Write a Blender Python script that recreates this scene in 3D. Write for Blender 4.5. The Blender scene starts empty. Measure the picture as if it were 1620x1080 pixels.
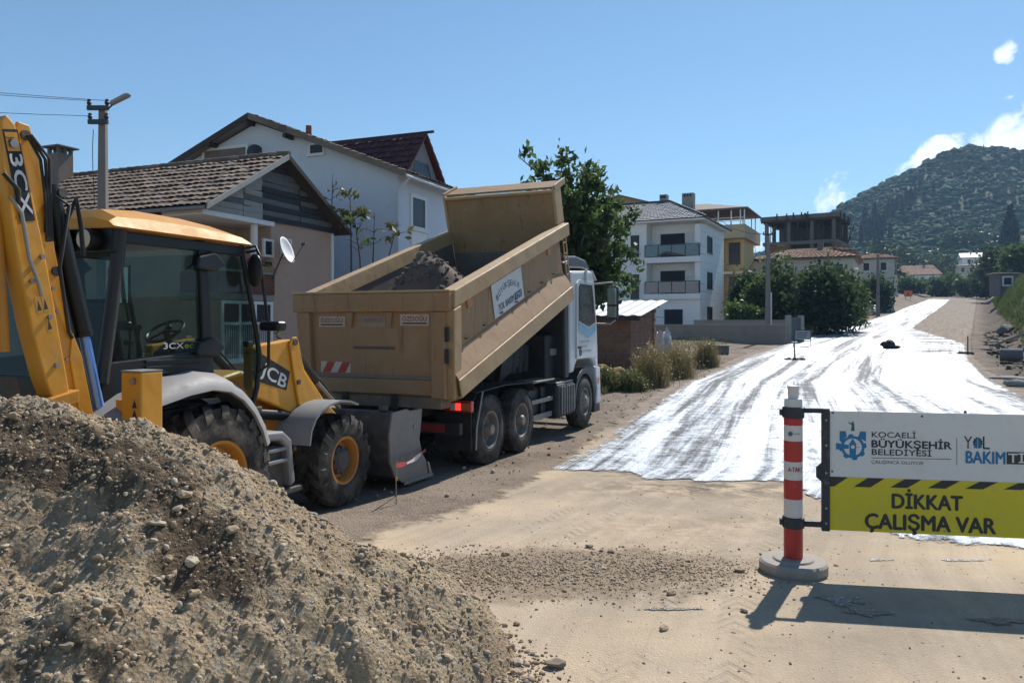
import bpy, bmesh, math, random
import numpy as np
from mathutils import Vector, Matrix, noise as mnoise

random.seed(7)
rng = np.random.default_rng(7)
SC = bpy.context.scene
COL = SC.collection
rad = math.radians

# ------------------------------------------------------------------ camera, sky, sun, exposure
EYE = 2.0            # lens height above the near ground, metres
HOR, FPX = 511.0, 1200.0
cam_d = bpy.data.cameras.new('camera')
cam = bpy.data.objects.new('camera', cam_d)
COL.objects.link(cam)
cam.location = (0, 0, EYE)
cam.rotation_euler = (math.pi / 2, 0, 0)
cam_d.sensor_width = 36.0
cam_d.lens = 36.0 * FPX / 1620.0
cam_d.shift_y = -(540.0 - HOR) / 1620.0
cam_d.clip_start = 0.05
cam_d.clip_end = 12000
SC.camera = cam

SUN_EL, SUN_AZ = 47.0, 30.0      # azimuth measured clockwise from +Y (the way the lens points)
world = bpy.data.worlds.new('World')
SC.world = world
world.use_nodes = True
wn, wl = world.node_tree.nodes, world.node_tree.links
wn.clear()
w_out = wn.new('ShaderNodeOutputWorld')
w_bg = wn.new('ShaderNodeBackground')
w_sky = wn.new('ShaderNodeTexSky')
w_sky.sky_type = 'NISHITA'
w_sky.sun_disc = False
w_sky.sun_elevation = rad(SUN_EL)
w_sky.sun_rotation = rad(SUN_AZ)
w_sky.altitude = 0
w_sky.air_density = 1.0
w_sky.dust_density = 0.08
w_sky.ozone_density = 1.6
w_bg.inputs['Strength'].default_value = 0.090


def wmath(op, a, b=None, c=None, clamp=False):
    n = wn.new('ShaderNodeMath')
    n.operation = op
    n.use_clamp = clamp
    for i, x in enumerate((a, b, c)):
        if x is None:
            continue
        if isinstance(x, (int, float)):
            n.inputs[i].default_value = x
        else:
            wl.new(x, n.inputs[i])
    return n.outputs[0]


# a few cumulus clouds, fixed to world directions (azimuth / elevation tangents)
w_tc = wn.new('ShaderNodeTexCoord')
w_sep = wn.new('ShaderNodeSeparateXYZ')
wl.new(w_tc.outputs['Generated'], w_sep.inputs[0])
w_hor = wmath('POWER', wmath('ADD', wmath('MULTIPLY', w_sep.outputs[0], w_sep.outputs[0]),
                             wmath('MULTIPLY', w_sep.outputs[1], w_sep.outputs[1])), 0.5)
w_az = wmath('ARCTAN2', w_sep.outputs[0], w_sep.outputs[1])
w_el = wmath('ARCTAN2', w_sep.outputs[2], w_hor)
w_nz = wn.new('ShaderNodeTexNoise')
w_nz.inputs['Scale'].default_value = 26
w_nz.inputs['Detail'].default_value = 9
w_nz.inputs['Roughness'].default_value = 0.62
w_nz.inputs['Distortion'].default_value = 0.4
wl.new(w_tc.outputs['Generated'], w_nz.inputs['Vector'])
cloud = None
for (px, py, rx, ry, tilt, gain) in ((1625, 216, 110, 44, -.25, 1.0), (1466, 254, 62, 24, -.45, .95), (1312, 308, 40, 30, -.3, .70),
                                     (1594, 84, 20, 18, 0, .72), (1250, 290, 24, 9, 0, .34), (1590, 158, 16, 6, -.2, .42),
                                     (1186, 392, 34, 15, 0, .8), (1730, 300, 120, 40, 0, .9), (2200, 330, 160, 60, 0, .9),
                                     (-500, 420, 220, 50, 0, .7)):
    x, z = (px - 810) / FPX, (HOR - py) / FPX
    a0 = math.atan(x)
    e0 = math.atan(z / math.hypot(1, x))
    k = 1 / (1 + x * x)
    da = wmath('SUBTRACT', w_az, a0)
    de = wmath('SUBTRACT', w_el, e0)
    de2 = wmath('ADD', de, wmath('MULTIPLY', da, tilt))
    q = wmath('ADD', wmath('POWER', wmath('ABSOLUTE', wmath('DIVIDE', da, rx / FPX * k * 1.25)), 2),
              wmath('POWER', wmath('ABSOLUTE', wmath('DIVIDE', de2, ry / FPX * 1.25)), 2))
    m = wmath('SUBTRACT', 1, q, clamp=True)
    m = wmath('MULTIPLY', m, gain)
    cloud = m if cloud is None else wmath('MAXIMUM', cloud, m)
w_d = wmath('SUBTRACT', wmath('ADD', wmath('MULTIPLY', w_nz.outputs[0], 1.35), wmath('MULTIPLY', cloud, 0.62)), 0.90)
w_mask = wmath('MULTIPLY', wmath('MULTIPLY', w_d, 3.6, clamp=True), wmath('MULTIPLY', cloud, 6, clamp=True), clamp=True)
w_cc = wn.new('ShaderNodeMix')
w_cc.data_type = 'RGBA'
w_cc.inputs['A'].default_value = (12.5, 12.8, 13.2, 1)
w_cc.inputs['B'].default_value = (7.2, 8.2, 9.6, 1)
wl.new(wmath('MULTIPLY', wmath('SUBTRACT', w_d, 0.22), 2.6, clamp=True), w_cc.inputs['Factor'])
w_mix = wn.new('ShaderNodeMix')
w_mix.data_type = 'RGBA'
wl.new(w_mask, w_mix.inputs['Factor'])
w_tint = wn.new('ShaderNodeMix')
w_tint.data_type = 'RGBA'
w_tint.blend_type = 'MULTIPLY'
w_tint.inputs['Factor'].default_value = 1
w_tint.inputs['B'].default_value = (.80, .97, 1.03, 1)
wl.new(w_sky.outputs[0], w_tint.inputs['A'])
wl.new(w_tint.outputs['Result'], w_mix.inputs['A'])
wl.new(w_cc.outputs['Result'], w_mix.inputs['B'])
wl.new(w_mix.outputs['Result'], w_bg.inputs['Color'])
wl.new(w_bg.outputs[0], w_out.inputs['Surface'])

sun_d = bpy.data.lights.new('sun', 'SUN')
sun_d.energy = 4.9
sun_d.angle = rad(0.53)
sun_d.color = (1.0, 0.945, 0.86)
sun = bpy.data.objects.new('sun', sun_d)
COL.objects.link(sun)
SUN_DIR = Vector((math.cos(rad(SUN_EL)) * math.sin(rad(SUN_AZ)), math.cos(rad(SUN_EL)) * math.cos(rad(SUN_AZ)), math.sin(rad(SUN_EL))))
sun.rotation_euler = SUN_DIR.to_track_quat('Z', 'Y').to_euler()
sun.location = (20, 40, 60)

SC.view_settings.view_transform = 'Standard'
SC.view_settings.look = 'None'
SC.view_settings.gamma = 1
SC.view_settings.use_curve_mapping = False
SC.view_settings.exposure = 0.40
SC.render.engine = 'CYCLES'
SC.cycles.use_denoising = True
SC.cycles.max_bounces = 7
SC.cycles.diffuse_bounces = 3
SC.cycles.glossy_bounces = 3
SC.cycles.transparent_max_bounces = 14
SC.cycles.volume_bounces = 1
SC.cycles.sample_clamp_indirect = 6


# ------------------------------------------------------------------ helpers
def tag(o, label=None, cat=None, group=None, kind=None):
    if label:
        o['label'] = label
    if cat:
        o['category'] = cat
    if group:
        o['group'] = group
    if kind:
        o['kind'] = kind
    return o


def empty(name, loc, phi=0.0, label=None, cat=None, group=None):
    """Empty at a thing's base; local +Y points phi degrees to the right of +Y, local +X to its right."""
    o = bpy.data.objects.new(name, None)
    COL.objects.link(o)
    o.location = loc
    o.rotation_euler = (0, 0, -rad(phi))
    o.empty_display_size = .2
    return tag(o, label, cat, group)


class MB:
    def __init__(s):
        s.v, s.f = [], []

    def add(s, vs, fs):
        n = len(s.v)
        s.v += [tuple(p) for p in vs]
        s.f += [tuple(n + i for i in f) for f in fs]
        return s

    def box(s, x0, x1, y0, y1, z0, z1, M=None):
        vs = [(x, y, z) for x in (x0, x1) for y in (y0, y1) for z in (z0, z1)]
        if M is not None:
            vs = [M @ Vector(p) for p in vs]
        return s.add(vs, [(0, 1, 3, 2), (4, 6, 7, 5), (0, 4, 5, 1), (2, 3, 7, 6), (0, 2, 6, 4), (1, 5, 7, 3)])

    def prism(s, poly, axis, a, b):
        n = len(poly)

        def P(p, t):
            return (t, p[0], p[1]) if axis == 'x' else (p[0], t, p[1]) if axis == 'y' else (p[0], p[1], t)
        vs = [P(p, a) for p in poly] + [P(p, b) for p in poly]
        fs = [tuple(range(n))[::-1], tuple(range(n, 2 * n))] + [(i, (i + 1) % n, n + (i + 1) % n, n + i) for i in range(n)]
        return s.add(vs, fs)

    def strip(s, poly, axis, a, b, t):
        """open polyline with thickness t extruded along axis"""
        pts = [Vector(p) for p in poly]
        off = []
        for i, p in enumerate(pts):
            d = (pts[min(i + 1, len(pts) - 1)] - pts[max(i - 1, 0)]).normalized()
            off.append(p + Vector((-d.y, d.x)) * t)
        return s.prism([tuple(p) for p in pts] + [tuple(p) for p in off[::-1]], axis, a, b)

    def tube(s, p0, p1, r0, r1=None, n=10):
        return s.path([p0, p1], [r0, r0 if r1 is None else r1], n)

    def path(s, pts, r, n=8):
        pts = [Vector(p) for p in pts]
        rs = r if isinstance(r, (list, tuple)) else [r] * len(pts)
        base = len(s.v)
        up = None
        vs, fs = [], []
        for i, p in enumerate(pts):
            d = (pts[min(i + 1, len(pts) - 1)] - pts[max(i - 1, 0)])
            d = d.normalized() if d.length > 1e-9 else Vector((0, 0, 1))
            if up is None:
                up = Vector((0, 0, 1)) if abs(d.z) < .9 else Vector((1, 0, 0))
            a = d.cross(up)
            if a.length < 1e-6:
                a = d.orthogonal()
            a.normalize()
            b = a.cross(d).normalized()
            up = b
            for k in range(n):
                t = 2 * math.pi * k / n
                vs.append(p + (a * math.cos(t) + b * math.sin(t)) * rs[i])
        m = len(pts)
        for i in range(m - 1):
            for k in range(n):
                fs.append((i * n + k, i * n + (k + 1) % n, (i + 1) * n + (k + 1) % n, (i + 1) * n + k))
        fs.append(tuple(range(n))[::-1])
        fs.append(tuple((m - 1) * n + k for k in range(n)))
        return s.add(vs, fs)

    def lathe(s, prof, c, axis='x', n=36, closed=False):
        """prof: (position along axis, radius)"""
        c = Vector(c)
        vs, fs = [], []
        for (a, r) in prof:
            for k in range(n):
                t = 2 * math.pi * k / n
                if axis == 'x':
                    vs.append(c + Vector((a, r * math.cos(t), r * math.sin(t))))
                elif axis == 'y':
                    vs.append(c + Vector((r * math.sin(t), a, r * math.cos(t))))
                else:
                    vs.append(c + Vector((r * math.cos(t), r * math.sin(t), a)))
        m = len(prof)
        for i in range(m if closed else m - 1):
            j = (i + 1) % m
            for k in range(n):
                fs.append((i * n + k, i * n + (k + 1) % n, j * n + (k + 1) % n, j * n + k))
        if not closed:
            fs.append(tuple(range(n))[::-1])
            fs.append(tuple((m - 1) * n + k for k in range(n)))
        return s.add(vs, fs)

    def blob(s, c, r, seed=0, sub=2, amp=.2, fr=1.5):
        bm = bmesh.new()
        bmesh.ops.create_icosphere(bm, subdivisions=sub, radius=1)
        off = Vector((seed * 3.1, seed * 1.7, seed * .9))
        r = Vector(r) if hasattr(r, '__len__') else Vector((r, r, r))
        vs = []
        for v in bm.verts:
            k = 1 + amp * mnoise.noise(v.co * fr + off) * 2
            vs.append((c[0] + v.co.x * k * r.x, c[1] + v.co.y * k * r.y, c[2] + v.co.z * k * r.z))
        fs = [tuple(v.index for v in f.verts) for f in bm.faces]
        bm.free()
        return s.add(vs, fs)

    def build(s, name, mat, parent=None, smooth=0, bevel=0, seg=2, fix=True):
        me = bpy.data.meshes.new(name)
        me.from_pydata(s.v, [], s.f)
        if fix:
            bm = bmesh.new()
            bm.from_mesh(me)
            bmesh.ops.recalc_face_normals(bm, faces=bm.faces)
            bm.to_mesh(me)
            bm.free()
        o = bpy.data.objects.new(name, me)
        COL.objects.link(o)
        if mat is not None:
            me.materials.append(mat)
        if parent is not None:
            o.parent = parent
        if smooth:
            me.shade_smooth()
            me.set_sharp_from_angle(angle=rad(smooth))
        if bevel:
            b = o.modifiers.new('bevel', 'BEVEL')
            b.width = bevel
            b.segments = seg
            b.limit_method = 'ANGLE'
            b.angle_limit = rad(35)
        return o


def np_obj(name, V, F, mat, parent=None, smooth=False, attrs=None, uv=None):
    """fast mesh from numpy arrays; F is (n,3) or (n,4)"""
    V = np.asarray(V, dtype=np.float32)
    F = np.asarray(F, dtype=np.int32)
    me = bpy.data.meshes.new(name)
    k = F.shape[1]
    me.vertices.add(len(V))
    me.vertices.foreach_set('co', V.ravel())
    me.loops.add(F.size)
    me.loops.foreach_set('vertex_index', F.ravel())
    me.polygons.add(len(F))
    me.polygons.foreach_set('loop_start', np.arange(0, F.size, k, dtype=np.int32))
    me.polygons.foreach_set('loop_total', np.full(len(F), k, dtype=np.int32))
    me.update(calc_edges=True)
    if smooth:
        me.shade_smooth()
    for an, arr in (attrs or {}).items():
        a = me.attributes.new(an, 'FLOAT', 'POINT')
        a.data.foreach_set('value', np.asarray(arr, dtype=np.float32).ravel())
    if uv is not None:
        l = me.uv_layers.new(name='UVMap')
        l.data.foreach_set('uv', np.asarray(uv, dtype=np.float32)[F.ravel()].ravel())
    me.validate()
    o = bpy.data.objects.new(name, me)
    COL.objects.link(o)
    if mat is not None:
        me.materials.append(mat)
    if parent is not None:
        o.parent = parent
    return o


def copy_tree(o, parent=None):
    c = o.copy()
    COL.objects.link(c)
    c.parent = parent
    for ch in o.children:
        copy_tree(ch, c)
    return c


# ------------------------------------------------------------------ materials
class NT:
    def __init__(s, name):
        s.m = bpy.data.materials.new(name)
        s.m.use_nodes = True
        s.n, s.l = s.m.node_tree.nodes, s.m.node_tree.links
        s.bsdf = s.n['Principled BSDF']
        s.out = s.n['Material Output']
        s.tc = s.n.new('ShaderNodeTexCoord')

    def put(s, sock, x):
        if isinstance(x, bpy.types.NodeSocket):
            s.l.new(x, sock)
        elif isinstance(x, (tuple, list)):
            sock.default_value = tuple(x) + ((1,) if len(x) == 3 and sock.type == 'RGBA' else ())
        else:
            sock.default_value = x

    def math(s, op, a, b=None, c=None, clamp=False):
        n = s.n.new('ShaderNodeMath')
        n.operation = op
        n.use_clamp = clamp
        for i, x in enumerate((a, b, c)):
            if x is not None:
                s.put(n.inputs[i], x)
        return n.outputs[0]

    def noise(s, scale, detail=4, rough=.55, vec=None, stretch=None, dist=0):
        n = s.n.new('ShaderNodeTexNoise')
        n.inputs['Scale'].default_value = scale
        n.inputs['Detail'].default_value = detail
        n.inputs['Roughness'].default_value = rough
        n.inputs['Distortion'].default_value = dist
        v = s.tc.outputs['Object'] if vec is None else vec
        if stretch is not None:
            mp = s.n.new('ShaderNodeMapping')
            mp.inputs['Scale'].default_value = stretch
            s.l.new(v, mp.inputs[0])
            v = mp.outputs[0]
        s.l.new(v, n.inputs['Vector'])
        return n.outputs[0]

    def voro(s, scale, feature='F1', vec=None, out='Distance'):
        n = s.n.new('ShaderNodeTexVoronoi')
        n.feature = feature
        n.inputs['Scale'].default_value = scale
        s.l.new(s.tc.outputs['Object'] if vec is None else vec, n.inputs['Vector'])
        return n.outputs[out]

    def ramp(s, x, a, b, lo=0., hi=1.):
        n = s.n.new('ShaderNodeMapRange')
        n.interpolation_type = 'SMOOTHSTEP'
        s.put(n.inputs[0], x)
        for i, t in enumerate((a, b, lo, hi)):
            n.inputs[i + 1].default_value = t
        return n.outputs[0]

    def mix(s, f, a, b, mode='MIX'):
        n = s.n.new('ShaderNodeMix')
        n.data_type = 'RGBA'
        n.blend_type = mode
        s.put(n.inputs['Factor'], f)
        s.put(n.inputs['A'], a)
        s.put(n.inputs['B'], b)
        return n.outputs['Result']

    def bump(s, h, strength=.3, dist=.02, normal=None):
        n = s.n.new('ShaderNodeBump')
        n.inputs['Strength'].default_value = strength
        n.inputs['Distance'].default_value = dist
        s.l.new(h, n.inputs['Height'])
        if normal is not None:
            s.l.new(normal, n.inputs['Normal'])
        return n.outputs[0]

    def attr(s, name):
        n = s.n.new('ShaderNodeAttribute')
        n.attribute_name = name
        return n.outputs['Fac']

    def island(s):
        return s.n.new('ShaderNodeNewGeometry').outputs['Random Per Island']

    def objrand(s):
        return s.n.new('ShaderNodeObjectInfo').outputs['Random']

    def set(s, **kw):
        names = dict(col='Base Color', rough='Roughness', metal='Metallic', normal='Normal', ior='IOR', spec='Specular IOR Level',
                     coat='Coat Weight', alpha='Alpha', emit='Emission Color', estr='Emission Strength', crough='Coat Roughness')
        for k, v in kw.items():
            s.put(s.bsdf.inputs[names[k]], v)
        return s.m


def mat(name, col, rough=.7, metal=0., var=.18, scale=5., bump=.15, bscale=60., dust=0., dustcol=(.36, .29, .21), spec=.4, coat=0., rvar=.12,
        streak=None, scratch=0., rust=(.10, .05, .028)):
    """painted / plain surface with uneven tone, fine relief and patches of dust"""
    t = NT(name)
    n1 = t.noise(scale, 5, .6, stretch=streak)
    n2 = t.noise(scale * 5.3, 4, .6)
    f = t.math('ADD', t.math('MULTIPLY', t.math('SUBTRACT', n1, .5), 1.6 * var), t.math('MULTIPLY', t.math('SUBTRACT', n2, .5), .9 * var))
    g = t.math('ADD', f, 1.0)
    vm = t.n.new('ShaderNodeVectorMath')
    vm.operation = 'SCALE'
    vm.inputs[0].default_value = col[:3]
    t.l.new(g, vm.inputs['Scale'])
    c = vm.outputs[0]
    r = t.math('ADD', t.math('MULTIPLY', t.math('SUBTRACT', n2, .5), rvar * 2), rough, clamp=True)
    if dust > 0:
        d1 = t.noise(scale * 1.7 + .7, 6, .68)
        df = t.ramp(d1, .62 - dust * .42, .80 - dust * .22, 0, min(1, .25 + dust * .7))
        c = t.mix(df, c, dustcol)
        r = t.math('ADD', r, t.math('MULTIPLY', df, .35), clamp=True)
    if scratch > 0:
        k1 = t.noise(1, 5, .7, stretch=(38, 5, 4), dist=.6)
        k2 = t.noise(1, 5, .7, stretch=(4, 6, 46), dist=.4)
        k3 = t.noise(2.2, 6, .75)
        c = t.mix(t.math('MULTIPLY', t.ramp(t.math('MAXIMUM', k1, k2), .66, .76), t.ramp(k3, .40, .62, 0, scratch)), c, rust)
        c = t.mix(t.ramp(t.noise(3.1, 6, .8), .64, .72, 0, scratch * .8), c, tuple(x * .8 for x in rust))
        c = t.mix(t.ramp(t.noise(1, 4, .7, stretch=(7, 7, .6)), .56, .72, 0, scratch * .7), c, tuple(x * .45 for x in col[:3]))
    kw = dict(col=c, rough=r, metal=metal, spec=spec, coat=coat)
    if bump:
        nb = t.bump(t.noise(bscale, 3, .6), bump, .01)
        if scratch > 0:
            nb = t.bump(t.noise(2.4, 3, .5), .35, .05, nb)
        kw['normal'] = nb
    return t.set(**kw)


def glass(name, tint=(.55, .66, .62), refl=.06, opac=0.0, body=(.02, .03, .03), rough=.02):
    """thin window pane: tinted see-through plus a Fresnel reflection"""
    t = NT(name)
    tr = t.n.new('ShaderNodeBsdfTransparent')
    tr.inputs[0].default_value = (*tint, 1)
    gl = t.n.new('ShaderNodeBsdfGlossy')
    gl.inputs['Roughness'].default_value = rough
    df = t.n.new('ShaderNodeBsdfDiffuse')
    df.inputs[0].default_value = (*body, 1)
    lw = t.n.new('ShaderNodeLayerWeight')
    lw.inputs[0].default_value = .5
    fres = t.math('MULTIPLY', t.math('POWER', lw.outputs['Facing'], 4.0), .75)
    m0 = t.n.new('ShaderNodeMixShader')
    t.put(m0.inputs[0], t.ramp(t.noise(3, 5, .65), .4, .75, opac * .6, min(1, opac * 1.5)))
    t.l.new(tr.outputs[0], m0.inputs[1])
    t.l.new(df.outputs[0], m0.inputs[2])
    m1 = t.n.new('ShaderNodeMixShader')
    t.put(m1.inputs[0], t.math('ADD', fres, refl, clamp=True))
    t.l.new(m0.outputs[0], m1.inputs[1])
    t.l.new(gl.outputs[0], m1.inputs[2])
    t.l.new(m1.outputs[0], t.out.inputs['Surface'])
    return t.m


def leafmat(name, col, col2, trans=.35, rough=.55, yellow=None):
    t = NT(name)
    i = t.island()
    c = t.mix(i, col, col2)
    big = t.noise(1.1, 3, .6)
    c = t.mix(t.ramp(big, .35, .7, 0, .45), c, tuple(x * .55 for x in col))
    if yellow is not None:
        c = t.mix(t.ramp(i, .86, .9), c, yellow)
    t.set(col=c, rough=rough, spec=.35)
    tl = t.n.new('ShaderNodeBsdfTranslucent')
    t.put(tl.inputs[0], c)
    mx = t.n.new('ShaderNodeMixShader')
    mx.inputs[0].default_value = trans
    t.l.new(t.bsdf.outputs[0], mx.inputs[1])
    t.l.new(tl.outputs[0], mx.inputs[2])
    t.l.new(mx.outputs[0], t.out.inputs['Surface'])
    return t.m


# ------------------------------------------------------------------ lettering (built-in font, flat print with a millimetre of thickness)
_cap = {}


def letters(txt, w, cap, mat_, parent, M, name='lettering', depth=.0012, align='L', bold=0., spacing=1.0):
    """text `w` metres wide with capitals `cap` high, lying in the local XZ plane of matrix M (x right, z up, -y to the reader)"""
    def mk(s):
        cu = bpy.data.curves.new('t', 'FONT')
        cu.body = s
        cu.size = 1
        cu.resolution_u = 3
        cu.space_character = spacing
        ob = bpy.data.objects.new('t', cu)
        COL.objects.link(ob)
        dg = bpy.context.evaluated_depsgraph_get()
        me = bpy.data.meshes.new_from_object(ob.evaluated_get(dg))
        bpy.data.objects.remove(ob)
        bpy.data.curves.remove(cu)
        return me
    key = 'cap'
    if key not in _cap:
        m0 = mk('H')
        ys = [v.co.y for v in m0.vertices]
        _cap[key] = (max(ys) - min(ys), min(ys))
        bpy.data.meshes.remove(m0)
    me = mk(txt)
    ch, cb = _cap[key]
    xs = [v.co.x for v in me.vertices]
    x0, x1 = min(xs), max(xs)
    sx, sz = w / (x1 - x0), cap / ch
    base = [((v.co.x - x0) * sx, (v.co.y - cb) * sz) for v in me.vertices]
    faces = [tuple(p.vertices) for p in me.polygons]
    bpy.data.meshes.remove(me)
    mb = MB()
    b_ = bold * cap * .9
    for k, (ox, oy) in enumerate(((0, 0), (b_, 0), (-b_, 0), (0, b_ * .8), (0, -b_ * .8)) if bold else ((0, 0),)):
        mb.add([M @ Vector((x + ox, -depth - k * .00025, y + oy)) for x, y in base], faces)
    me = bpy.data.meshes.new(name)
    me.from_pydata(mb.v, [], mb.f)
    o = bpy.data.objects.new(name, me)
    COL.objects.link(o)
    me.materials.clear()
    me.materials.append(mat_)
    o.parent = parent
    return o
# ------------------------------------------------------------------ terrain profile
_ky = np.array([-40, -5, 0, 6, 8, 11.7, 16, 21, 28, 38, 49.5, 62, 80, 107, 150, 208, 226, 245, 300, 420, 700, 1400, 4000], float)
_kz = np.array([.1, .03, .02, 0, -.07, -.16, -.2, -.17, -.07, .3, .8, 1.28, 1.95, 2.98, 5.3, 9.1, 9.75, 9.9, 9.6, 10, 12, 14, 20], float)
_km = np.gradient(_kz, _ky)


def zp(y):
    y = np.clip(np.asarray(y, float), -40, 4000)
    i = np.clip(np.searchsorted(_ky, y) - 1, 0, len(_ky) - 2)
    h = _ky[i + 1] - _ky[i]
    t = (y - _ky[i]) / h
    return ((2 * t**3 - 3 * t**2 + 1) * _kz[i] + (t**3 - 2 * t**2 + t) * h * _km[i]
            + (-2 * t**3 + 3 * t**2) * _kz[i + 1] + (t**3 - t**2) * h * _km[i + 1])


_ty = np.concatenate([np.arange(2.5, 30, .05), np.arange(30, 222, .25)])
_tr = HOR + FPX * (EYE - zp(_ty)) / _ty


def gp(px, row):
    """point of the road surface that the photograph shows at (px,row)"""
    y = float(np.interp(-row, -_tr, _ty))
    return (px - 810) / FPX * y, y


def at(px, row, Y):
    return Vector(((px - 810) / FPX * Y, Y, EYE - (row - HOR) / FPX * Y))


def sstep(x, a, b):
    t = np.clip((np.asarray(x, float) - a) / (b - a), 0, 1)
    return t * t * (3 - 2 * t)


def vnoise(x, y, seed=0):
    """cheap smooth value noise on arrays, -1..1"""
    x = np.asarray(x, float) + seed * 17.31
    y = np.asarray(y, float) + seed * 9.17
    xi, yi = np.floor(x), np.floor(y)
    fx, fy = x - xi, y - yi
    fx, fy = fx * fx * (3 - 2 * fx), fy * fy * (3 - 2 * fy)

    def hsh(a, b):
        s = np.sin(a * 127.1 + b * 311.7 + seed * 74.7) * 43758.5453
        return (s - np.floor(s)) * 2 - 1
    a, b = hsh(xi, yi), hsh(xi + 1, yi)
    c, d = hsh(xi, yi + 1), hsh(xi + 1, yi + 1)
    return (a * (1 - fx) + b * fx) * (1 - fy) + (c * (1 - fx) + d * fx) * fy


def fbm(x, y, seed=0, oct=4, gain=.5):
    s, a = 0, 1
    for k in range(oct):
        s = s + a * vnoise(np.asarray(x) * 2**k, np.asarray(y) * 2**k, seed + k)
        a *= gain
    return s


# edges of the roadway, read off along the road
L_PX = [(872, 744), (945, 700), (1008, 660), (1090, 605), (1200, 560), (1260, 540), (1330, 520), (1400, 500), (1436, 486), (1470, 474)]
R_PX = [(1780, 690), (1690, 660), (1640, 640), (1600, 622), (1560, 598), (1534, 573), (1530, 545), (1536, 520), (1540, 500), (1545, 474)]
Lw = np.array([gp(*p) for p in L_PX])
Rw = np.array([gp(*p) for p in R_PX])
_lw = np.vstack([[-4.2, 0], [-2.0, 6.3], Lw, [Lw[-1] + (Lw[-1] - Lw[-2]) * 2]])
_rw = np.vstack([[9, -10], [10.5, 6], [12, 10], Rw, [Rw[-1] + (Rw[-1] - Rw[-2]) * 2]])


def xl(y):
    return np.interp(y, _lw[:, 1], _lw[:, 0])


def xr(y):
    return np.interp(y, _rw[:, 1], _rw[:, 0])


SIL = [(-3000, 508), (200, 498), (700, 470), (1000, 440), (1170, 415), (1230, 398), (1290, 362), (1330, 331), (1365, 312), (1400, 292), (1450, 271), (1500, 247), (1540, 237), (1590, 233),
       (1640, 243), (1700, 272), (1800, 325), (2000, 390), (2500, 440), (3600, 470), (6000, 500)]
HY = 720.0
_sx = np.array([(p - 810) / FPX * HY for p, r in SIL])
_sz = np.array([EYE + (HOR - r) / FPX * HY for p, r in SIL])


def ground_z(x, y):
    x = np.asarray(x, float)
    y = np.asarray(y, float)
    z = zp(y)
    # the cut bank on the right of the road
    d = x - xr(y) - 2.2 - 1.0 * vnoise(y * .12, y * 0, 3)
    hb = 5.4 * sstep(y, 34, 54) * (1 - .55 * sstep(y, 120, 200)) * (1 - sstep(y, 230, 300))
    z = z + hb * sstep(d, 0, 6.0) + np.where(d > 0, .12, 0) * fbm(x * .5, y * .5, 5) * sstep(d, 0, 3)
    z = z + .10 * fbm(x * .9, y * .9, 6) * sstep(d, -2.6, -1) * (y > 18)
    # left verge slightly higher and bumpy
    e = xl(y) - 2.5 - x
    z = z + (.16 + .7 * sstep(y, 88, 112) + .10 * fbm(x * .35, y * .35, 8)) * sstep(e, 0, 4) * sstep(y, 17, 26)
    # the hill and its foot
    k = sstep(y, 235, HY) ** .9 * np.minimum(1, (y / HY)) ** .9
    top = np.interp(x * HY / np.maximum(y, HY * .35), _sx, _sz)
    up = np.maximum(top - zp(y), 0)
    hill = up * k * (1 - .85 * sstep(y, HY, 1900))
    hill = hill * (1 + .07 * fbm(x * .012, y * .012, 11) * (1 - sstep(y, HY - 120, HY)))
    return z + np.where(y > 235, hill, 0)


# ------------------------------------------------------------------ ground materials
def soil_mat():
    t = NT('brown_soil')
    big = t.noise(.09, 5, .6)
    mid = t.noise(.7, 6, .62)
    fine = t.noise(9, 6, .7)
    grit = t.voro(38)
    c = t.mix(t.ramp(mid, .35, .65), (.135, .102, .080), (.240, .188, .150))
    c = t.mix(t.ramp(big, .52, .66, 0, .40), c, (.115, .115, .060))
    c = t.mix(t.attr('wood'), c, t.mix(t.ramp(t.noise(.05, 6, .7), .4, .6), (.022, .042, .018), (.050, .070, .030)))
    c = t.mix(t.ramp(fine, .4, .7, 0, .6), c, (.27, .225, .18))
    c = t.mix(t.math('MULTIPLY', t.attr('dug'), .85), c, t.mix(t.ramp(mid, .4, .6), (.055, .043, .034), (.105, .085, .068)))
    h = t.math('ADD', t.math('MULTIPLY', fine, .7), t.math('MULTIPLY', grit, .35))
    return t.set(col=c, rough=.95, spec=.2, normal=t.bump(h, .9, .05))


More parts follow.
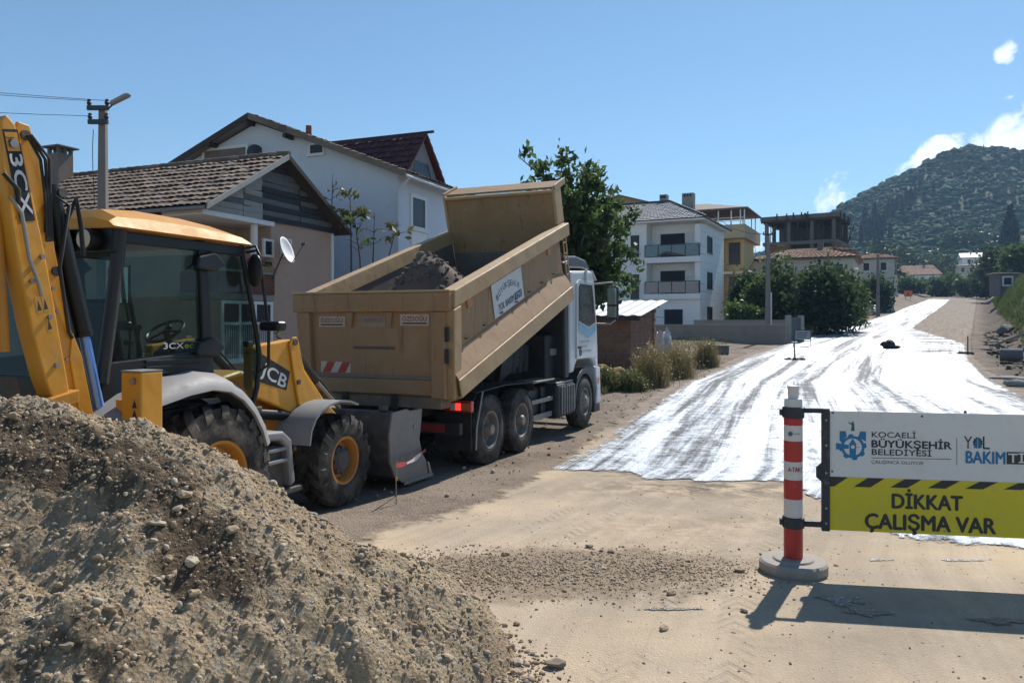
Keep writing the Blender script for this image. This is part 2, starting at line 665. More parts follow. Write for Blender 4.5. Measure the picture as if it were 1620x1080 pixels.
def road_mat():
    """compacted pale sub-base with wheel sweeps, darker crumbs and a soft broken edge"""
    t = NT('compacted_sand')
    uvn = t.n.new('ShaderNodeUVMap')
    v = uvn.outputs[0]
    patch = t.noise(.5, 5, .6)
    mid = t.noise(2.3, 6, .65)
    fine = t.noise(60, 4, .7)
    grit = t.voro(85)
    lane = t.noise(1.0, 5, .6, vec=v, stretch=(3.2, .10, 1))
    fineline = t.noise(1.0, 4, .6, vec=v, stretch=(14, .22, 1))
    c = t.mix(t.ramp(t.math('ADD', t.math('MULTIPLY', patch, .7), t.math('MULTIPLY', t.noise(.16, 4, .6), .3)), .40, .60), (.515, .405, .280), (.345, .285, .215))
    c = t.mix(t.ramp(lane, .40, .68, 0, .5), c, (.530, .445, .340))
    c = t.mix(t.ramp(fineline, .52, .66, 0, .22), c, (.330, .262, .190))
    c = t.mix(t.ramp(mid, .56, .74, 0, .45), c, (.300, .245, .185))
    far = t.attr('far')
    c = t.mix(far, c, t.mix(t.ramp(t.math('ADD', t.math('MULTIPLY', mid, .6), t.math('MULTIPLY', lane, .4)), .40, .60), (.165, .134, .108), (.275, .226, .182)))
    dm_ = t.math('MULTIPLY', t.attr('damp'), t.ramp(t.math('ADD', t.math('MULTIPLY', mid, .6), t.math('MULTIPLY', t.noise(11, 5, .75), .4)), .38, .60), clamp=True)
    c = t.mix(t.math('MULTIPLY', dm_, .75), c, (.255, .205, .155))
    sp_ = t.n.new('ShaderNodeSeparateXYZ')
    t.l.new(v, sp_.inputs[0])
    trk = None
    for u0 in (1.55, 2.1, 3.35, 3.9):
        w_ = t.math('ADD', sp_.outputs[0], t.math('MULTIPLY', t.math('SUBTRACT', t.noise(.35, 2, .5), .5), .5))
        b_ = t.ramp(t.math('ABSOLUTE', t.math('SUBTRACT', w_, u0)), .17, .12)
        trk = b_ if trk is None else t.math('MAXIMUM', trk, b_)
    chev = t.math('SINE', t.math('ADD', t.math('MULTIPLY', sp_.outputs[1], 52), t.math('MULTIPLY', t.math('PINGPONG', sp_.outputs[0], .14), 60)))
    trk = t.math('MULTIPLY', trk, t.ramp(t.noise(.8, 4, .6), .42, .62))
    tread = t.math('MULTIPLY', trk, t.ramp(chev, -.2, .6))
    c = t.mix(t.math('MULTIPLY', trk, .25), c, (.33, .27, .20))
    c = t.mix(t.math('MULTIPLY', tread, .30), c, (.26, .21, .155))
    wet = t.attr('tar')
    c = t.mix(t.math('MULTIPLY', wet, t.ramp(t.noise(3.0, 6, .7), .38, .58), clamp=True), c, (.10, .082, .068))
    spill = t.attr('spill')
    c = t.mix(t.math('MULTIPLY', t.ramp(t.math('ADD', spill, t.math('MULTIPLY', t.math('SUBTRACT', mid, .5), 1.1)), .28, .62), .85),
              c, t.mix(t.ramp(t.noise(22, 5, .7), .35, .65), (.165, .122, .084), (.290, .225, .160)))
    c = t.mix(t.ramp(fine, .35, .72, 0, .42), c, t.mix(.5, c, (.16, .12, .085)))
    h = t.math('ADD', t.math('MULTIPLY', fine, .5), t.math('ADD', t.math('MULTIPLY', grit, .45), t.math('MULTIPLY', mid, 1.2)))
    h = t.math('SUBTRACT', h, t.math('MULTIPLY', tread, .8))
    edge = t.math('ADD', t.attr('edge'), t.math('MULTIPLY', t.math('SUBTRACT', t.noise(1.3, 6, .7), .5), 1.3))
    return t.set(col=c, rough=.93, spec=.25, normal=t.bump(h, .6, .018), alpha=t.ramp(edge, .25, .5))


def film_mat():
    """wet bitumen emulsion: a glossy skin over dark grit, broken by tyre sweeps"""
    t = NT('wet_emulsion')
    uvn = t.n.new('ShaderNodeUVMap')
    v = uvn.outputs[0]
    lane = t.noise(1, 6, .62, vec=v, stretch=(1.15, .050, 1), dist=.5)
    thin = t.noise(1, 6, .66, vec=v, stretch=(5.0, .12, 1), dist=.7)
    cross = t.noise(1, 4, .6, vec=v, stretch=(.18, 2.4, 1), dist=.3)
    speck = t.noise(15, 8, .82)
    mott = t.noise(3.2, 8, .8)
    grit = t.noise(70, 3, .7)
    stones = t.voro(30)
    a = t.math('ADD', t.math('MULTIPLY', lane, 1.7), t.math('ADD', t.math('MULTIPLY', thin, .75), t.math('MULTIPLY', speck, .62)))
    a = t.math('ADD', a, t.math('MULTIPLY', t.math('SUBTRACT', mott, .5), 1.0))
    a = t.math('ADD', a, t.math('MULTIPLY', cross, t.attr('bars')))
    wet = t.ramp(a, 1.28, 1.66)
    col = t.mix(wet, (.052, .056, .064), (.40, .45, .52))  # black bitumen coloured pale blue where wet, painting in sun and sky glare
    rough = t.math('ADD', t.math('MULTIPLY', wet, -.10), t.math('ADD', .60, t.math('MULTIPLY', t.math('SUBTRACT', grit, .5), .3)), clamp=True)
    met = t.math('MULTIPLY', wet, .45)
    h = t.math('ADD', t.math('MULTIPLY', grit, .6), t.math('ADD', t.math('MULTIPLY', stones, .55), t.math('MULTIPLY', thin, .6)))
    edge = t.math('ADD', t.attr('edge'), t.math('MULTIPLY', t.math('SUBTRACT', t.noise(2.6, 9, .85), .5), 1.7))
    edge = t.math('ADD', edge, t.math('MULTIPLY', t.math('SUBTRACT', thin, .5), .6))
    bars = t.math('MULTIPLY', t.attr('bars'), t.ramp(t.math('ADD', cross, t.math('MULTIPLY', thin, .25)), .70, .58, 0, 1))
    al = t.math('MULTIPLY', t.ramp(edge, .04, .22), t.math('SUBTRACT', 1, bars, clamp=True))
    return t.set(col=col, rough=rough, metal=met, spec=t.math('ADD', .22, t.math('MULTIPLY', wet, .4)), normal=t.bump(h, .85, .022), alpha=al)


M_soil, M_road, M_film = soil_mat(), road_mat(), film_mat()


def grid_faces(nr, nc):
    i = np.arange(nr * nc).reshape(nr, nc)
    return np.stack([i[:-1, :-1].ravel(), i[:-1, 1:].ravel(), i[1:, 1:].ravel(), i[1:, :-1].ravel()], 1)


# one sheet of ground out to the horizon
gy = np.concatenate([np.arange(-40, 0, 4), np.arange(0, 30, .4), np.arange(30, 80, .8), np.arange(80, 240, 2), np.arange(240, 760, 9),
                     np.arange(760, 2000, 60), np.array([2000, 2500, 3200, 4200, 6000])])
gu = np.concatenate([-np.geomspace(6000, 62, 34), np.arange(-60, 60.1, 1.0), np.geomspace(62, 6000, 34)])
ctr = np.interp(gy, [0, 20, 60, 130, 210, 400, 6000], [2, 6, 20, 58, 108, 230, 230])
GX = gu[None, :] + ctr[:, None]
GY = np.repeat(gy[:, None], len(gu), 1)
GZ = ground_z(GX, GY) - .004
ground = np_obj('ground', np.stack([GX, GY, GZ], -1).reshape(-1, 3), grid_faces(len(gy), len(gu)), M_soil, smooth=True, attrs=dict(wood=sstep(GY, 225, 290), dug=sstep(GX - xr(GY), .3, 1.6) * sstep(GY, 12, 20) * (1 - sstep(GX - xr(GY), 40, 60)) * (1 - sstep(GY, 150, 200))))
tag(ground, 'brown soil ground spreading past the road', 'ground', kind='structure')

# compacted roadway
ry = np.concatenate([np.arange(0.0, 30, .4), np.arange(30, 80, .8), np.arange(80, 222, 2)])
tt = np.linspace(0, 1, 61)
x0 = xl(ry) - np.interp(ry, [0, 6, 9, 13, 20, 60, 200], [.3, .2, .1, .5, .9, 1.2, 1.0])
x1 = xr(ry) + np.interp(ry, [0, 20, 40, 200], [3, 1.2, .6, .4])
RX = x0[:, None] + (x1 - x0)[:, None] * tt[None, :]
RY = np.repeat(ry[:, None], 61, 1)
wid = (x1 - x0)[:, None] * np.ones((1, 61))
edge = np.minimum(tt[None, :], 1 - tt[None, :]) * wid / 1.0
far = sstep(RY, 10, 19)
sx, sy = gp(925, 905)
spill = np.exp(-(((RX - sx) / 1.35) ** 2 + ((RY - sy - .10 * (RX - sx)) / .70) ** 2)) * 1.15
sx2, sy2 = gp(770, 905)
spill = np.maximum(spill, np.exp(-(((RX - sx2) / .9) ** 2 + ((RY - sy2) / .55) ** 2)) * 1.0)
fx, fy = gp(1130, 775)
tar = np.clip(np.exp(-(((RX - fx) / 1.7) ** 2 + ((RY - fy - .1) / .65) ** 2)) * .95, 0, 1)
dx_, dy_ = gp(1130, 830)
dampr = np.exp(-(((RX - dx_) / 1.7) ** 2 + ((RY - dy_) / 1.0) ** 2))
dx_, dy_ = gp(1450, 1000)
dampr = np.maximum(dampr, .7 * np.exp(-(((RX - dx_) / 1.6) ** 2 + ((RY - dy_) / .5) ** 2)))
fx, fy = gp(1000, 750)
tar = np.maximum(tar, np.exp(-(((RX - fx) / .6) ** 2 + ((RY - fy) / .35) ** 2)) * .9)
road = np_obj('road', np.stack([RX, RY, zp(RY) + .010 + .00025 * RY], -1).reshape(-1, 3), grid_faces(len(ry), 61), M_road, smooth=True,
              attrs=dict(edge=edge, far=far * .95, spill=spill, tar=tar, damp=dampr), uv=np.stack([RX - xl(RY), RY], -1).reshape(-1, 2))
tag(road, 'pale compacted dirt roadway under repair', 'road', kind='structure')

# freshly sprayed emulsion on the roadway
F_R = [(1800, 896), (1780, 690), (1690, 660), (1640, 638), (1600, 620), (1562, 598), (1536, 573), (1528, 545), (1470, 528), (1445, 520), (1462, 506), (1484, 490), (1503, 474.5)]
F_F = [(872, 744), (905, 747), (1000, 749), (1012, 760), (1120, 764), (1240, 763), (1300, 795), (1360, 848), (1500, 864), (1620, 872), (1800, 896)]
Fl = np.array([gp(*p) for p in L_PX])
Fr = np.array([gp(*p) for p in F_R])
Ff = np.array([gp(*p) for p in F_F])


def resample(P, n, power=1.0):
    d = np.concatenate([[0], np.cumsum(np.hypot(*np.diff(P, axis=0).T))])
    s = np.linspace(0, 1, n) ** power * d[-1]
    return np.stack([np.interp(s, d, P[:, 0]), np.interp(s, d, P[:, 1])], 1)


ns, nt = 260, 70
ys = np.concatenate([[0], np.cumsum(np.geomspace(.12, 2.2, ns - 1))])
ys = ys / ys[-1]
Lc = np.stack([np.interp(Fl[0, 1] + ys * (Fl[-1, 1] - Fl[0, 1]), Fl[:, 1], Fl[:, 0]), Fl[0, 1] + ys * (Fl[-1, 1] - Fl[0, 1])], 1)
yr = Fr[0, 1] + ys * (Fr[-1, 1] - Fr[0, 1])
Rc = np.stack([np.interp(yr, Fr[:, 1], Fr[:, 0]), yr], 1)
t_ = np.linspace(0, 1, nt)
fr_ = np.interp(t_ * (Ff[-1, 0] - Ff[0, 0]) + Ff[0, 0], Ff[:, 0], Ff[:, 1])
FX = Lc[:, None, 0] * (1 - t_) + Rc[:, None, 0] * t_
FY = Lc[:, None, 1] * (1 - t_) + Rc[:, None, 1] * t_
dev = fr_ - FY[0]
FY = FY + dev[None, :] * np.exp(-(np.arange(ns) / 34.0) ** 2)[:, None]
wF = np.abs(Rc[:, 0] - Lc[:, 0])[:, None] * np.ones((1, nt))
eF = np.minimum(np.minimum(t_[None, :], 1 - t_[None, :]) * wF * 1.0, np.cumsum(np.concatenate([[0], np.diff(FY[:, 30])]))[:, None] * 1.6 + .02)
eF = np.minimum(eF, (1 - ys)[:, None] * 30 + .02)
bars = sstep(FY, 30, 40) * (1 - sstep(FY, 60, 74)) * sstep(t_[None, :] * np.ones((ns, 1)), .62, .82)
film = np_obj('road_emulsion', np.stack([FX, FY, zp(FY) + .022 + .0005 * FY], -1).reshape(-1, 3), grid_faces(ns, nt), M_film, smooth=True,
              attrs=dict(edge=eF, bars=bars * 1.0), uv=np.stack([FX - xl(FY), FY], -1).reshape(-1, 2))
tag(film, 'glossy wet emulsion sprayed along the road', 'road', kind='structure')
# splashes of emulsion near the barrier
def splash(cx, cy, rx, ry, seed):
    n = 26
    a = np.linspace(0, 2 * math.pi, n, endpoint=False)
    r = 1 + .35 * np.array([mnoise.noise(Vector((math.cos(q) * 1.7 + seed * 5, math.sin(q) * 1.7, seed))) for q in a]) * 2
    V = [(cx, cy)] + [(cx + rx * r[i] * math.cos(a[i]), cy + ry * r[i] * math.sin(a[i])) for i in range(n)]
    V = np.array([(p[0], p[1], float(zp(p[1])) + .017) for p in V])
    F = np.array([(0, 1 + i, 1 + (i + 1) % n) for i in range(n)])
    return V, F


def splash_mat():
    t = NT('emulsion_splash')
    e = t.math('ADD', t.attr('edge'), t.math('MULTIPLY', t.math('SUBTRACT', t.noise(14, 6, .75), .5), 1.9))
    sp = t.noise(40, 4, .7)
    return t.set(col=t.mix(t.ramp(sp, .4, .6), (.020, .018, .017), (.07, .065, .062)), rough=t.ramp(sp, .3, .7, .18, .5), spec=.8,
                 normal=t.bump(sp, .6, .012), alpha=t.ramp(e, .42, .55))


M_splash = splash_mat()
for i, (px, row, rx, ry, lab) in enumerate(((1335, 952, .24, .10, 'small dark wet bitumen splash in the barrier shadow below the emblem'),
                                            (1372, 972, .22, .10, 'crumbly dark bitumen splash in the middle of the barrier shadow'),
                                            (1580, 985, .36, .075, 'long dark bitumen splash in the barrier shadow at the right edge'),
                                            (1060, 966, .34, .028, 'thin broken bitumen streak across the tan dirt left of the barrier'),
                                            (1520, 888, .30, .03, 'faint row of wet bitumen spots under the barrier panel'),
                                            (1390, 888, .16, .025, 'small wet bitumen spots beside the barrier foot'))):
    x, y = gp(px, row)
    V, F = splash(x, y, rx * y / 5, ry * y / 5 * 1.5, i + 1)
    e = np.ones(len(V)) * .0
    e[0] = 1.0
    tag(np_obj('emulsion_splash', V, F, M_splash, attrs=dict(edge=e)), lab, 'splash')
# ------------------------------------------------------------------ buildings
def rot2(phi):
    return math.sin(rad(phi)), math.cos(rad(phi))


M_tile = None


def tile_mat(name, a, b, c2):
    t = NT(name)
    i = t.island()
    c = t.mix(i, a, b)
    c = t.mix(t.ramp(t.noise(.9, 5, .65), .45, .7, 0, .7), c, c2)
    c = t.mix(t.ramp(t.noise(14, 4, .7), .5, .75, 0, .5), c, tuple(x * .45 for x in a))
    return t.set(col=c, rough=.9, spec=.25, normal=t.bump(t.noise(40, 3), .3, .01))


M_tile_old = tile_mat('weathered_roof_tile', (.140, .104, .080), (.250, .198, .160), (.085, .072, .062))
M_tile_red = tile_mat('maroon_roof_tile', (.085, .030, .034), (.120, .042, .044), (.055, .026, .032))
M_tile_far = tile_mat('orange_roof_tile', (.235, .140, .095), (.310, .205, .150), (.17, .115, .09))
M_tile_grey = tile_mat('grey_roof_tile', (.24, .255, .28), (.32, .335, .36), (.20, .21, .235))
M_plank = mat('weathered_plank', (.125, .128, .135), .85, var=.55, scale=2.2, streak=(1, 1, 9), bump=.5, bscale=25)
M_plank_sunlit = mat('sunlit_plank', (.30, .30, .29), .85, var=.45, scale=2.2, streak=(1, 1, 9), bump=.5, bscale=25)  # lighter plank copy, paints grazing sunlight onto the near gable boards
M_plank_shaded = mat('shaded_plank', (.035, .037, .043), .85, var=.55, scale=2.2, streak=(1, 1, 9), bump=.5, bscale=25)  # darker plank copy, paints shade onto the far gable boards
M_pink = mat('pink_render', (.46, .325, .265), .9, var=.16, scale=.8, bump=.25, bscale=30, dust=.12, dustcol=(.30, .24, .21))
M_bluewhite = mat('sky_shaded_render', (.58, .62, .70), .9, var=.10, scale=.5, bump=.15, bscale=25, dust=.22, streak=(1, 1, .35), dustcol=(.5, .51, .54))  # white render tinted blue so the colour carries the sky-lit shade
M_white = mat('white_cladding', (.76, .76, .76), .75, var=.05, scale=.4, bump=.05)
M_trim = mat('white_trim', (.72, .72, .71), .7, var=.08)
M_cream = mat('cream_render', (.56, .50, .42), .9, var=.1, scale=.7)
M_yellow = mat('ochre_render', (.52, .37, .18), .9, var=.12, scale=.6)
M_concrete = mat('raw_concrete', (.27, .26, .245), .92, var=.25, scale=1.3, bump=.35, bscale=22)
M_darkconc = mat('dark_concrete', (.14, .135, .135), .92, var=.3, scale=.9, bump=.3, bscale=22)
M_darkwood = mat('dark_timber', (.055, .045, .038), .85, var=.35)
M_wood = mat('raw_timber', (.26, .185, .115), .85, var=.3)
M_pane = mat('dark_window_glass', (.012, .016, .026), .28, var=.2, bump=.0, spec=.35)
M_darkmetal = mat('anthracite_metal', (.045, .052, .064), .5, var=.1, bump=0)
M_shut = mat('navy_shutter', (.016, .019, .032), .6, var=.1, bump=0, spec=.2)
M_red = mat('red_brick_tile', (.13, .055, .045), .85)
M_fasc = mat('grey_fascia', (.22, .21, .20), .85, var=.3)
M_gutter = mat('white_gutter', (.55, .57, .60), .5)


def brick_mat(name, a, b, mortar, w=.4, h=.2, axes=(0, 2)):
    t = NT(name)
    br = t.n.new('ShaderNodeTexBrick')
    sp = t.n.new('ShaderNodeSeparateXYZ')
    cm = t.n.new('ShaderNodeCombineXYZ')
    t.l.new(t.tc.outputs['Object'], sp.inputs[0])
    t.l.new(t.math('ADD', sp.outputs[0], sp.outputs[1]), cm.inputs[0])
    t.l.new(sp.outputs[2], cm.inputs[1])
    t.l.new(cm.outputs[0], br.inputs['Vector'])
    br.inputs['Scale'].default_value = 1
    br.inputs['Brick Width'].default_value = w
    br.inputs['Row Height'].default_value = h
    br.inputs['Mortar Size'].default_value = h * .07
    br.inputs['Color1'].default_value = (*a, 1)
    br.inputs['Color2'].default_value = (*b, 1)
    br.inputs['Mortar'].default_value = (*mortar, 1)
    c = t.mix(t.ramp(t.noise(2.5, 5, .7), .35, .7, 0, .5), br.outputs['Color'], tuple(x * .55 for x in a))
    return t.set(col=c, rough=.92, spec=.2, normal=t.bump(br.outputs['Fac'], -.6, .02))


M_blockbrick = brick_mat('hollow_brick', (.23, .115, .075), (.29, .155, .10), (.22, .19, .165), .28, .19)
M_parapet = brick_mat('glazed_brick_facing', (.165, .066, .050), (.125, .050, .040), (.24, .16, .13), .26, .085)


def tiles(name, M, p00, p10, p01, p11, mat_, tw=.24, th=.36, lift=.035, amp=.045, parent=None):
    """roof slope covered with rows of curved tiles: p00-p10 along the eave, p01-p11 along the ridge"""
    p00, p10, p01, p11 = map(Vector, (p00, p10, p01, p11))
    W = max((p10 - p00).length, (p11 - p01).length)
    Hh = ((p01 + p11) / 2 - (p00 + p10) / 2).length
    nx, ny = max(1, int(W / tw)), max(1, int(Hh / th))
    nrm = (p10 - p00).cross(p01 - p00).normalized()
    if nrm.z < 0:
        nrm = -nrm
    V, F = [], []
    R = np.random.default_rng(len(name) + nx)
    for j in range(ny):
        a0, a1 = j / ny, (j + 1.16) / ny
        for i in range(nx):
            n0 = len(V)
            dz = R.normal(0, .006)
            dr = R.normal(0, .010)
            for a, lf in ((a0, lift + amp * .6), (min(a1, 1.0), lift * .4)):
                for k, up in ((0, -.4), (.22, .75), (.5, 1.0), (.78, .55), (1.0, -.6)):
                    s = (i + k * 1.0) / nx
                    s = min(s, 1)
                    q = (p00.lerp(p10, s)).lerp(p01.lerp(p11, s), min(max(a + dr / max(Hh, .1), 0), 1))
                    V.append(tuple(q + nrm * (lf + amp * up * .5 + dz)))
            for k in range(4):
                F.append((n0 + k, n0 + k + 1, n0 + 6 + k, n0 + 5 + k))
            F.append((n0, n0 + 1, n0 + 2, n0 + 3))
    quads = [f for f in F]
    o = np_obj(name, np.array(V), np.array(quads), mat_, parent)
    o['kind'] = 'stuff'
    return o


def window(parent, axis, a0, a1, z0, z1, face, frame=None, pane=None, sill=True, fw=.07, depth=.05, sign=1, mull=0, name='window'):
    """window on wall plane: axis 'y' -> plane y=face spans x; axis 'x' -> plane x=face spans y. sign: outward direction"""
    frame = frame or M_trim
    pane = pane or M_pane
    m = MB()

    def bx(mb, s0, s1, q0, q1, d0, d1):
        d0, d1 = sorted((face + sign * d0, face + sign * d1))
        if axis == 'y':
            mb.box(s0, s1, d0, d1, q0, q1)
        else:
            mb.box(d0, d1, s0, s1, q0, q1)
    bx(m, a0 - fw, a0, z0 - fw, z1 + fw, -.03, depth)
    bx(m, a1, a1 + fw, z0 - fw, z1 + fw, -.03, depth)
    bx(m, a0, a1, z1, z1 + fw, -.03, depth - .003)
    bx(m, a0, a1, z0 - fw, z0, -.03, depth - .003)
    for k in range(mull):
        c = a0 + (a1 - a0) * (k + 1) / (mull + 1)
        bx(m, c - fw * .4, c + fw * .4, z0, z1, -.03, depth - .012)
    f = m.build(name, frame, parent)
    p = MB()
    bx(p, a0, a1, z0, z1, -.02, .012)
    p.build('pane', pane, f)
    if sill:
        s = MB()
        bx(s, a0 - fw - .05, a1 + fw + .05, z0 - fw - .05, z0 - fw, -.03, depth + .07)
        s.build('sill', frame, f)
    return f


def part(parent, name, m_, mat_, **kw):
    return m_.build(name, mat_, parent, **kw)


# ---- old tiled house with boarded gable (left)
zA = float(ground_z(-8, 21))
hA = empty('tiled_house', (-8.08, 20, zA), 22, 'old pink house with weathered tile roof and boarded gable left of the truck', 'house')
ZB = lambda z: z - zA
EAV, RID = ZB(5.03), ZB(7.0)
LV = -13.0            # length to the left
# body walls (gable wall plane x=-.35, long wall y=.55)
m = MB()
m.box(LV + .4, -.35, 3.0, 6.05, 0, EAV + .05)                       # upper and lower body behind the balcony
m.box(LV + .4, -1.6, .75, 3.0, 0, EAV + .05)
m.prism([(2.75, EAV + .05), (6.05, EAV + .05), (6.0, EAV + .2), (3.3, RID - .25)], 'x', LV + .4, -.40)
part(hA, 'wall', m, M_pink)
m = MB()
m.box(-1.6, -.35, .75, 3.0, 0, ZB(2.65))
part(hA, 'porch', m, M_pink)
# balcony slab, parapet of brick facing, cap
m = MB()
m.box(-1.65, -.30, .65, 3.1, ZB(2.66), ZB(2.84))
part(hA, 'balcony_slab', m, M_concrete, bevel=.01)
m = MB()
m.box(-.42, -.28, .70, 3.08, ZB(2.845), ZB(3.44))
m.box(-1.6, -.42, .70, .84, ZB(2.845), ZB(3.44))
pp = part(hA, 'parapet', m, M_parapet)
m = MB()
m.box(-.46, -.24, .66, 3.12, ZB(3.443), ZB(3.52))
part(pp, 'coping', m, M_concrete, bevel=.008)
m = MB()
m.box(-1.7, -.25, .15, 3.05, EAV - .12, EAV + .02)
part(hA, 'balcony_soffit', m, M_trim, bevel=.01)
m = MB()
m.box(-.52, -.38, 2.3, 2.46, ZB(3.5), EAV - .125)
part(hA, 'balcony_post', m, M_trim, bevel=.01)
window(hA, 'x', 2.38 - 1.0, 2.85 - 1.0, ZB(3.9), ZB(4.5), -1.6, pane=M_pane)
window(hA, 'x', 3.5, 3.85, ZB(4.15), ZB(4.55), -.35)
window(hA, 'x', 3.05 - .35, 3.12 - .1, ZB(4.05), ZB(4.45), -.349, sill=False)
w = window(hA, 'x', 1.0, 2.95, ZB(1.0), ZB(2.55), -.35, fw=.09, mull=2)
m = MB()
m.box(-.36, -.31, 1.0, 2.95, ZB(1.95), ZB(2.03))
part(w, 'transom', m, M_trim)
m = MB()
for k in range(22):
    y = 1.03 + k * .0865
    m.box(-.345, -.330, y, y + .05, ZB(1.0), ZB(1.94))
part(w, 'net_curtain', m, mat('net_curtain', (.38, .40, .42), .9))
# wall corner trim
m = MB()
m.box(-.40, -.30, 6.02, 6.14, 0, EAV)
part(hA, 'corner_trim', m, M_trim)
# planks of the gable, each its own piece
gp_ = MB()
R = random.Random(3)
lines = int((RID - EAV) / .16)
for k in range(lines + 1):
    z0 = EAV + .02 + k * .168
    z1 = z0 + .160
    f = (z0 - EAV) / (RID - EAV)
    yl, yr_ = .25 + 3.2 * f, 6.3 - 3.0 * f
    cuts = [yl] + [c + R.uniform(-.04, .04) for c in (1.75, 2.55, 4.3) if yl + .15 < c < yr_ - .15] + [yr_]
    for a, b in zip(cuts[:-1], cuts[1:]):
        q = MB()
        tilt = R.uniform(-.018, .018)
        off = R.uniform(0, .035)
        q.add([(-.30 + off, a + .01, z0 + tilt), (-.30 + off, b - .01, z0 - tilt), (-.30 + off, b - .01, z1 - tilt), (-.30 + off, a + .01, z1 + tilt),
               (-.33 + off, a + .01, z0 + tilt), (-.33 + off, b - .01, z0 - tilt), (-.33 + off, b - .01, z1 - tilt), (-.33 + off, a + .01, z1 + tilt)],
              [(0, 1, 2, 3), (7, 6, 5, 4), (0, 4, 5, 1), (3, 2, 6, 7), (0, 3, 7, 4), (1, 5, 6, 2)])
        q.build('plank', (M_plank_sunlit if R.random() < .8 else M_plank) if a < 2.5 else (M_plank_shaded if R.random() < .8 else M_plank), hA)  # near planks coloured as sunlit, far planks coloured as shaded
# roof
hw = 3.22
m = MB()
m.add([(LV, -.05, EAV - .02), (.12, -.05, EAV - .02), (.12, 3.2, RID), (LV, 3.2, RID), (LV, 6.5, EAV - .02), (.12, 6.5, EAV - .02),
       (LV, -.05, EAV + .06), (.12, -.05, EAV + .06), (.12, 3.2, RID + .08), (LV, 3.2, RID + .08), (LV, 6.5, EAV + .06), (.12, 6.5, EAV + .06)],
      [(0, 1, 2, 3), (3, 2, 5, 4), (6, 9, 8, 7), (9, 10, 11, 8), (0, 6, 7, 1), (4, 5, 11, 10), (1, 7, 8, 2), (2, 8, 11, 5), (0, 3, 9, 6), (3, 4, 10, 9)])
roofA = part(hA, 'roof', m, M_darkwood)
tiles('roof_tiles', None, (LV, -.10, EAV + .06), (.14, -.10, EAV + .06), (LV, 3.2, RID + .08), (.14, 3.2, RID + .08), M_tile_old, .24, .33, parent=roofA)
tiles('roof_tiles', None, (LV, 6.55, EAV + .06), (.14, 6.55, EAV + .06), (LV, 3.2, RID + .08), (.14, 3.2, RID + .08), M_tile_old, .24, .33, parent=roofA)
m = MB()
for k in range(36):
    x = LV + k * .365
    m.tube((x, 3.2, RID + .14), (x + .40, 3.2, RID + .125), .085, .075, 8)
part(roofA, 'ridge_tiles', m, M_tile_old, smooth=40)
m = MB()
m.add([(.125, -.12, EAV - .06), (.125, -.10, EAV + .10), (.125, 3.2, RID + .11), (.125, 3.2, RID - .07),
       (.175, -.12, EAV - .06), (.175, -.10, EAV + .10), (.175, 3.2, RID + .11), (.175, 3.2, RID - .07)],
      [(0, 1, 2, 3), (7, 6, 5, 4), (0, 4, 5, 1), (1, 5, 6, 2), (2, 6, 7, 3), (3, 7, 4, 0)])
part(roofA, 'bargeboard', m, mat('grey_bargeboard', (.36, .35, .33), .85, var=.35), bevel=.006)
m = MB()
m.add([(.125, 6.55, EAV - .06), (.125, 6.55, EAV + .08), (.125, 3.2, RID + .11), (.125, 3.2, RID - .05),
       (.165, 6.55, EAV - .06), (.165, 6.55, EAV + .08), (.165, 3.2, RID + .11), (.165, 3.2, RID - .05)],
      [(0, 1, 2, 3), (7, 6, 5, 4), (0, 4, 5, 1), (1, 5, 6, 2), (2, 6, 7, 3), (3, 7, 4, 0)])
part(roofA, 'bargeboard', m, M_darkwood)
m = MB()
m.tube((LV, -.16, EAV + .0), (.1, -.16, EAV + .0), .055, n=8)
part(roofA, 'gutter', m, M_fasc, smooth=40)
# chimney
cx, cy = -9.0, 2.7
m = MB()
m.box(cx - .28, cx + .28, cy - .28, cy + .28, RID - .9, RID + .75)
ch = part(roofA, 'chimney', m, mat('sooty_chimney_render', (.20, .165, .14), .92, var=.4, scale=3, bump=.4), bevel=.015)
for sx_ in (-1, 1):
    for sy_ in (-1, 0, 1):
        m = MB()
        m.box(cx + sx_ * .22 - .05, cx + sx_ * .22 + .05, cy + sy_ * .22 - .05, cy + sy_ * .22 + .05, RID + .755, RID + .93)
        part(roofA, 'chimney_brick', m, M_darkconc)
m = MB()
m.box(cx - .42, cx + .42, cy - .40, cy + .40, RID + .935, RID + .99)
part(roofA, 'chimney_cap', m, M_darkconc, bevel=.01)

# satellite dish with its arm on the balcony corner
sd = empty('satellite_dish', (0, 0, 0), 0, 'white oval satellite dish on the brick-faced balcony of the pink house', 'satellite dish')
pA = hA.matrix_basis @ Vector((-.25, 3.0, ZB(3.55)))
sd.location = pA
c0 = at(455, 395, pA.y) - pA
m = MB()
dn = Vector((.92, -.16, .34)).normalized()
rings = 7
d_x = dn.cross(Vector((0, 0, 1))).normalized()
d_y = d_x.cross(dn)
vs, fs = [tuple(c0 - dn * .10)], []
for r_ in range(1, rings + 1):
    q = r_ / rings
    for k in range(28):
        a = 2 * math.pi * k / 28
        vs.append(tuple(c0 + (d_x * math.cos(a) * .37 + d_y * math.sin(a) * .42) * q - dn * .10 * (1 - q * q)))
for k in range(28):
    fs.append((0, 1 + k, 1 + (k + 1) % 28))
for r_ in range(rings - 1):
    for k in range(28):
        fs.append((1 + r_ * 28 + k, 1 + r_ * 28 + (k + 1) % 28, 1 + (r_ + 1) * 28 + (k + 1) % 28, 1 + (r_ + 1) * 28 + k))
m.add(vs, fs)
dish = part(sd, 'dish', m, mat('dish_white', (.70, .71, .72), .45, var=.06), smooth=60, fix=False)
so = dish.modifiers.new('thick', 'SOLIDIFY')
so.thickness = .012
m = MB()
m.tube((0, 0, -.1), c0 - dn * .12, .025, n=8)
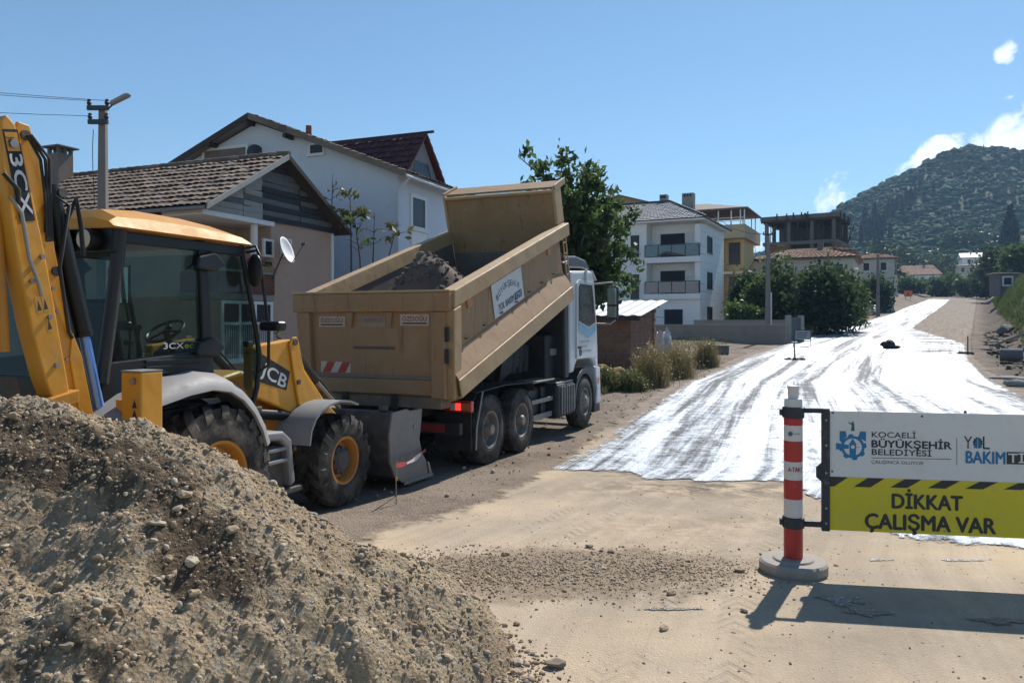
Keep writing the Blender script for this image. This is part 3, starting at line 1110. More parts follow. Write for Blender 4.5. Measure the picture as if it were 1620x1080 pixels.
m.tube((0, 0, -.25), (0, 0, .1), .03, n=8)
part(sd, 'mount', m, M_darkmetal, smooth=40)
m = MB()
tip = c0 + dn * .55 - d_y * .02
m.tube(c0 - d_y * .42, tip, .012, n=6)
part(sd, 'arm', m, M_darkmetal)
m = MB()
m.tube(tip - dn * .08, tip + dn * .05, .04, n=10)
part(sd, 'receiver', m, M_darkmetal)
# flower box on the parapet
fb_o = hA.matrix_basis @ Vector((-.32, 1.9, ZB(3.52)))
fb = empty('flower_box', fb_o, 22, 'planter of red flowers on the balcony parapet of the pink house', 'planter')
m = MB()
m.box(-.10, .10, 0, 1.1, 0, .16)
part(fb, 'trough', m, M_wood, bevel=.01)
m = MB()
for k in range(60):
    m.blob((random.uniform(-.1, .1), random.uniform(.05, 1.05), random.uniform(.16, .30)), .035, k, 1)
part(fb, 'foliage', m, mat('flower_leaves', (.035, .06, .02), .8))
m = MB()
for k in range(26):
    m.blob((random.uniform(-.08, .1), random.uniform(.05, .7), random.uniform(.24, .36)), .03, k, 1)
part(fb, 'flowers', m, mat('red_petals', (.45, .02, .02), .7))

# ---- large white gabled house behind
zBh = float(ground_z(-8, 30))
hB = empty('gabled_house', (-14.8, 32, zBh), 22, 'large white gabled house with maroon dormer behind the pink house', 'house')
Zb = lambda z: z - zBh
PK, EV = Zb(10.3), Zb(7.5)
pv, hwid = 4.62, 7.13
vl, vr = pv - hwid, pv + hwid
DEP = 11.0
m = MB()
m.prism([(vl + .5, 0), (vr - .55, 0), (vr - .55, EV + .12), (pv, PK - .22), (vl + .5, EV + .12)], 'y', .45, DEP - .4)
part(hB, 'wall', m, M_bluewhite)
m = MB()
for sgn, ve in ((-1, vl), (1, vr)):
    poly = [(pv, PK - .12), (pv, PK + .04), (ve, EV + .02), (ve, EV - .12)]
    m.prism(poly, 'y', 0, DEP)
rB = part(hB, 'roof', m, M_fasc)
tiles('roof_tiles', None, (vr + .03, -.03, EV + .02), (vr + .03, DEP, EV + .02), (pv, -.03, PK + .04), (pv, DEP, PK + .04), M_tile_old, .25, .36, parent=rB)
tiles('roof_tiles', None, (vl - .03, -.03, EV + .02), (vl - .03, DEP, EV + .02), (pv, -.03, PK + .04), (pv, DEP, PK + .04), M_tile_old, .25, .36, parent=rB)
for sgn, ve in ((-1, vl), (1, vr)):
    m = MB()
    m.prism([(pv, PK - .16), (pv, PK + .09), (ve, EV + .05), (ve, EV - .18)], 'y', -.045, -.005)
    part(rB, 'bargeboard', m, M_tile_old if sgn > 0 else M_darkwood)
for k in (0, 1, 2):
    m = MB()
    x = pv - 1.9 * (k - 1) - .1
    m.box(x - .06, x + .06, -.1, .5, PK - .35 - abs(k - 1) * .72, PK - .2 - abs(k - 1) * .72)
    part(rB, 'purlin', m, M_darkwood)
m = MB()
m.tube((vr - .02, .1, EV - .10), (vr - .02, DEP, EV - .10), .06, n=8)
part(rB, 'gutter', m, M_gutter, smooth=40)
m = MB()
m.path([(vr - .05, .45, EV - .12), (vr - .35, .40, EV - .45), (vr - .50, .38, EV - .62), (vr - .50, .38, .2)], .05)
part(hB, 'downpipe', m, M_gutter, smooth=40)
# openings on gable
m = MB()
m.box(1.97, 4.14, .40, .448, Zb(8.30), Zb(9.15))
part(hB, 'boarded_opening', m, mat('bare_plaster', (.17, .14, .115), .95, var=.6, scale=2.5))
m = MB()
for (a, b, c, d) in ((1.85, 1.97, 8.2, 9.27), (4.14, 4.26, 8.2, 9.27)):
    m.box(a, b, .38, .446, Zb(c), Zb(d))
m.box(1.97, 4.14, .38, .446, Zb(9.15), Zb(9.27))
part(hB, 'opening_surround', m, M_trim)
window(hB, 'y', 7.28, 7.87, Zb(8.62), Zb(8.95), .45, sign=-1)
m = MB()
m.lathe([(-.02, .10), (.03, .10)], (8.35, .43, Zb(8.85)), 'y', 14)
part(hB, 'vent', m, M_pane)
xs = vr - .55
window(hB, 'x', 1.5, 2.5, Zb(5.75), Zb(6.85), xs, fw=.14)
window(hB, 'x', 5.3, 6.3, Zb(5.75), Zb(6.85), xs, fw=.14)
m = MB()
m.box(xs, xs + .05, 1.4, 2.6, Zb(5.0), Zb(5.55))
part(hB, 'window_apron', m, M_trim)
# dormer
m = MB()
dx0, dx1, dz0, dz1 = 6.9, 11.05, Zb(7.75), Zb(9.60)
yc, hy = 3.0, 1.55
m.prism([(yc - hy, dz0), (yc + hy, dz0), (yc, dz1 - .05)], 'x', dx0, dx1 - .25)
dm = part(hB, 'dormer', m, mat('grey_dormer_face', (.24, .235, .25), .9, var=.3))
m = MB()
for sg in (-1, 1):
    m.add([(dx0 - 1.5, yc, dz1), (dx1, yc, dz1), (dx1 + .05, yc + sg * (hy + .18), dz0 - .15), (dx0 - 1.5, yc + sg * (hy + .18), dz0 - .15),
           (dx0 - 1.5, yc, dz1 + .08), (dx1, yc, dz1 + .08), (dx1 + .05, yc + sg * (hy + .20), dz0 - .07), (dx0 - 1.5, yc + sg * (hy + .20), dz0 - .07)],
          [(0, 1, 2, 3), (4, 5, 6, 7), (1, 5, 6, 2), (2, 6, 7, 3), (0, 3, 7, 4)])
part(dm, 'dormer_roof', m, M_tile_red)
for sg in (-1, 1):
    tiles('roof_tiles', None, (dx0 - 1.5, yc + sg * (hy + .2), dz0 - .07), (dx1 + .05, yc + sg * (hy + .2), dz0 - .07), (dx0 - 1.5, yc, dz1 + .08),
          (dx1, yc, dz1 + .08), M_tile_red, .30, .36, parent=dm)
m = MB()
m.prism([(yc - .9, dz0 + .02), (yc + .9, dz0 + .02), (yc + .55, dz0 + .75), (yc - .55, dz0 + .75)], 'x', dx1 - .245, dx1 - .235)
part(dm, 'dormer_opening', m, M_pane)
m = MB()
m.tube((dx0 - 1.4, yc, dz1 + .09), (dx1 + .3, yc, dz1 + .10), .06, n=8)
part(dm, 'ridge_pole', m, M_darkwood)
m = MB()
m.tube((6.4, 1.5, Zb(9.0)), (6.4, 1.5, Zb(10.05)), .12, n=12)
part(rB, 'flue', m, mat('rust_red_pipe', (.24, .075, .045), .8), smooth=40)
# dark satellite dish against the gable
s2 = empty('satellite_dish', hB.matrix_basis @ Vector((4.65, .30, Zb(8.45))), 22, 'dark satellite dish seen edge-on against the white gable', 'satellite dish')
m = MB()
m.lathe([(-.05, .02), (-.03, .2), (0, .36), (.012, .36), (-.018, .2), (-.038, .02)], (0, -.15, .35), 'y', 24)
q = m.build('dish', M_darkmetal, s2, smooth=50)
q.rotation_euler = (0, 0, rad(62))
m = MB()
m.tube((0, .14, .0), (0, -.15, .30), .03, n=8)
m.build('mount', M_darkmetal, s2)

# ---- white three-storey apartment house
zW = float(ground_z(14.9, 60)) - .1
hW = empty('apartment_house', (14.88, 60, zW), 27, 'white three-storey apartment house with glass balconies behind the brick shed', 'house')
Zw = lambda z: z - zW
fl = [Zw(1.45), Zw(4.35), Zw(7.30), Zw(10.1)]
xL = -12.5
DEPW = 9.0
m = MB()
m.box(xL, -4.35, 0, DEPW, 0, fl[3])
m.box(-4.35, 0, 1.45, DEPW, 0, fl[3])
m.box(-4.35, 0, 0, 1.45, 0, fl[1] - .25)
m.box(-.42, 0, .0, 1.45, fl[1] - .25, fl[3] - .28)
part(hW, 'wall', m, M_white)
for k in (1, 2):
    m = MB()
    m.box(-4.45, .06, -.35, 1.45, fl[k] - .45, fl[k] - .0)
    part(hW, 'balcony_slab', m, M_white, bevel=.02)
m = MB()
m.box(xL - .45, .45, -.55, DEPW + .4, fl[3] + .01, fl[3] + .16)
part(hW, 'eaves_slab', m, M_white, bevel=.02)
# horizontal cladding boards on the two faces seen
for k in range(17):
    z0 = .3 + k * .60
    if z0 + .57 > fl[3] - .02:
        break
    m = MB()
    m.box(0.003, .028, .04, DEPW - .05, z0, z0 + .57)
    m.build('facade_panel', M_white, hW, bevel=.008, seg=1)
    m = MB()
    m.box(xL + .05, -4.36, -.028, -.003, z0, z0 + .57)
    m.build('facade_panel', M_white, hW, bevel=.008, seg=1)
    if z0 + .57 < fl[1] - .5:
        m = MB()
        m.box(-4.34, -.03, -.028, -.003, z0, z0 + .57)
        m.build('facade_panel', M_white, hW, bevel=.008, seg=1)
    else:
        m = MB()
        m.box(-4.33, -.45, 1.415, 1.447, z0, z0 + .57)
        m.build('facade_panel', M_white, hW, bevel=.008, seg=1)
for k, (z0, z1) in enumerate(((fl[2] + .05, fl[2] + 2.05), (fl[1] + .05, fl[1] + 1.95))):
    window(hW, 'y', -3.6, -1.55, z0, z1, 1.42, sign=-1, sill=False, pane=M_shut, fw=.11)
window(hW, 'y', -2.87, -1.36, Zw(1.80), Zw(3.1), -.03, sign=-1, fw=.1, pane=M_shut)
for z0, z1 in ((Zw(3.95), Zw(6.0)), (Zw(7.4), Zw(9.2))):
    window(hW, 'y', -5.7, -4.95, z0, z1, -.03, sign=-1, sill=False, mull=0)
    window(hW, 'y', -9.0, -7.6, z0, z1, -.03, sign=-1, sill=False, mull=1)
for k in range(3):
    zc = (fl[k] + (.55 if k else .6))
    window(hW, 'x', 2.4, 4.1, zc, zc + 1.25, .03, fw=.06, frame=M_darkmetal, pane=M_shut)
# glass balcony rails
M_balglass = glass('balcony_glass', (.30, .36, .42), .10, .35, (.10, .13, .17))
for k in (1, 2):
    z0 = fl[k] + .02
    r_ = MB()
    for x in (-4.40, -3.3, -2.2, -1.1, -.02):
        r_.box(x - .03, x + .03, -.33, -.27, z0, z0 + .95)
    r_.box(-4.43, .01, -.335, -.265, z0 + .951, z0 + 1.0)
    r_.box(-.025, .015, -.262, 1.4, z0 + .951, z0 + 1.0)
    r_.box(-4.43, -4.39, -.262, 1.4, z0 + .951, z0 + 1.0)
    rail = r_.build('balcony_rail', M_darkmetal, hW)
    for x in (-4.36, -3.26, -2.16, -1.06):
        m = MB()
        m.box(x, x + 1.02, -.31, -.295, z0 + .06, z0 + .93)
        m.build('glass_panel', M_balglass, rail)
    m = MB()
    m.box(-.012, .003, -.25, 1.38, z0 + .06, z0 + .93)
    m.build('glass_panel', M_balglass, rail)
# hipped tile roof
rx0, rx1, ry0, ry1, rz, rt = xL - .6, .6, -.7, DEPW + .5, fl[3] + .165, fl[3] + 2.35
ymid = (ry0 + ry1) / 2
m = MB()
e1, e2 = rx0 + 4.2, rx1 - 4.2
m.add([(rx0, ry0, rz), (rx1, ry0, rz), (rx1, ry1, rz), (rx0, ry1, rz), (e1, ymid, rt), (e2, ymid, rt)],
      [(0, 1, 5, 4), (1, 2, 5), (2, 3, 4, 5), (3, 0, 4), (0, 3, 2, 1)])
rW = part(hW, 'roof', m, M_tile_grey)
tiles('roof_tiles', None, (rx0, ry0, rz), (rx1, ry0, rz), (e1, ymid, rt), (e2, ymid, rt), M_tile_grey, .34, .42, .03, .05, parent=rW)
tiles('roof_tiles', None, (rx1, ry0, rz), (rx1, ry1, rz), (e2, ymid, rt), (e2 + .01, ymid + .02, rt), M_tile_grey, .34, .42, .03, .05, parent=rW)
m = MB()
for a, b in (((rx1, ry0, rz), (e2, ymid, rt)), ((rx1, ry1, rz), (e2, ymid, rt)), ((e1, ymid, rt), (e2, ymid, rt)), ((rx0, ry0, rz), (e1, ymid, rt))):
    m.tube(Vector(a) + Vector((0, 0, .06)), Vector(b) + Vector((0, 0, .06)), .13, n=6)
part(rW, 'ridge_tiles', m, mat('dark_ridge', (.05, .06, .075), .8))
for (x, y, s) in ((-2.2, 5.2, .5), (-4.3, 5.0, .32)):
    m = MB()
    m.box(x - s, x + s, y - .35, y + .35, rt - 1.2, rt + .75)
    c = part(rW, 'chimney', m, M_concrete, bevel=.02)
    m = MB()
    for q in (-.5, 0, .5):
        m.box(x + q * s - .08, x + q * s + .08, y - .36, y - .345, rt + .42, rt + .65)
    part(rW, 'chimney_vent', m, M_pane)

# ---- ochre building behind with a roofed terrace
pY = at(1142, 500, 78)
zY = float(ground_z(pY.x, 78))
hY = empty('terrace_building', (pY.x, 78, zY), 27, 'ochre apartment building with roofed top terrace behind the white house', 'house')
Zy = lambda row: EYE + (HOR - row) / FPX * 78 - zY
m = MB()
m.box(-7, 0.0, 0, 9, 0, Zy(378))
m.box(0, 2.0, 1.2, 7, 0, Zy(378))
part(hY, 'wall', m, M_yellow)
m = MB()
m.box(-7.3, 2.4, -.5, 9, Zy(378), Zy(357))
part(hY, 'terrace_parapet', m, mat('beige_parapet', (.42, .33, .22), .9), bevel=.02)
m = MB()
for k in range(1, 3):
    m.box(-.05, 2.1, -.02, 7.1, Zy(378) - k * 3.5 - .12, Zy(378) - k * 3.5 + .12)
part(hY, 'string_course', m, M_cream)
for k in range(3):
    z = Zy(378) - 2.3 - k * 3.5
    if z < .4:
        break
    window(hY, 'y', -1.35, -.35, z, z + 1.9, 0, sign=-1, frame=M_yellow)
    window(hY, 'y', .45, 1.65, z - .3, z + 2.0, 1.2, sign=-1, frame=M_yellow)
for x in (-1.9, -.3, 1.0, 1.9, 2.3):
    for y_, rw in ((-.3, 334), (6.2, 336)):
        m = MB()
        m.box(x - .05, x + .05, y_, y_ + .1, Zy(357), Zy(rw))
        part(hY, 'terrace_post', m, M_trim)
m = MB()
m.box(-2, 2.35, -.28, -.22, Zy(357) + .35, Zy(357) + .40)
m.box(-2, 2.35, -.28, -.22, Zy(357) + .70, Zy(357) + .75)
part(hY, 'terrace_railing', m, M_trim)
m = MB()
m.add([(-7, -.7, Zy(333)), (2.7, -.7, Zy(333)), (2.7, 8, Zy(333)), (-7, 8, Zy(333)), (-7, 3.6, Zy(312)), (-2.4, 3.6, Zy(312)),
       (-7, -.7, Zy(331)), (2.7, -.7, Zy(331)), (2.7, 8, Zy(331)), (-7, 8, Zy(331))],
      [(0, 1, 2, 3), (0, 1, 7, 6), (1, 2, 8, 7), (2, 3, 9, 8), (6, 7, 5, 4), (7, 8, 5), (8, 9, 4, 5), (3, 0, 6, 4, 9)])
part(hY, 'roof', m, mat('brown_sheet_roof', (.14, .11, .10), .8))
# second ochre gable peeping over the white house roof
p2 = at(1010, 325, 86)
z2 = float(ground_z(p2.x, 86))
h2 = empty('gabled_block', (p2.x, 86, z2), 27, 'ochre gable roof just showing above the white house roof by the tree', 'house')
m = MB()
zt = EYE + (HOR - 306) / FPX * 86 - z2
m.prism([(-6, 0), (4, 0), (4, zt - 1.9), (-2.2, zt - .15), (-6, zt - 1.6)], 'y', 0, 9)
part(h2, 'wall', m, mat('tan_gable', (.36, .24, .13), .9))
m = MB()
m.strip([(4.6, zt - 2.05), (-2.2, zt), (-6.6, zt - 1.7)], 'y', -.5, 9.5, .15)
part(h2, 'roof', m, mat('tan_sheet_roof', (.22, .15, .105), .85))

# ---- brick shed with sheet-metal roof
pS = Vector((.1567 * 31, 31, 0))
zS = float(ground_z(pS.x, 31)) - .05
hS = empty('brick_shed', (pS.x, 31, zS), 22, 'small brick shed with pale sheet-metal lean-to roof behind the truck cab', 'shed')
Zs = lambda z: z - zS
m = MB()
m.prism([(0, 0), (4.7, 0), (4.7, Zs(2.95)), (0, Zs(2.32))], 'x', -4.6, 0)
part(hS, 'wall', m, M_blockbrick)
m = MB()
for k in range(13):
    m.box(-.05, .035 + (k % 2) * .05, 4.35, 4.78, .1 + k * .215, .1 + k * .215 + .195)
part(hS, 'toothed_brick_end', m, M_blockbrick)
m = MB()
n = 46
xs_ = np.linspace(-5.2, .55, n)
for i in range(n - 1):
    w0, w1 = [.03 * (1 if (k // 2) % 2 else 0) for k in (i, i + 1)]
    a, b = xs_[i], xs_[i + 1]
    m.add([(a, -.5, Zs(2.30) + w0), (b, -.5, Zs(2.30) + w1), (b, 5.3, Zs(3.06) + w1), (a, 5.3, Zs(3.06) + w0),
           (a, -.5, Zs(2.285) + w0), (b, -.5, Zs(2.285) + w1), (b, 5.3, Zs(3.045) + w1), (a, 5.3, Zs(3.045) + w0)],
          [(0, 1, 2, 3), (7, 6, 5, 4), (0, 4, 5, 1), (2, 6, 7, 3)])
rS = part(hS, 'roof', m, mat('galvanised_sheet', (.52, .53, .54), .45, metal=.25, var=.12, dust=.15))
m = MB()
m.box(-5.1, .45, -.45, -.35, Zs(2.10), Zs(2.27))
m.box(.36, .46, -.35, 5.2, Zs(2.25), Zs(2.27))
for y in (.6, 2.2, 3.8):
    m.box(-5.1, .4, y, y + .1, Zs(2.20 + y * .13), Zs(2.29 + y * .13))
part(rS, 'rafter', m, M_darkwood)

# ---- concrete garden wall with cap, gate pillar and metal gate
pG = at(1243, 508, 47)
gw = empty('garden_wall', (pG.x, 47, float(ground_z(pG.x, 47))), 27, 'low rendered concrete garden wall in front of the white apartment house', 'wall')
m = MB()
m.box(-13.5, 0, -.1, .1, -.4, 1.15)
part(gw, 'wall_body', m, mat('stained_wall_render', (.25, .215, .19), .93, var=.3, scale=.9, dust=.2, dustcol=(.16, .14, .13), streak=(1, 1, .4)))
m = MB()
m.box(-13.5, .02, -.14, .14, 1.155, 1.22)
part(gw, 'coping', m, M_concrete, bevel=.01)
gw2 = empty('garden_wall', (pG.x + 1, 56, float(ground_z(pG.x, 56))), 27, 'farther grey garden wall behind the concrete utility pole', 'wall')
m = MB()
m.box(-4.5, 2.6, -.1, .1, -.4, .98)
part(gw2, 'wall_body', m, M_concrete)
m = MB()
m.box(-4.5, 2.65, -.13, .13, .985, 1.05)
part(gw2, 'coping', m, M_concrete)
pT = at(1247, 525, 48)
gt = empty('metal_gate', (pT.x, 48, float(ground_z(pT.x, 48))), -28, 'grey sheet-metal yard gate between concrete pillars', 'gate')
for x in (0, 1.15):
    m = MB()
    m.box(x - .14, x + .14, -.14, .14, -.2, 1.75)
    m.build('pillar', M_concrete, gt, bevel=.015)
for k in range(5):
    m = MB()
    m.box(.155 + k * .168, .155 + k * .168 + .160, -.02 + .006 * (k % 2), .02, .1, 1.6)
    m.build('gate_panel', mat('gate_grey', (.115, .12, .13), .6) if k == 0 else bpy.data.materials['gate_grey'], gt, bevel=.006, seg=1)

# ---- tiled houses up the road
def far_house(name, px, row_ridge, row_eave, row_base, Y, wpx, phi, wallm, roofm, label, hip=.35, depth=8., tw=.55, wins=3, sheet=False):
    p = at(px, row_base, Y)
    zg_ = float(ground_z(p.x, Y))
    o = empty(name, (p.x, Y, zg_), phi, label, 'house')
    s = Y / FPX
    ze, zr = EYE + (HOR - row_eave) * s - zg_, EYE + (HOR - row_ridge) * s - zg_
    w = wpx * s
    m = MB()
    m.box(-w / 2, w / 2, 0, depth, -.5, ze)
    m.build('wall', wallm, o)
    ov = .6
    x0, x1, y0, y1 = -w / 2 - ov, w / 2 + ov, -ov, depth + ov
    ym = (y0 + y1) / 2
    a0, a1 = x0 + (x1 - x0) * hip, x1 - (x1 - x0) * hip
    m = MB()
    m.add([(x0, y0, ze), (x1, y0, ze), (x1, y1, ze), (x0, y1, ze), (a0, ym, zr), (a1, ym, zr)],
          [(0, 1, 5, 4), (1, 2, 5), (2, 3, 4, 5), (3, 0, 4), (0, 3, 2, 1)])
    r = m.build('roof', roofm, o)
    if not sheet:
        tiles('roof_tiles', None, (x0, y0, ze), (x1, y0, ze), (a0, ym, zr), (a1, ym, zr), roofm, tw, tw * 1.3, .04, .09, parent=r)
        tiles('roof_tiles', None, (x1, y0, ze), (x1, y1, ze), (a1, ym, zr), (a1 + .01, ym + .02, zr), roofm, tw, tw * 1.3, .04, .09, parent=r)
    m = MB()
    m.box(w * .12, w * .12 + .6, ym - .9, ym - .3, zr - 1, zr + .55)
    m.build('chimney', M_darkconc, r)
    for k in range(wins):
        x = -w / 2 + w * (k + .6) / (wins + .2)
        window(o, 'y', x - .45, x + .45, ze - 2.0, ze - .7, 0, sign=-1, sill=True)
    window(o, 'x', depth * .35, depth * .35 + .9, ze - 2.0, ze - .7, w / 2)
    m = MB()
    m.box(-w / 2 - .3, w / 2 + .3, -.35, depth + .3, ze - .16, ze - .02)
    m.build('eaves', M_fasc, o)
    return o


far_house('tiled_bungalow', 1268, 388, 409, 500, 82, 150, 27, M_cream, M_tile_far, 'broad hipped orange-tiled house below the unfinished concrete frame', .36, 10, wins=4)
far_house('tiled_bungalow', 1310, 386, 398, 490, 92, 58, 30, M_cream, M_tile_far, 'narrow tiled house wing right behind the broad orange-tiled house', .42, 9, wins=2)
far_house('tiled_bungalow', 1384, 398, 409, 470, 128, 54, 27, M_cream, M_tile_far, 'cream house with orange hip roof left of the far utility pole', .40, 9, wins=2)
far_house('tiled_bungalow', 1450, 418, 435, 470, 240, 66, 30, M_white, M_tile_far, 'long white house with pinkish tile roof at the end of the road', .2, 12, wins=4)
far_house('roadside_house', 1404, 432, 434, 470, 190, 28, 27, M_cream, M_tile_far, 'tiny low cream outbuilding beside the far tiled house', .3, 7, wins=1)
far_house('roadside_house', 1542, 398, 407, 470, 250, 34, 24, M_white, mat('pale_sheet_roof', (.50, .53, .52), .6), 'white two-storey house with pale sheet roof right of the road end', .02, 10, wins=2, sheet=True)
far_house('roadside_house', 1530, 418, 420, 465, 235, 26, 24, M_cream, M_fasc, 'small cream porch house in front of the sheet-roofed white house', .1, 6, wins=2, sheet=True)
far_house('roadside_house', 1614, 371, 377, 420, 330, 26, 24, M_trim, M_tile_far, 'pale house high on the hillside at the right edge', .3, 9, wins=2)
far_house('stone_hut', 1597, 430, 432, 462, 120, 26, 10, M_darkconc, M_darkwood, 'dark stone hut with white-framed window on the right bank', .05, 4, wins=0, sheet=True)
hut = bpy.data.objects['stone_hut']
window(hut, 'y', -.8, .3, 1.2, 2.3, 0, sign=-1, fw=.25)

# ---- unfinished concrete frame building
pC = at(1322, 500, 100)
zC = float(ground_z(pC.x, 100))
hC = empty('concrete_frame_building', (pC.x, 100, zC), 33, 'unfinished grey concrete frame building with timber props under its slabs', 'building')
Zc = lambda row: EYE + (HOR - row) / FPX * 100 - zC
xa, xb, ya, yb = -9.2, 0, 0, 8.5
for (row, th, ex) in ((336, .55, .45), (378, .45, .2), (414, .45, .2)):
    m = MB()
    m.box(xa - ex, xb + ex, ya - ex, yb + ex, Zc(row) - th, Zc(row))
    m.build('floor_slab', M_darkconc, hC)
for (r0, r1) in ((336, 378), (378, 414), (414, 480)):
    for x in (xa + .25, xa + 3.2, xa + 6.2, xb - .25):
        for y in (ya + .25, (ya + yb) / 2, yb - .25):
            m = MB()
            zt = Zc(r0) - (.56 if r0 == 336 else .46)
            m.box(x - .22, x + .22, y - .22, y + .22, Zc(r1) + .01 if r1 < 480 else -.5, zt)
            m.build('column', M_darkconc, hC)
R = random.Random(5)
for k in range(46):
    x, y = R.uniform(xa, xb), R.choice([ya - .25, ya + .1, R.uniform(ya, yb), yb])
    if R.random() < .35:
        x, y = xb + .2, R.uniform(ya, yb)
    m = MB()
    dx = R.uniform(-.9, .9) if R.random() < .3 else R.uniform(-.1, .1)
    m.tube((x, y, Zc(378) + .02), (x + dx, y, Zc(336) - .57), .055, n=5)
    m.build('prop', M_darkwood, hC)
for k in range(14):
    m = MB()
    x = xb + .5 if k % 2 else R.uniform(xa, xb)
    y = R.uniform(ya, yb) if k % 2 else ya - .55
    m.box(x - .08, x + .08, y - .08, y + .08, Zc(336) - R.uniform(.5, 1.1), Zc(336) + R.uniform(.1, .35))
    m.build('formwork_board', M_darkwood, hC)
m = MB()
m.box(xa + .5, xa + 3.0, ya + .3, ya + .5, Zc(414) + .01, Zc(378) - .47)
m.build('infill_wall', M_blockbrick, hC)
m = MB()
m.box(xb - .5, xb - .3, ya + 3, ya + 5.5, Zc(414) + .01, Zc(378) - .47)
m.build('infill_wall', M_blockbrick, hC)
for (x0_, x1_, y0_, y1_, r0_, r1_) in ((xa, xb, yb - .7, yb - .55, 336, 378), (xa, xb, 5.0, 5.15, 378, 414), (xa + 2.6, xa + 2.75, 1.0, 6, 336, 378)):
    m = MB()
    m.box(x0_ + .5, x1_ - .5 if x1_ > x0_ + 1 else x1_ + .5, y0_, y1_, Zc(r1_) + .02, Zc(r0_) - .6)
    m.build('back_wall', M_darkconc, hC)
for k in range(7):
    m = MB()
    m.box(xa - .4, xb + .4, ya - .35 + k * 1.45, ya - .2 + k * 1.45, Zc(336) - .85, Zc(336) - .56)
    m.build('formwork_beam', M_darkwood, hC)
# ------------------------------------------------------------------ vegetation
def leaf_cloud(pts, size, R, droop=.3, elong=1.9):
    """one small folded leaf per point -> quads"""
    n = len(pts)
    d = R.normal(0, 1, (n, 3))
    d[:, 2] -= droop
    d /= np.linalg.norm(d, axis=1)[:, None]
    q = R.normal(0, 1, (n, 3))
    w = np.cross(d, q)
    w /= np.linalg.norm(w, axis=1)[:, None] + 1e-9
    nn_ = np.cross(d, w)
    s = size * R.uniform(.6, 1.35, n)[:, None]
    a = pts - d * s * elong * .5
    b = pts + w * s * .5 + nn_ * s * .12
    c = pts + d * s * elong * .5
    e = pts - w * s * .5 + nn_ * s * .12
    V = np.stack([a, b, c, e], 1).reshape(-1, 3)
    F = np.arange(4 * n).reshape(n, 4)
    return V, F


def clump_points(c, r, n, R, clumps=30, spread=.22, hollow=.55, flat=0.):
    """leaf positions in uneven clumps over an ellipsoid"""
    u = R.normal(0, 1, (clumps, 3))
    u /= np.linalg.norm(u, axis=1)[:, None]
    rr = R.uniform(hollow, 1.0, clumps) ** .7
    cc = u * rr[:, None]
    cc[:, 2] = np.maximum(cc[:, 2], -.75 + flat)
    k = R.integers(0, clumps, n)
    sz = R.uniform(.5, 1.5, clumps)[k][:, None] * spread
    p = cc[k] + R.normal(0, 1, (n, 3)) * sz
    return np.asarray(c) + p * np.asarray(r)


M_bark = mat('grey_bark', (.10, .085, .07), .95, var=.4, scale=9, bump=.7, bscale=30, streak=(1, 1, .3))
M_lf_wal = leafmat('walnut_leaf', (.052, .096, .030), (.095, .145, .048), .6)
M_lf_dark = leafmat('dark_bush_leaf', (.030, .058, .023), (.060, .098, .036), .52)
M_lf_mid = leafmat('green_bush_leaf', (.055, .098, .028), (.110, .160, .052), .58)
M_lf_yel = leafmat('yellowing_leaf', (.075, .085, .022), (.16, .145, .035), .4)
M_lf_lite = leafmat('fresh_leaf', (.055, .110, .022), (.090, .155, .040), .4)
M_lf_far = leafmat('far_tree_leaf', (.030, .058, .022), (.058, .094, .036), .3)
M_bank = leafmat('bank_grass_blade', (.065, .105, .028), (.130, .170, .055), .4)
M_dry = leafmat('dry_grass', (.23, .185, .085), (.34, .28, .14), .3)
M_gr = leafmat('green_grass', (.110, .130, .045), (.200, .200, .085), .4)


def tree(name, base, h, crown_c, crown_r, n, leaf, mat_, label, seed, clumps=40, spread=.18, trunk_r=.12, group=None, limbs=9, cat='tree', hollow=.45):
    R = np.random.default_rng(seed)
    o = empty(name, base, 0, label, cat, group)
    cc, cr = np.array(crown_c, float), np.array(crown_r, float)
    pts = clump_points(cc, cr, n, R, clumps, spread, hollow)
    V, F = leaf_cloud(pts, leaf, R)
    np_obj('crown', V, F, mat_, o)
    m = MB()
    m.path([(0, 0, -.2), (R.normal(0, .05), R.normal(0, .05), cc[2] * .35), (cc[0] * .5, cc[1] * .5, cc[2] * .75), tuple(cc + [0, 0, cr[2] * .4])], [trunk_r, trunk_r * .85, trunk_r * .6, trunk_r * .2], 8)
    for k in range(limbs):
        t = R.uniform(.35, .9)
        p0 = Vector((cc[0] * .5 * t, cc[1] * .5 * t, cc[2] * (.35 + .45 * t)))
        dr_ = R.normal(0, 1, 3)
        dr_[2] = abs(dr_[2]) * .8 + .1
        dr_ /= np.linalg.norm(dr_)
        p2 = Vector(cc + dr_ * cr * .85)
        p1 = p0.lerp(p2, .5) + Vector((0, 0, .12 * cr[2]))
        m.path([p0, p1, p2], [trunk_r * .45, trunk_r * .25, trunk_r * .07], 6)
    m.build('trunk', M_bark, o, smooth=50)
    return o


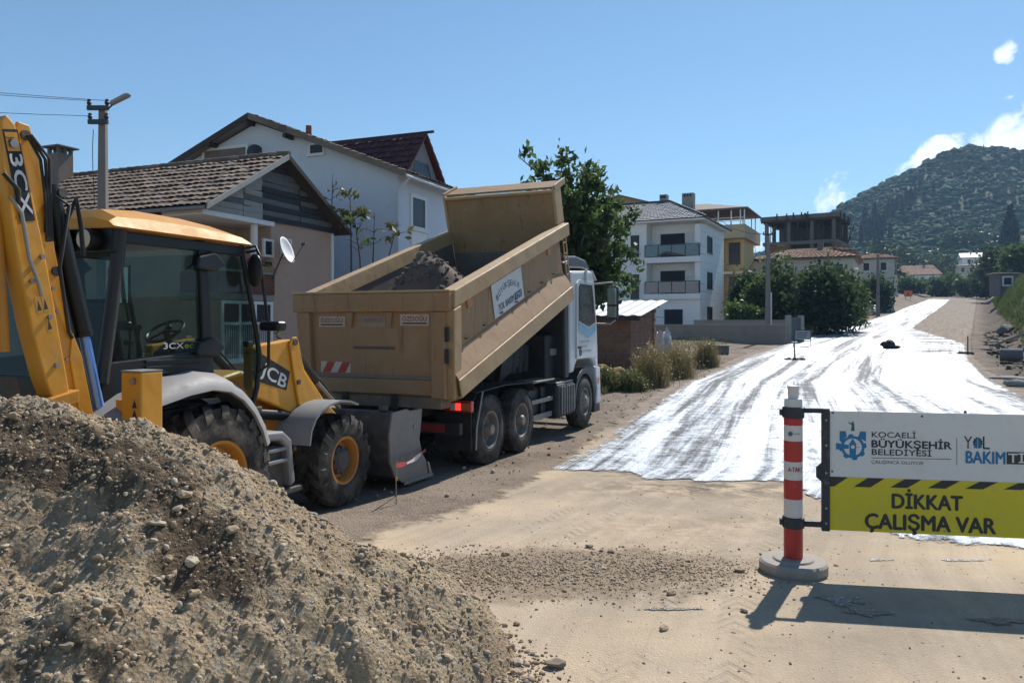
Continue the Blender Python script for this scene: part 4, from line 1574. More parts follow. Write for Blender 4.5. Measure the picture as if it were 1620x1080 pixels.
def bush(name, px, row, Y, wpx, hpx, n, leaf, mat_, label, seed, depth=1.0, clumps=26, spread=.24, group=None, cat='bush', zoff=0.):
    """bush standing at (px,row of its foot) at depth Y, wpx x hpx in the picture"""
    s = Y / FPX
    x = (px - 810) * s
    g = float(ground_z(x, Y))
    top = EYE + (HOR - (row - hpx)) * s
    h = max(top - g, .3) * .92
    R = np.random.default_rng(seed)
    o = empty(name, (x, Y, g), 0, label, cat, group)
    r = np.array([wpx * s / 2, wpx * s / 2 * depth, h * .5]) * .80
    pts = clump_points((0, 0, h * .46), r, n, R, clumps, spread, .5)
    pts = pts[pts[:, 2] > .02]
    V, F = leaf_cloud(pts, leaf, R, .1)
    np_obj('foliage', V, F, mat_, o)
    m = MB()
    for k in range(6):
        a = R.uniform(0, 6.28)
        m.path([(.1 * math.cos(a), .1 * math.sin(a), -.1), (r[0] * .4 * math.cos(a), r[1] * .4 * math.sin(a), h * .45), (r[0] * .7 * math.cos(a), r[1] * .7 * math.sin(a), h * .75)], [.05, .03, .01], 6)
    m.build('stem', M_bark, o)
    return o


# ---- walnut tree behind the truck: explicit limbs carrying leafy shoots
def walnut():
    R = np.random.default_rng(21)
    Y = 23.0
    s = Y / FPX
    x0 = (905 - 810) * s
    g = float(ground_z(x0, Y))
    o = empty('walnut_tree', (x0, Y, g), 0, 'loose-crowned leafy walnut tree rising behind the truck cab', 'tree')
    L = lambda px, row, dy=0.: Vector(((px - 905) * s, dy, EYE + (HOR - row) * s - g))
    m = MB()
    trunk = [Vector((0, 0, -.2)), L(905, 560), L(902, 470), L(905, 400)]
    m.path(trunk, [.17, .15, .13, .10], 9)
    tips = []
    ends = [(820, 240, .4), (850, 262, -.3), (838, 290, .6), (885, 250, .2), (893, 245, -.5), (930, 262, .3), (948, 285, -.4), (975, 290, .5), (985, 320, -.2), (960, 335, -.8),
            (990, 362, .3), (992, 395, -.4), (985, 425, .5), (960, 445, -.6), (930, 350, -1.0), (905, 300, .8), (915, 320, -.9), (870, 330, .9), (880, 380, -.8), (950, 390, -1.0),
            (930, 420, .9), (975, 470, -.3), (940, 480, -.7), (900, 440, -1.0), (985, 385, .8), (965, 310, .9), (925, 285, -.6), (865, 290, -.7), (990, 345, -.7), (960, 420, .4),
            (995, 445, .2), (920, 385, .2), (945, 360, .6), (905, 345, -.4), (990, 415, -.6), (890, 410, .6)]
    for k, (px, row, dy) in enumerate(ends):
        e = L(px, row, dy * 1.6)
        st = L(904, min(row + R.uniform(70, 130), 470)) if row < 400 else L(904, R.uniform(400, 470))
        mid = st.lerp(e, .55) + Vector((R.normal(0, .12), R.normal(0, .2), .10))
        m.path([st, mid, e], [.06, .035, .012], 6)
        for q in range(7):
            t = .35 + .65 * q / 6
            base = st.lerp(mid, t * 2) if t < .5 else mid.lerp(e, (t - .5) * 2)
            d = Vector(R.normal(0, 1, 3))
            d.normalize()
            b2 = base + d * R.uniform(.15, .5)
            tips.append((base, b2))
            m.path([base, b2], [.012, .005], 4)
    m.build('trunk', M_bark, o, smooth=50)
    P = []
    for (a, b) in tips:
        for q in range(20):
            t = R.uniform(.25, 1.15)
            P.append(np.array(a.lerp(b, t)) + R.normal(0, .095, 3))
    P = np.array(P)
    ext = clump_points((.50, 0, L(930, 370).z), (1.2, 1.2, 1.7), 1900, R, 40, .11, .1)
    V, F = leaf_cloud(np.concatenate([P, ext]), .115, R, .5, 1.9)
    np_obj('crown', V, F, M_lf_wal, o)


walnut()


# ---- thin saplings in front of the white gable
def sapling(px, row0, row1, Y, seed, label, lean=0., leafy=1.0, n=90):
    R = np.random.default_rng(seed)
    s = Y / FPX
    x0 = (px - 810) * s
    g = float(ground_z(x0, Y))
    o = empty('sapling', (x0, Y, g), 0, label, 'tree', None)
    ztop = EYE + (HOR - row1) * s - g
    zl = EYE + (HOR - row0) * s - g
    m = MB()
    m.path([(0, 0, -.1), (lean * .4, .05, zl), (lean, 0, ztop)], [.045, .032, .008], 6)
    P = []
    for k in range(9):
        t = R.uniform(.15, 1)
        z = zl + (ztop - zl) * t
        b = Vector((lean * (.4 + .6 * t), 0, z))
        d = Vector((R.normal(0, 1), R.normal(0, 1), R.uniform(.1, .7)))
        d.normalize()
        e = b + d * R.uniform(.3, .8) * (1.15 - t * .6)
        m.path([b, b.lerp(e, .5) + Vector((0, 0, .04)), e], [.014, .009, .004], 5)
        if R.random() < leafy:
            for q in range(n // 9):
                P.append(np.array(b.lerp(e, R.uniform(.4, 1.15))) + R.normal(0, .09, 3))
    m.build('trunk', M_bark, o, smooth=50)
    if P:
        V, F = leaf_cloud(np.array(P), .11, R, .4, 2.2)
        np_obj('crown', V, F, M_lf_yel if seed % 2 else M_lf_mid, o)


sapling(556, 400, 300, 25.5, 1, 'tallest thin sapling against the white gable wall', -.05, 1, 150)
sapling(575, 410, 345, 25.2, 2, 'second slender sapling from the pink house in front of the white gable', -.3, .6, 60)
sapling(588, 410, 335, 25.6, 4, 'nearly leafless sapling in the middle of the white gable', .1, .15, 30)
sapling(600, 420, 352, 25.3, 5, 'leaning yellow-leaved sapling left of the white house downpipe', .6, .8, 60)
sapling(520, 370, 275, 26.8, 7, 'thin shoot peeping over the pink house roof edge', .15, .8, 60)
bush('shrub', 650, 420, 25.0, 70, 62, 900, .10, M_lf_yel, 'loose yellow-green shrub behind the raised dump body', 31, .6, 16, .2)
bush('shrub', 452, 575, 19.0, 44, 62, 900, .08, M_lf_mid, 'small green shrub between pink house window and tailgate', 32, .8, 14, .25)

# ---- greenery along the left of the road
bush('garden_bush', 1222, 508, 62, 96, 112, 5200, .22, M_lf_mid, 'tall mixed green bush behind the concrete utility pole', 40, .7, 40)
bush('garden_bush', 1176, 507, 58, 60, 38, 2200, .18, M_lf_lite, 'bright green low bush beside the white apartment house', 41, .7, 24)
bush('garden_bush', 1190, 500, 68, 70, 92, 3000, .22, M_lf_dark, 'dark bush at the foot of the ochre building', 42, .7, 26)
bush('garden_bush', 1304, 520, 58, 104, 108, 7500, .20, M_lf_dark, 'large dark bush mass right of the metal gate', 43, .8, 46)
bush('garden_bush', 1340, 512, 62, 66, 88, 4200, .20, M_lf_mid, 'medium green bush at the right end of the dark bush', 44, .8, 30)
bush('garden_bush', 1262, 500, 66, 70, 92, 3600, .22, M_lf_mid, 'leafy bush behind the metal gate', 45, .7, 30)
bush('garden_bush', 1386, 480, 122, 56, 56, 3600, .30, M_lf_dark, 'dark hedge clump behind the white parked car', 46, .8, 26)
bush('garden_bush', 1352, 500, 74, 40, 30, 1800, .18, M_lf_mid, 'low weedy bush in front of the white parked car', 47, .8, 18)
for i, (px, row, Y, w, h, mm, lab) in enumerate((
        (1440, 476, 205, 56, 40, M_lf_mid, 'green thicket in front of the far pink-roofed house'),
        (1505, 474, 212, 66, 48, M_lf_mid, 'rounded green trees right behind the road crest'),
        (1480, 474, 208, 46, 34, M_lf_dark, 'dark thicket in the middle behind the road crest'),
        (1412, 470, 215, 40, 52, M_lf_dark, 'dark tree left of the orange road sign'),
        (1560, 470, 190, 56, 60, M_lf_dark, 'dark shrubs below the sheet-roofed white house'),
        (1580, 440, 170, 90, 66, M_lf_dark, 'broad dark tree crown above the stone hut'),
        (1612, 430, 140, 60, 60, M_lf_mid, 'green tree at the right edge above the bank'),
        (1500, 428, 300, 90, 40, M_lf_dark, 'dark hedge row left of the sheet-roofed white house'),
        (1440, 420, 320, 120, 36, M_lf_far, 'pale green orchard strip behind the tiled houses'),
        (1530, 462, 200, 40, 26, M_lf_mid, 'small rounded shrub beside the road crest'),
        (1590, 395, 380, 70, 30, M_lf_far, 'olive shrubs on the slope under the tall cypress'),
        (1540, 395, 420, 120, 36, M_lf_far, 'far strip of trees at the foot of the hill'),
        (1400, 428, 260, 80, 60, M_lf_far, 'far trees between the two orange-roofed houses'))):
    bush('roadside_tree', px, row, Y, w, h, 2600, .0022 * Y + .05, mm, lab, 60 + i, .6, 24, cat='tree')

# ---- dry weeds beside the shed
def blades(name, xs, ys, h, w, mat_, label, seed, cat=None, lean=.35, kind='stuff', parent=None):
    R = np.random.default_rng(seed)
    n = len(xs)
    z = ground_z(xs, ys) - .02
    a = R.uniform(0, 2 * math.pi, n)
    ln = R.normal(0, lean, (n, 2)) * h[:, None]
    B = np.stack([xs, ys, z], 1)
    side = np.stack([np.cos(a), np.sin(a), np.zeros(n)], 1) * (w * R.uniform(.6, 1.3, n))[:, None]
    mid = B + np.concatenate([ln * .35, (h * .6)[:, None]], 1)
    tip = B + np.concatenate([ln, h[:, None]], 1)
    V = np.stack([B - side, B + side, mid + side * .8, tip, mid - side * .8], 1).reshape(-1, 3)
    i = np.arange(n) * 5
    F = np.concatenate([np.stack([i, i + 1, i + 2, i + 4], 1), np.stack([i + 4, i + 2, i + 3, i + 3], 1)])
    tri = np.concatenate([np.stack([i, i + 1, i + 2], 1), np.stack([i, i + 2, i + 4], 1), np.stack([i + 4, i + 2, i + 3], 1)])
    o = np_obj(name, V, tri, mat_, parent)
    if kind:
        tag(o, label, cat, kind=kind)
    return o


def patch(n, px0, px1, row0, row1, R):
    px = R.uniform(px0, px1, n)
    rw = R.uniform(row0, row1, n)
    P = np.array([gp(a, b) for a, b in zip(px, rw)])
    return P[:, 0], P[:, 1]


R = np.random.default_rng(5)
# dry bushes: each clump is a weed thing
for i, (px, row, Y, w, h, lab) in enumerate(((1030, 592, 25.5, 64, 60, 'tall dry weed clump in front of the brick shed corner'), (1068, 575, 28.5, 70, 52, 'wide straw-coloured weed clump right of the brick shed'),
                                             (1118, 560, 33, 40, 40, 'small round grey-green weed at the right end of the verge'), (1000, 600, 24, 44, 30, 'low green weed tuft beside the truck front wheel'),
                                             (960, 596, 24, 46, 34, 'olive weed tuft left of the dry clumps by the truck cab'))):
    s = Y / FPX
    x = (px - 810) * s
    g = float(ground_z(x, Y))
    o = empty('weed_clump', (x, Y, g), 0, lab, 'weed', 'dry weeds on the verge')
    n = 1100
    hh_ = h * s * 1.15
    rx = w * s * .5
    bx_, by_ = R.normal(0, rx * .42, n), R.normal(0, rx * .42, n)
    hb = hh_ * R.uniform(.35, 1.05, n) * np.exp(-((bx_ / rx) ** 2) * .5)
    q = blades('stalks', bx_ + x, by_ + Y, hb, .008, M_dry if i < 3 else M_gr, None, 100 + i, kind=None, lean=.22)
    q.parent = o
    q.location = (-x, -Y, -g)
    pts = np.stack([bx_ * 1.1, by_ * 1.1, hb * R.uniform(.5, 1.05, n)], 1)
    V, F = leaf_cloud(pts, .045, R, .2, 2.2)
    np_obj('seed_heads', V, F, M_dry if i < 3 else M_gr, o)

xs, ys = patch(11000, 945, 1130, 562, 624, R)
ok = (xs < xl(ys) - 1.7) & (vnoise(xs * .8, ys * .8, 4) > -.35)
blades('verge_grass', xs[ok], ys[ok], R.uniform(.08, .36, ok.sum()), .014, M_gr, 'green and dry grass along the left verge', 7)
xs, ys = patch(2500, 1030, 1250, 538, 556, R)
ok = xs < xl(ys) - 3.5
blades('yard_grass', xs[ok], ys[ok], R.uniform(.08, .30, ok.sum()), .014, M_gr, 'sparse grass in front of the garden wall', 8)
xs, ys = patch(2500, 1340, 1400, 490, 522, R)
ok = xs < xl(ys) - 2.0
blades('roadside_grass', xs[ok], ys[ok], R.uniform(.2, .8, ok.sum()), .03, M_gr, 'tall grass beside the road near the white car', 9)
# bank on the right
n = 42000
ys = R.uniform(36, 150, n)
xs = xr(ys) + 3.2 + R.gamma(1.7, 2.3, n)
ok = vnoise(xs * .35, ys * .35, 3) + R.normal(0, .3, n) > -.15
blades('bank_grass', xs[ok], ys[ok], R.uniform(.2, .85, ok.sum()) * (1 + .5 * vnoise(xs[ok] * .2, ys[ok] * .2, 2)), .028, M_bank, 'rough grass covering the bank right of the road', 10)
ys = R.uniform(38, 130, 9000)
xs = xr(ys) + 5 + R.gamma(2.2, 2.8, 9000)
ok = vnoise(xs * .3, ys * .3, 9) > .35
blades('bank_dry_grass', xs[ok], ys[ok], R.uniform(.3, 1.0, ok.sum()), .02, M_dry, 'straw-coloured dry grass on the right bank', 11)

# ---- wooded hill
def hill_mat():
    t = NT('forest_canopy')
    i = t.island()
    c = t.mix(i, (.009, .040, .014), (.030, .078, .024))
    c = t.mix(t.ramp(t.noise(.012, 4, .6), .4, .65, 0, .75), c, (.040, .064, .024))
    c = t.mix(t.ramp(t.noise(.05, 4, .6), .5, .7, 0, .6), c, (.010, .026, .014))
    return t.set(col=c, rough=.9, spec=.15, normal=t.bump(t.noise(.6, 4, .7), .8, .8))


R = np.random.default_rng(12)
n = 60000
hx = R.uniform(60, 1250, n)
hy = R.uniform(270, 735, n)
pxx = 810 + FPX * hx / hy
ok = (pxx > 1130) & (pxx < 1760)
hx, hy = hx[ok], hy[ok]
hz = ground_z(hx, hy)
keep = (hz > 12 + 0 * hx) & (vnoise(hx * .02, hy * .02, 5) > -.60)
hx, hy, hz = hx[keep], hy[keep], hz[keep]
bm = bmesh.new()
bmesh.ops.create_icosphere(bm, subdivisions=1, radius=1)
iv = np.array([v.co[:] for v in bm.verts])
if_ = np.array([[v.index for v in f.verts] for f in bm.faces])
bm.free()
Vs, Fs = [], []
for k in range(len(hx)):
    j = iv * (1 + R.uniform(-.30, .30, (len(iv), 1)))
    s_ = np.array([1.15, 1.15, R.uniform(.55, .9)]) * float(np.clip(R.lognormal(.10, .5), .6, 4.0)) * (.75 + hy[k] / 1600)
    Vs.append(j * s_ + [hx[k], hy[k], hz[k] + .8])
    Fs.append(if_ + k * len(iv))
hill_trees = np_obj('hill_forest', np.concatenate(Vs), np.concatenate(Fs), hill_mat())
tag(hill_trees, 'dense dark green forest covering the hill', kind='stuff')


# ---- cypresses on the slope
def cypress_mesh(seed):
    R = np.random.default_rng(seed)
    t = R.uniform(0, 1, 900)
    a = R.uniform(0, 6.28, 900)
    r = .105 * np.sin(np.clip(t, .03, 1) ** .75 * math.pi) ** .8 * R.uniform(.55, 1.15, 900) + .004
    P = np.stack([r * np.cos(a), r * np.sin(a), t], 1)
    V, F = leaf_cloud(P, .035, R, -1.5, 3.0)
    return V, F


M_cyp = leafmat('cypress_leaf', (.010, .022, .012), (.020, .038, .018), .15)
cy_me = []
for k in range(3):
    V, F = cypress_mesh(k)
    q = np_obj('crown', V, F, M_cyp)
    cy_me.append(q.data)
    bpy.data.objects.remove(q)
mt = MB()
mt.tube((0, 0, -.06), (0, 0, .5), .015, .008, 6)
q = mt.build('trunk', M_bark)
cy_tr = q.data
bpy.data.objects.remove(q)
spots = [(1598, 372, 330, 46, 'tallest dark cypress standing alone at the right edge of the hillside')]
for i, (px, row, h) in enumerate(((1368, 372, 44), (1376, 380, 38), (1384, 366, 46), (1391, 378, 40), (1398, 370, 36), (1405, 352, 34), (1412, 356, 40), (1419, 345, 36), (1427, 352, 42), (1434, 340, 38), (1441, 346, 46),
                                  (1448, 338, 34), (1455, 330, 30), (1362, 384, 30), (1386, 396, 44), (1395, 398, 38), (1408, 386, 36), (1445, 316, 28), (1462, 346, 30), (1477, 340, 32), (1520, 282, 14), (1530, 280, 12), (1610, 316, 30), (1556, 300, 14))):
    spots.append((px, row, 470 + (384 - row) * 2.2, h, None))
ORD = 'first second third fourth fifth sixth seventh eighth ninth tenth eleventh twelfth thirteenth fourteenth fifteenth sixteenth seventeenth eighteenth nineteenth twentieth twenty-first twenty-second twenty-third twenty-fourth'.split()
spots = spots[:1] + sorted(spots[1:])
for i, (px, row, Y, h, lab) in enumerate(spots):
    s = Y / FPX
    x = (px - 810) * s
    g = float(ground_z(x, Y))
    top = EYE + (HOR - (row - h)) * s
    hh_ = max(top - g, h * s * .7)
    o = empty('cypress_tree', (x, Y, g), 0, lab or ORD[i - 1] + ' slim cypress from the left among those on the hill slope', 'tree', None if lab else 'cypresses on the hill slope')
    for me, nm in ((cy_me[i % 3], 'crown'), (cy_tr, 'trunk')):
        c = bpy.data.objects.new(nm, me)
        COL.objects.link(c)
        c.parent = o
        c.scale = (hh_ * .95, hh_ * .95, hh_)
# ------------------------------------------------------------------ vehicles: shared pieces
def rubber_mat(name, dust):
    t = NT(name)
    d = t.ramp(t.noise(4, 6, .7), .36, .70, 0, dust)
    c = t.mix(d, (.022, .021, .021), (.185, .160, .132))
    c = t.mix(t.ramp(t.noise(30, 4, .7), .4, .7, 0, .4), c, (.035, .033, .031))
    return t.set(col=c, rough=.88, spec=.3, normal=t.bump(t.noise(70, 4, .7), .35, .008))


M_rubber = rubber_mat('dusty_rubber', .55)
M_rubber2 = rubber_mat('pale_dusty_rubber', .95)
M_black = mat('black_plastic', (.022, .023, .026), .55, var=.25, dust=.22, dustcol=(.13, .11, .09))
M_blackm = mat('black_chassis_paint', (.018, .018, .02), .6, var=.3, dust=.3, dustcol=(.10, .085, .07))
M_steel = mat('worn_steel', (.30, .29, .28), .42, metal=.8, var=.25, dust=.25)
M_rimgrey = mat('dusty_wheel_rim', (.20, .19, .175), .6, metal=.35, var=.3, dust=.45)
M_chrome = mat('chrome_rod', (.75, .77, .80), .12, metal=1., var=.04, bump=0)


def tyre(R, W, rr, lugs=0, blocks=0, lug_h=.035, n=56):
    m = MB()
    w = W / 2
    rm = (R + rr) / 2
    prof = [(-w + .035, rr), (-w + .005, rr + .03), (-w - .006, rm), (-w + .012, R - .075), (-w + .035, R - .03), (-w + .07, R - .004 - (lug_h if lugs else .0)),
            (0, R - (lug_h if lugs else 0)), (w - .07, R - .004 - (lug_h if lugs else 0)), (w - .035, R - .03), (w - .012, R - .075), (w + .006, rm), (w - .005, rr + .03), (w - .035, rr)]
    m.lathe(prof, (0, 0, 0), 'x', n, closed=True)

    def P(a, th, r):
        return (a, r * math.cos(th), r * math.sin(th))
    for s in (-1, 1):
        for k in range(lugs):
            t0 = 2 * math.pi * (k + (.5 if s > 0 else 0)) / lugs
            wid = 2 * math.pi / lugs * .27
            secs = ((.015, 0, R - lug_h - .01, R - .003), (w * .55, .30, R - lug_h - .01, R), (w - .02, .52, R - lug_h - .03, R - .012), (w + .012, .60, R - .13, R - .075))
            vs, fs = [], []
            for (a, sl, r0, r1) in secs:
                th = t0 + sl * 2 * math.pi / lugs * 1.5
                for q, r in ((-1, r0), (1, r0), (1, r1), (-1, r1)):
                    vs.append(P(s * a, th + q * wid * (1 if r == r0 else .78), r))
            for i in range(3):
                for j in range(4):
                    fs.append((i * 4 + j, i * 4 + (j + 1) % 4, (i + 1) * 4 + (j + 1) % 4, (i + 1) * 4 + j))
            fs += [(0, 1, 2, 3), (12, 13, 14, 15)]
            m.add(vs, fs)
        for k in range(blocks):
            for (a0, a1, ph) in ((w * .52, w - .02, 0), (w * .06, w * .44, .5)):
                t0 = 2 * math.pi * (k + ph) / blocks
                dt = 2 * math.pi / blocks * .38
                vs = [P(s * a, t0 + q * dt, r) for a in (a0, a1) for (q, r) in ((-1, R - .03), (1, R - .03), (1, R + .006 - (.012 if a > w * .8 else 0)), (-1, R + .006 - (.012 if a > w * .8 else 0)))]
                m.add(vs, [(0, 1, 2, 3), (4, 5, 6, 7), (0, 4, 5, 1), (1, 5, 6, 2), (2, 6, 7, 3), (3, 7, 4, 0)])
    return m


def obj_at(mesh_obj, loc, parent, flip=False):
    o = mesh_obj.copy()
    COL.objects.link(o)
    o.parent = parent
    o.location = loc
    if flip:
        o.rotation_euler = (0, 0, math.pi)
    return o


# ------------------------------------------------------------------ tipper truck
zT = -.175
TR = empty('tipper_truck', (-1.427, 12.186, zT), 24, 'white-cabbed tipper truck with raised tan dump body beside the backhoe loader', 'truck')
M_tan = mat('tan_truck_paint', (.285, .172, .085), .62, scratch=.95, var=.16, scale=1.4, bump=.12, bscale=35, dust=.46, dustcol=(.33, .245, .16), streak=(1, 1, .35))
M_tan2 = mat('tan_truck_paint_pale', (.38, .255, .135), .6, scratch=.5, var=.14, scale=1.6, bump=.12, bscale=35, dust=.4, dustcol=(.42, .315, .20))
M_bedin = mat('scoured_bed_steel', (.155, .135, .125), .6, metal=.2, var=.3, scale=1.2, dust=.35, dustcol=(.26, .20, .145), streak=(1, .5, 1))
M_cabw = mat('shaded_white_cab_paint', (.46, .48, .50), .4, var=.07, coat=.25, bump=.02, dust=.22, dustcol=(.42, .40, .36))  # white dulled and dusted to put the cab's shade into its colour
M_redl = NT('tail_lamp_red').set(col=(.35, .01, .008), rough=.3)
M_redlit = NT('tail_lamp_lit')
M_redlit.set(col=(.6, .02, .01), rough=.3, emit=(1, .04, .03), estr=1.3)
M_redlit = M_redlit.m
M_refl = mat('red_reflector', (.22, .02, .02), .6, var=.25)
M_reflw = mat('white_reflector', (.48, .43, .38), .6, var=.2)

RT, WT, RR = .535, .30, .285
tyre_t = tyre(RT, WT, RR, blocks=50).build('tyre', M_rubber, None, smooth=38)
TYRE_T = tyre_t


def rim_dish(R, W, deep, hubr, mat_, holes=10):
    """rim seen from +x; deep>0: dished inwards (outer rear wheel), deep<0: bulging (front wheel)"""
    m = MB()
    w = W / 2
    if deep > 0:
        m.lathe([(-w + .03, R - .01), (w - .03, R + .012), (w - .012, R + .006), (w - .02, R - .022), (w - .05, R - .035), (w - deep, R - .055), (w - deep - .02, R * .62), (w - deep + .02, R * .45), (w - deep + .02, .01)], (0, 0, 0), 'x', 40)
        m.lathe([(w - deep, hubr), (w - deep + .13, hubr * .92), (w - deep + .16, hubr * .7), (w - deep + .16, .01)], (0, 0, 0), 'x', 20)
        for k in range(holes):
            a = 2 * math.pi * k / holes
            p = Vector((w - deep + .02, math.cos(a) * hubr * 1.35, math.sin(a) * hubr * 1.35))
            m.tube(p, p + Vector((.035, 0, 0)), .014, n=6)
    else:
        m.lathe([(-w + .03, R - .01), (w - .03, R + .012), (w - .012, R + .006), (w - .02, R - .022), (w - .07, R - .035), (w - .10, R * .86), (w - .03, R * .62), (w - .01, R * .5), (w + .04, hubr), (w + .05, .01)], (0, 0, 0), 'x', 40)
        for k in range(holes):
            a = 2 * math.pi * k / holes
            p = Vector((w - .02, math.cos(a) * R * .56, math.sin(a) * R * .56))
            m.tube(p, p + Vector((.035, 0, 0)), .014, n=6)
    return m


rim_r = rim_dish(RR, WT, .14, .10, M_rimgrey).build('wheel', M_rimgrey, None, smooth=35)
rim_f = rim_dish(RR, WT, -1, .09, M_rimgrey).build('wheel', M_rimgrey, None, smooth=35)


def put_wheel(rim, ty, loc, parent, flip, spin=0.):
    w_ = obj_at(rim, loc, parent, flip)
    w_.rotation_euler[0] = spin
    t_o = ty.copy()
    COL.objects.link(t_o)
    t_o.parent = w_
    return w_


for s in (1, -1):
    for u in (0, 1.22):
        put_wheel(rim_r, tyre_t, (s * 1.07, u, RT), TR, s < 0, random.random() * 6)
        put_wheel(rim_r, tyre_t, (s * .73, u, RT), TR, s < 0, random.random() * 6)
    put_wheel(rim_f, tyre_t, (s * 1.07, 4.55, RT), TR, s < 0, 1.0)
for o in (rim_r, rim_f, tyre_t):
    bpy.data.objects.remove(o)
# axles, chassis
for u in (0, 1.22, 4.55):
    m = MB()
    m.tube((-.9, u, RT), (.9, u, RT), .09, n=10)
    if u < 2:
        m.blob((0, u, RT), .24, 2, 2, .05)
    m.build('axle', M_blackm, TR, smooth=40)
for s in (1, -1):
    m = MB()
    m.box(s * .42 - .05, s * .42 + .05, -1.05, 5.2, .78, 1.05)
    m.build('chassis_rail', M_blackm, TR, bevel=.01)
    m = MB()
    m.strip([(1.85, .98), (1.75, 1.13), (.6, 1.17), (-.45, 1.13), (-.65, .85)], 'x', s * .62, s * 1.18, -.012)
    m.build('rear_mudguard', M_black, TR)
m = MB()
for u in (-1.0, .6, 2.2, 3.4):
    m.box(-.38, .38, u - .05, u + .05, .80, 1.02)
m.build('cross_members', M_blackm, TR)['kind'] = 'stuff'
# mudflap stay at the rear wheel
m = MB()
m.path([(1.2, -.28, 1.14), (1.21, -.50, .62), (1.21, -.52, .30)], .016)
m.build('flap_stay', M_steel, TR, smooth=40)
for s in (1, -1):
    m = MB()
    m.box(s * .9 - .3, s * .9 + .3, -.66, -.645, .30, .85)
    m.build('mudflap', M_black, TR)
# fuel tank, frame with shelves, step
m = MB()
m.box(.66, 1.2, 2.95, 3.92, .36, 1.02)
tk = m.build('fuel_tank', M_blackm, TR, bevel=.07, seg=4)
M_grey = mat('dusty_grey_plastic', (.155, .15, .145), .6, var=.2, dust=.35)
for k in range(6):
    m = MB()
    y = 3.12 + k * .135
    m.box(1.195, 1.225, y, y + .07, .42, .96)
    m.build('tank_rib', M_grey, tk, bevel=.012)
m = MB()
m.box(.7, 1.17, 2.98, 3.9, 1.018, 1.045)
m.build('tank_cover', M_steel, tk, bevel=.01)
for (n_, a) in (('side_guard', (1.06, 1.10, 1.82, 2.9, .42, .52)), ('side_guard', (1.08, 1.12, 1.82, 2.9, .72, .80)), ('guard_post', (1.0, 1.06, 1.86, 1.94, .35, 1.12)), ('guard_post', (1.0, 1.06, 2.45, 2.52, .40, 1.0)),
                ('step_plate', (.75, 1.15, 1.8, 2.92, 1.10, 1.13))):
    m = MB()
    m.box(*a)
    m.build(n_, M_grey if n_ != 'guard_post' else M_blackm, TR, bevel=.008)
m = MB()
m.box(.45, 1.0, 1.95, 2.85, .45, .98)
m.build('battery_box', M_blackm, TR, bevel=.02)
for k in range(3):
    m = MB()
    m.tube((.55 + k * .0, 2.2 + .3 * k, 1.25), (.55, 2.25 + .3 * k, 1.75), .10, n=12)
    m.build('air_tank', M_blackm, TR, smooth=40)
m = MB()
m.box(-.9, .95, 2.95, 3.45, 1.0, 1.95)
m.build('equipment_rack', M_blackm, TR, bevel=.03)
m = MB()
m.box(.2, 1.0, 3.1, 3.5, 1.55, 1.68)
m.build('rack_shelf', M_grey, TR, bevel=.01)
# rear bumper and lamps
m = MB()
m.box(-1.15, 1.18, -.98, -.88, .57, .74)
bp = m.build('rear_bumper', M_blackm, TR, bevel=.012)
for s in (1, -1):
    m = MB()
    m.box(s * .72 - .22, s * .72 + .22, -.985, -.979, .60, .72)
    m.build('reflector', M_refl, bp)
    m = MB()
    m.box(s * 1.14 - .21, s * 1.14 + .21, -.96, -.86, .90, 1.06)
    tl = m.build('tail_lamp', M_redl, TR, bevel=.015)
    m = MB()
    m.box(s * 1.14 - .035, s * 1.14 + .05, -.968, -.955, .93, 1.03)
    m.build('lit_segment', M_redlit, tl)
    m = MB()
    m.box(s * 1.14 + .06, s * 1.14 + .19, -.966, -.955, .93, 1.03)
    m.build('amber_segment', mat('amber_lens', (.34, .12, .05), .35), tl)
    m = MB()
    m.box(s * 1.14 - .12, s * 1.14 - .045, -.966, -.955, .93, 1.03)
    m.build('clear_segment', M_reflw, tl)

# ---- cab
m = MB()
cabp = [(3.62, 1.18), (3.60, 3.05), (3.75, 3.22), (5.05, 3.30), (5.22, 3.10), (5.42, 2.15), (5.50, 1.20), (5.30, 1.20), (5.20, 1.35), (4.95, 1.42), (4.1, 1.42), (3.95, 1.30), (3.9, 1.18)]
m.prism(cabp, 'x', -1.20, 1.20)
cab_o = m.build('cab', M_cabw, TR, bevel=.06, seg=3)
m = MB()
m.prism([(3.42, 1.10), (3.36, 3.36), (3.62, 3.42), (3.66, 1.10)], 'x', -1.18, 1.18)
m.build('rear_fairing', M_black, TR, bevel=.04)
m = MB()
m.prism([(3.60, 3.26), (3.55, 3.50), (4.25, 3.56), (4.85, 3.52), (5.12, 3.38), (5.10, 3.30), (4.6, 3.32)], 'x', -1.12, 1.12)
m.build('roof_spoiler', mat('dark_blue_spoiler', (.02, .024, .034), .35, coat=.4, var=.1), TR, bevel=.07, seg=3)
m = MB()
m.box(1.19, 1.24, 4.55, 4.62, 3.0, 3.3)
m.build('roof_trim', M_cabw, TR, bevel=.02)
# sun visor of the windscreen
m = MB()
m.prism([(5.12, 3.28), (5.42, 3.10), (5.44, 3.13), (5.14, 3.32)], 'x', -1.15, 1.18)
m.build('sun_visor', M_cabw, TR, bevel=.01)
